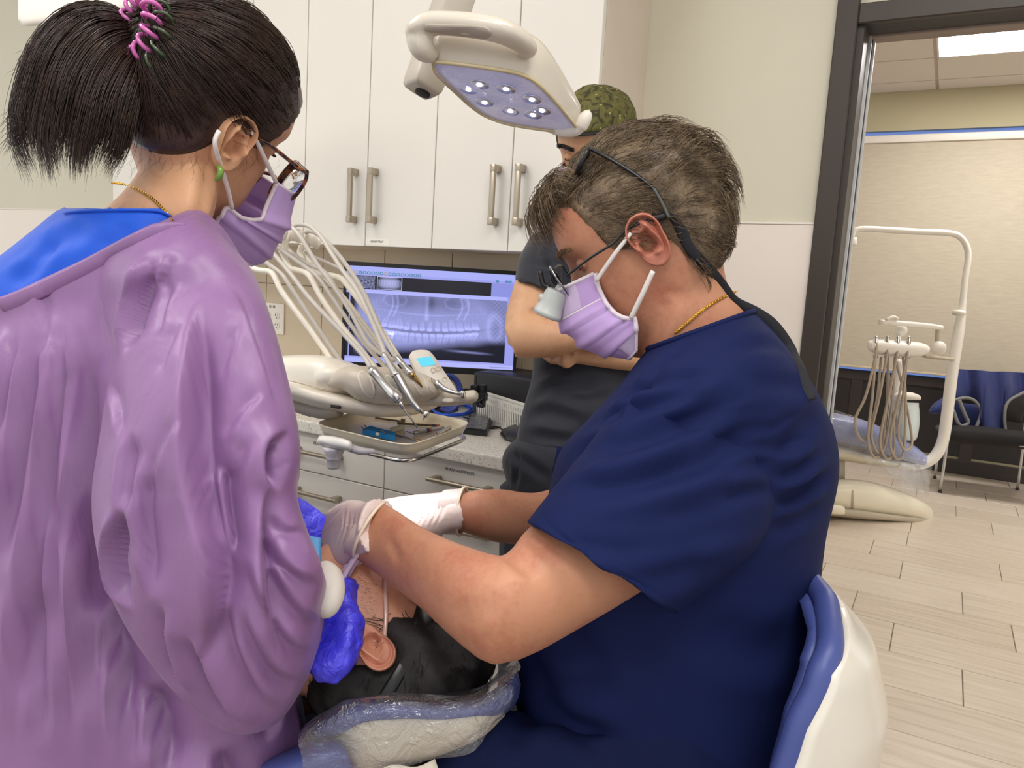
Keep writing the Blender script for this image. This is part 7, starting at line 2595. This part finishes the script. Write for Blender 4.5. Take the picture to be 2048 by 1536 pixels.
SG = mO + (mX * mW)[None, None] * us[None, :, None] + V(0, 0, mH)[None, None] * vs_[:, None, None] + mN[None, None] * .0012
sv, sf = grid_geo(SG)
scr = obj('screen', (sv, sf), emis('screen_image', (1, 1, 1, 1), 1.0), mon, smooth=False)
ca = scr.data.color_attributes.new('picture', 'FLOAT_COLOR', 'CORNER')
cols = np.repeat(np.concatenate([img.reshape(-1, 3), np.ones((NX * NY, 1))], 1), 4, axis=0)
ca.data.foreach_set('color', cols.astype(np.float32).ravel())
nt_ = scr.data.materials[0].node_tree
at_ = nt_.nodes.new('ShaderNodeVertexColor')
at_.layer_name = 'picture'
nt_.links.new(at_.outputs['Color'], nt_.nodes['Principled BSDF'].inputs['Emission Color'])
nt_.nodes['Principled BSDF'].inputs['Emission Strength'].default_value = 1.0
nt_.nodes['Principled BSDF'].inputs['Roughness'].default_value = .3

CZ = COUNTER_Z + .0005
# computer tower behind the right end of the monitor
tw = thing('computer_tower', 'black computer tower standing on the worktop under the right end of the monitor', 'computer', (-1.13, 2.10, CZ))
t0, t1 = onZ(972, 826, .935), onZ(1048, 850, .935)
obj('case', box((-1.262, 2.02, CZ), (-.93, 2.235, CZ + .145), .004, 2), mat('black_case', srgb(30, 30, 33), .5, vary=.08), tw, angle=40)
obj('side_panel', box((-1.255, 2.014, CZ + .01), (-.94, 2.0205, CZ + .138), .002, 1), mat('black_case_panel', srgb(36, 36, 40), .45), tw, smooth=False)
ac = thing('acrylic_strip', 'clear upright acrylic strip in front of the computer tower', 'holder', tuple(onZ(979, 812, CZ)))
a0 = onZ(979, 812, CZ)
M_acr = mat('frosted_acrylic', srgb(150, 150, 150), .12, coat=.6)
obj('plate', box(a0 - V(.013, .003, 0), a0 + V(.013, .003, .115), .002, 1), mat('smoky_acrylic', srgb(66, 66, 70), .1, coat=.6), ac, smooth=False)
obj('edge', join(box(a0 + V(-.0145, -.0045, 0), a0 + V(-.0115, .0035, .117)), box(a0 + V(.0115, -.0045, 0), a0 + V(.0145, .0035, .117)), box(a0 + V(-.0145, -.0045, .1145), a0 + V(.0145, .0035, .117))), M_acr, ac, smooth=False)
# coiled blue network cables: one flat on the worktop, one upright behind the control pad
M_bluecab = mat('blue_cable', srgb(22, 74, 190), .4, vary=.04)
M_blackcab = mat('black_cable', srgb(24, 22, 24), .5)
cc = thing('network_cable', 'coil of bright blue network cable lying on the worktop left of the basket', 'cable', tuple(onZ(906, 818, CZ)))
for i, (rx, dz, ox_) in enumerate(((39, .004, 0), (36, .010, -2), (40, .016, 1))):
    pp = [onZ(906 + ox_ + rx * math.cos(a), 819 + 11.5 * math.sin(a) * rx / 39, CZ + dz) for a in np.linspace(0, 2 * np.pi, 50)]
    obj('loop', tube(np.array(pp), .0042, 7, False), M_bluecab, cc)
cu_ = thing('network_cable', 'dark blue cable loop standing upright behind the white control pad', 'cable', tuple(onZ(905, 800, CZ)))
for i in range(3):
    pp = [P(897 + (26 - 2.5 * i) * math.cos(a), 786 + (36 - 3 * i) * math.sin(a), 2.20 + .012 * i) for a in np.linspace(-2.6, 2.2, 40)]
    obj('loop', tube(np.array(pp), .0052, 7), mat('dark_blue_cable', srgb(26, 50, 130), .4), cu_)
pw = thing('power_cables', 'tangle of black power leads beside the computer tower', 'cable', tuple(onZ(955, 815, CZ)))
for pts in ([(952, 750, 2.25), (951, 770, 2.25), (948, 780, 2.24), (930, 779, 2.24), (912, 784, 2.22)], [(948, 782, 2.24), (958, 786, 2.24), (968, 792, 2.23), (962, 800, 2.22), (952, 806, 2.22)], [(955, 776, 2.25), (964, 774, 2.25), (972, 776, 2.24)], [(950, 795, 2.23), (960, 808, 2.22), (966, 812, 2.21)]):
    obj('lead', stube([P(*q) for q in pts], .0035, 7, 20), M_blackcab, pw)
for x, y in ((950, 778), (965, 777), (966, 793), (962, 806)):
    c = P(x, y, 2.235)
    obj('plug', box(c - V(.012, .01, .012), c + V(.012, .01, .012), .003, 1), M_black, pw, smooth=False)
# white perforated basket
bk = thing('plastic_basket', 'white perforated plastic basket on the worktop beside the tower', 'basket', (-1.12, 1.99, CZ))
b0, b1 = onZ(955, 838, CZ), onZ(1030, 866, CZ)
bx_ = nrm((b1 - b0) * V(1, 1, 0))
by_ = np.cross(V(0, 0, 1), bx_)
bL, bD, bH = .34, .12, .095
bo = b0 - bx_ * .0


def bpt(a, b, h):
    g = 1 + .0 * h
    return bo + bx_ * (bL * a) + by_ * (bD * b) + V(0, 0, h)


parts = []
for (pa, pb) in (((0, 0), (1, 0)), ((1, 0), (1, 1)), ((1, 1), (0, 1)), ((0, 1), (0, 0))):
    A_, B_ = np.array(pa, float), np.array(pb, float)
    Ln = bL if pa[1] == pb[1] else bD
    n_ = int(round(Ln / .0128))
    dirx = nrm(bpt(*B_, 0) - bpt(*A_, 0))
    nrm_ = np.cross(dirx, V(0, 0, 1))

    def slab(f0, f1, h0, h1, t=.0022):
        p_ = lambda f, h: bpt(*(A_ + (B_ - A_) * f), h) + nrm_ * (.10 * h)
        q_ = np.array([p_(f0, h0), p_(f1, h0), p_(f1, h1), p_(f0, h1)])
        return prism(q_, nrm_ * t)
    parts += [slab(0, 1, 0, .012), slab(0, 1, .058, .066), slab(0, 1, .076, .095)]
    for i in range(n_ + 1):
        f = i / n_
        parts.append(slab(max(0, f - .28 / n_), min(1, f + .28 / n_), .010, .06))
        parts.append(slab(max(0, f - .33 / n_), min(1, f + .33 / n_), .064, .078))
    parts.append(slab(-.01, 1.01, .090, .096, .006))
obj('basket_wall', join(*parts), mat('white_basket', srgb(232, 230, 222), .4, vary=.01), bk, smooth=False)
obj('basket_floor', prism(np.array([bpt(0, 0, .003), bpt(1, 0, .003), bpt(1, 1, .003), bpt(0, 1, .003)]), V(0, 0, .003)), M_white, bk, smooth=False)
# keyboard bagged in clear plastic, its lead, and a dark mouse pad corner
kb = thing('keyboard', 'black keyboard sealed in a glossy clear bag on the worktop', 'keyboard', tuple(onZ(957, 856, CZ)))
kq = [onZ(x, y, CZ) for x, y in ((926, 868), (974, 873), (985, 843), (938, 838))]
obj('case', prism(np.array(kq), V(0, 0, .014)), M_black, kb, smooth=False)
for i in range(5):
    for j in range(9):
        a, b = (j + .5) / 9.4 + .02, (i + .5) / 5.4 + .03
        c = (kq[0] * (1 - a) + kq[1] * a) * (1 - b) + (kq[3] * (1 - a) + kq[2] * a) * b + V(0, 0, .014)
        e1, e2 = (kq[1] - kq[0]) / 22, (kq[3] - kq[0]) / 13
        obj('key', prism(np.array([c - e1 - e2, c + e1 - e2, c + e1 + e2, c - e1 + e2]), V(0, 0, .004)), mat('keycap', srgb(44, 44, 48), .5) if (i + j) == 0 else bpy.data.materials['keycap'], kb, smooth=False)
G = np.array([[(kq[0] * (1 - a) + kq[1] * a) * (1 - b) + (kq[3] * (1 - a) + kq[2] * a) * b + V(0, 0, .021 - .018 * (abs(a - .5) * 2) ** 8) for a in np.linspace(-.03, 1.03, 26)] for b in np.linspace(-.04, 1.04, 22)])
obj('plastic_bag', grid_geo(crumple(G, .004, 16, 9, .01, .03)), M_film, kb)
lead = thing('keyboard_lead', 'thin black lead looping over the worktop in front of the basket', 'cable', tuple(onZ(985, 850, CZ)))
obj('lead', stube([onZ(x, y, CZ + .003) for x, y in ((926, 834), (946, 838), (958, 836), (975, 837), (990, 844), (1003, 851), (1000, 854), (985, 857), (982, 855), (990, 853), (1000, 856), (1008, 862), (1010, 866))], .0022, 6, 70), M_blackcab, lead)
ms = thing('mouse', 'flat black mouse half hidden behind the standing man', 'mouse', tuple(onZ(1018, 874, CZ)))
mq = [onZ(x, y, CZ) for x, y in ((1000, 870), (1014, 882), (1050, 888), (1060, 868), (1028, 860))]
mr = spline(np.array(mq + mq[:1]), 36)[:-1]
mcn = mr.mean(0)
obj('shell', rings_geo([mr, (mr - mcn) * 1.0 + mcn + V(0, 0, .006), (mr - mcn) * .86 + mcn + V(0, 0, .018), (mr - mcn) * .5 + mcn + V(0, 0, .026)]), M_black, ms)

# ================================================================= THE ROOM BEYOND: second chair unit, guest chair with apron
M_paleb = mat('pale_blue_vinyl', srgb(128, 138, 190), .35, vary=.04, coat=.3)
M_ivory = mat('ivory_unit_plastic', srgb(226, 218, 196), .35, vary=.02)
M_ivory2 = mat('ivory_base_grey', srgb(176, 166, 146), .4, vary=.02)
M_hosef = mat('taupe_hose', srgb(168, 154, 138), .5)
fd = 5.0
fu = thing('dental_chair', 'film-covered pale blue dental chair on an ivory floor base seen through the doorway', 'dental chair', tuple(onZ(1720, 1035, 0)))
fb = onZ(1760, 1030, 0)
base = remesh(join(pxloft([(1560, 965, 1560, 1012, fd, .50), (1640, 962, 1640, 1022, fd, .50), (1700, 958, 1700, 1030, fd - .02, .48), (1760, 968, 1760, 1034, fd - .02, .44), (1820, 990, 1820, 1040, fd, .36), (1852, 1006, 1854, 1044, fd + .02, .26), (1866, 1022, 1867, 1042, fd + .04, .12)], 34, 30, 2.6)), .012, 4)
obj('base', base, M_ivory, fu)
obj('base_skirt', pxloft([(1560, 1000, 1560, 1022, fd - .01, .52), (1700, 1016, 1700, 1037, fd - .03, .50), (1770, 1026, 1770, 1042, fd - .02, .45), (1830, 1034, 1830, 1047, fd, .36), (1862, 1038, 1862, 1047, fd + .03, .2)], 30, 24, 4), M_ivory2, fu)
obj('foot_pedal', pxloft([(1640, 1008, 1640, 1026, fd - .3, .12), (1680, 1010, 1680, 1030, fd - .3, .12), (1690, 1016, 1690, 1028, fd - .3, .08)], 20, 8, 4), M_ivory, fu)
obj('base_joint', pxloft([(1704, 962, 1704, 1032, fd - .02, .49), (1708, 962, 1708, 1033, fd - .02, .49)], 30, 4, 2.6), M_ivory2, fu)
obj('seat', remesh(pxloft([(1560, 806, 1560, 860, fd + .1, .50), (1650, 822, 1650, 880, fd + .1, .50), (1720, 838, 1718, 895, fd + .1, .5), (1780, 862, 1776, 912, fd + .1, .48), (1830, 892, 1826, 926, fd + .1, .44), (1856, 914, 1852, 932, fd + .1, .34)], 30, 26, 3), .012, 4), M_paleb, fu)
obj('underframe', pxloft([(1560, 862, 1560, 905, fd + .1, .32), (1660, 886, 1660, 918, fd + .1, .32), (1740, 908, 1740, 930, fd + .1, .3), (1830, 928, 1830, 940, fd + .1, .24)], 24, 14, 3), M_ivory, fu)
obj('lift_arm', pxloft([(1560, 900, 1560, 970, fd + .1, .26), (1640, 905, 1640, 968, fd + .1, .26), (1690, 915, 1690, 962, fd + .1, .2)], 20, 8, 3), M_ivory2, fu)
G = np.array([[P(1640 + 215 * b, 815 + 95 * b ** 1.5 + 78 * a + (6 if a > .9 else 0) * math.sin(b * 30), fd - .16 + .03 * math.sin(b * 9 + a * 4)) for b in np.linspace(0, 1, 40)] for a in np.linspace(0, 1, 14)])
obj('plastic_film', grid_geo(crumple(G, .010, 18, 3, .06, .2)), M_film, fu)
G = np.array([[P(1800 + 62 * b + 10 * a * math.sin(b * 6), 925 + 60 * a + 6 * b, fd - .05 + .05 * b) for b in np.linspace(0, 1, 18)] for a in np.linspace(0, 1, 16)])
obj('hanging_film', grid_geo(crumple(G, .012, 14, 5, .05, .15)), M_film, fu)

fdu = thing('delivery_post', 'white curved post unit with hanging hoses over the far dental chair', 'delivery unit', tuple(onZ(1820, 1030, 0)))
pd_ = 5.05
pp = [(1700, 480), (1703, 470), (1712, 460), (1740, 458), (1830, 463), (1895, 466), (1920, 474), (1934, 495), (1936, 520), (1930, 560), (1925, 610), (1918, 660), (1905, 740), (1894, 830), (1886, 880), (1872, 910), (1850, 926), (1820, 932)]
obj('post', stube([P(x, y, pd_) for x, y in pp], [.020] * 10 + [.022, .034, .036, .036, .036, .036, .034, .032], 14, 110), M_white, fdu)
obj('collar', tube(np.array([P(1919, 622, pd_), P(1917, 630, pd_)]), .039, 14), M_dw, fdu)
obj('arm_end', join(pxloft([(1696, 474, 1696, 490, pd_, .05), (1714, 474, 1714, 492, pd_, .05)], 14, 4, 4), stube([P(1694, 482, pd_), P(1702, 482, pd_)], .018, 10, 4)), M_white, fdu)
hd2 = pxloft([(1733, 686, 1734, 696, 4.75, .06), (1740, 680, 1742, 704, 4.75, .13), (1765, 678, 1767, 711, 4.75, .16), (1800, 681, 1801, 714, 4.75, .17), (1835, 684, 1836, 714, 4.75, .16), (1855, 690, 1856, 708, 4.75, .12), (1860, 696, 1860, 702, 4.75, .05)], 26, 26, 2.4)
obj('instrument_head', remesh(hd2, .006, 1), M_white, fdu)
obj('side_arm', stube([P(1848, 712, 4.80), P(1880, 716, 4.9), P(1908, 719, pd_)], .018, 8, 10, .6), M_ivory2, fdu)
obj('keypad', lathe([(.0001, 0), (.042, 0), (.046, .008), (.042, .02), (.0001, .022)], P(1877, 697, 4.80), vdir(1877, 697, -.2, .3, -1), 24), M_white, fdu)
obj('table_bar', join(stube([P(1758, 644, 4.75), P(1790, 646, 4.75), P(1850, 651, 4.80), P(1884, 656, 4.82)], .016, 10, 16), stube([P(1772, 640, 4.74), P(1786, 634, 4.74), P(1796, 638, 4.74)], .010, 8, 8)), M_white, fdu)
obj('table_post', stube([P(1875, 658, 4.82), P(1874, 682, 4.82)], .012, 8, 4), M_ivory2, fdu)
obj('light_guard', ellipsoid(P(1802, 661, 4.85), np.eye(3), (.036, .036, .040), 16, 12), M_white, fdu)
obj('guard_stem', stube([P(1799, 670, 4.85), P(1797, 684, 4.80)], .012, 8, 4), M_white, fdu)
obj('rear_post', stube([P(1798, 720, 5.0), P(1792, 790, 5.05), P(1784, 870, 5.1)], [.032, .036, .036], 12, 14), M_white, fdu)
for i, (x0, xb, yb, x1) in enumerate(((1752, 1712, 880, 1762), (1752, 1738, 915, 1776), (1774, 1745, 905, 1790), (1794, 1762, 918, 1772), (1815, 1782, 918, 1806), (1815, 1798, 900, 1790))):
    obj('hose', stube([P(x0 + 2, 678, 4.70), P(x0 - 1, 712, 4.68), P((x0 + xb) / 2, 790, 4.68), P(xb - 2, yb - 40, 4.70), P(xb + 6, yb - 6, 4.71), P(xb + 16, yb, 4.72), P(xb + 26, yb - 18, 4.74), P((xb + 26 + x1) / 2 + 4, 800, 4.78), P(x1, 714, 4.80)], .0082, 8, 60), M_hosef, fdu)
for x in (1752, 1774, 1795, 1817):
    obj('handpiece', stube([P(x + 1, 672, 4.70), P(x, 684, 4.70), P(x - 1, 716, 4.69)], [.006, .014, .013], 8, 8), M_steel, fdu)
bt = thing('water_bottle', 'translucent water bottle hanging from a white cap on the far unit', 'bottle', tuple(P(1812, 880, 4.95)))
bd = 4.95
obj('cap', remesh(pxloft([(1788, 800, 1842, 800, bd, .10), (1786, 793, 1843, 796, bd, .17), (1790, 787, 1838, 790, bd, .16), (1800, 783, 1825, 785, bd, .08)], 26, 14, 2.2), .006, 3), M_white, bt)
obj('bottle_body', pxloft([(1796, 804, 1838, 806, bd, .12), (1800, 812, 1838, 813, bd, .12), (1794, 822, 1839, 824, bd, .14), (1793, 850, 1839, 850, bd, .15), (1796, 874, 1834, 876, bd, .13), (1802, 881, 1828, 882, bd, .09)], 26, 22), mat('frosted_bottle', srgb(206, 216, 216), .25, vary=.02, coat=.3), bt)
# guest chair with a navy apron hung over it
gc = thing('guest_chair', 'guest chair with black seat pad and thin chrome legs against the dark panelling', 'chair', tuple(onZ(1960, 985, 0)))
c00, c10, c01, c11 = onZ(1880, 985, 0), onZ(2052, 1010, 0), onZ(1876, 955, 0), onZ(2016, 975, 0)
cx_ = nrm(c10 - c00)
cy_ = nrm(V(-cx_[1], cx_[0], 0))
cw_, cd_ = .56, .50
o_ = c00
cp = lambda a, b, z: o_ + cx_ * cw_ * a + cy_ * cd_ * b + V(0, 0, z)
obj('seat', remesh(pxloft([(1884, 862, 1884, 876, 5.75, .40), (1905, 850, 1905, 886, 5.72, .50), (1960, 852, 1960, 892, 5.68, .50), (2010, 858, 2010, 896, 5.62, .50), (2060, 864, 2060, 900, 5.55, .48)], 26, 16, 3), .012, 4), mat('black_seat_fabric', srgb(24, 22, 24), .85, bump=.2, bscale=300), gc)
for a, b in ((0, 0), (1, 0), (0, 1), (1, 1)):
    lg = obj('leg', stube([cp(a, b, .012), cp(a * .98 + .01, b * .96 + .02, .44)], .011, 8, 6), M_alu, gc)
    obj('foot', lathe([(.0001, 0), (.014, 0), (.014, .014), (.0001, .016)], cp(a, b, 0), (0, 0, 1), 12), M_black, lg)
obj('seat_rail', stube([cp(0, 0, .425), cp(.5, 0, .425), cp(1, 0, .425), cp(1, 1, .425), cp(0, 1, .425), cp(0, 0, .425)], .011, 8, 50), M_alu, gc)
for a in (.03, .97):
    obj('upright', stube([cp(a, .9, .43), cp(a, 1.0, .66), cp(a, 1.05, .90)], .011, 8, 10), M_alu, gc)
    obj('armrest', stube([cp(a, .9, .62), cp(a, .5, .64), cp(a, .08, .62), cp(a, .02, .43)], .014, 8, 20), M_black, gc)
obj('backrest', box(*(lambda A_: (A_.min(0), A_.max(0)))(np.array([cp(.05, 1.0, .52), cp(.95, 1.06, .88), cp(.05, 1.06, .52), cp(.95, 1.0, .88)])), .02, 2), M_dark, gc)
M_navyap = cloth_mat('navy_apron_cloth', srgb(46, 54, 104), rough=.7, sheen=.2, wrinkle=.4, wscale=12, wdist=.012)
M_trimg = mat('grey_apron_binding', srgb(118, 116, 116), .7)
ap = thing('apron', 'navy lead apron with grey binding hung over the back of the guest chair', 'apron', tuple(P(1985, 860, 5.85)))
ad = 5.62
outl = [(1912, 740), (1920, 738), (1975, 742), (2060, 748), (2062, 776), (2040, 790), (2022, 800), (2011, 815), (2009, 840), (2011, 862), (1990, 860), (1950, 856), (1958, 840), (1962, 825), (1958, 812), (1945, 800), (1930, 797), (1912, 800), (1904, 804), (1903, 790), (1908, 760)]
ot_ = spline(np.array([(a, b, 0.) for a, b in outl + outl[:1]]), 90)[:-1]
oc_ = np.array([P(x, y, ad + .10 * math.sin(x * .05) * .25) for x, y, _ in ot_])
wn = nrm(ray(1980, 800))
bm = bmesh.new()
vs1 = [bm.verts.new(tuple(p)) for p in oc_]
fc = bm.faces.new(vs1)
bmesh.ops.triangulate(bm, faces=[fc])
bmesh.ops.subdivide_edges(bm, edges=bm.edges[:], cuts=2, use_grid_fill=True)
av, af = bm_geo(bm)
av = av + wn * (.03 * np.sin(av[:, :1] * 38 + av[:, 2:] * 9) + .015 * np.sin(av[:, 2:] * 30))
n0 = len(av)
obj('apron_cloth', (np.vstack([av, av + wn * .012]), af + [tuple(i + n0 for i in q[::-1]) for q in af]), M_navyap, ap)
obj('binding', tube(np.array([P(x, y, ad - .015) for x, y, _ in spline(np.array([(2062, 778, 0), (2038, 790, 0), (2020, 800, 0), (2011, 815, 0), (2009, 840, 0), (2011, 862, 0)], float), 24)]), .012, 6), M_trimg, ap)
obj('binding', tube(np.array([P(x, y, ad - .015) for x, y, _ in spline(np.array([(1903, 802, 0), (1926, 796, 0), (1945, 799, 0), (1958, 812, 0), (1962, 828, 0), (1952, 856, 0)], float), 24)]), .012, 6), M_trimg, ap)
obj('strap', tube(np.array([P(x, y, ad - .03) for x, y, _ in spline(np.array([(1918, 800, 0), (1930, 830, 0), (1936, 845, 0), (1925, 852, 0), (1915, 845, 0), (1906, 820, 0)], float), 30)]), .014, 6), M_trimg, ap)
obj('apron_sleeve', remesh(pxloft([(1858, 822, 1860, 828, 5.7, .08), (1866, 808, 1876, 828, 5.7, .12), (1884, 796, 1894, 824, 5.72, .14), (1900, 790, 1912, 826, 5.75, .14)], 20, 12), .01, 3), M_navyap, ap)
obj('apron_fold', remesh(pxloft([(1898, 800, 1898, 860, 5.80, .06), (1930, 806, 1930, 864, 5.80, .06), (1960, 810, 1960, 866, 5.78, .06)], 20, 8, 3), .01, 3), M_navyap, ap)
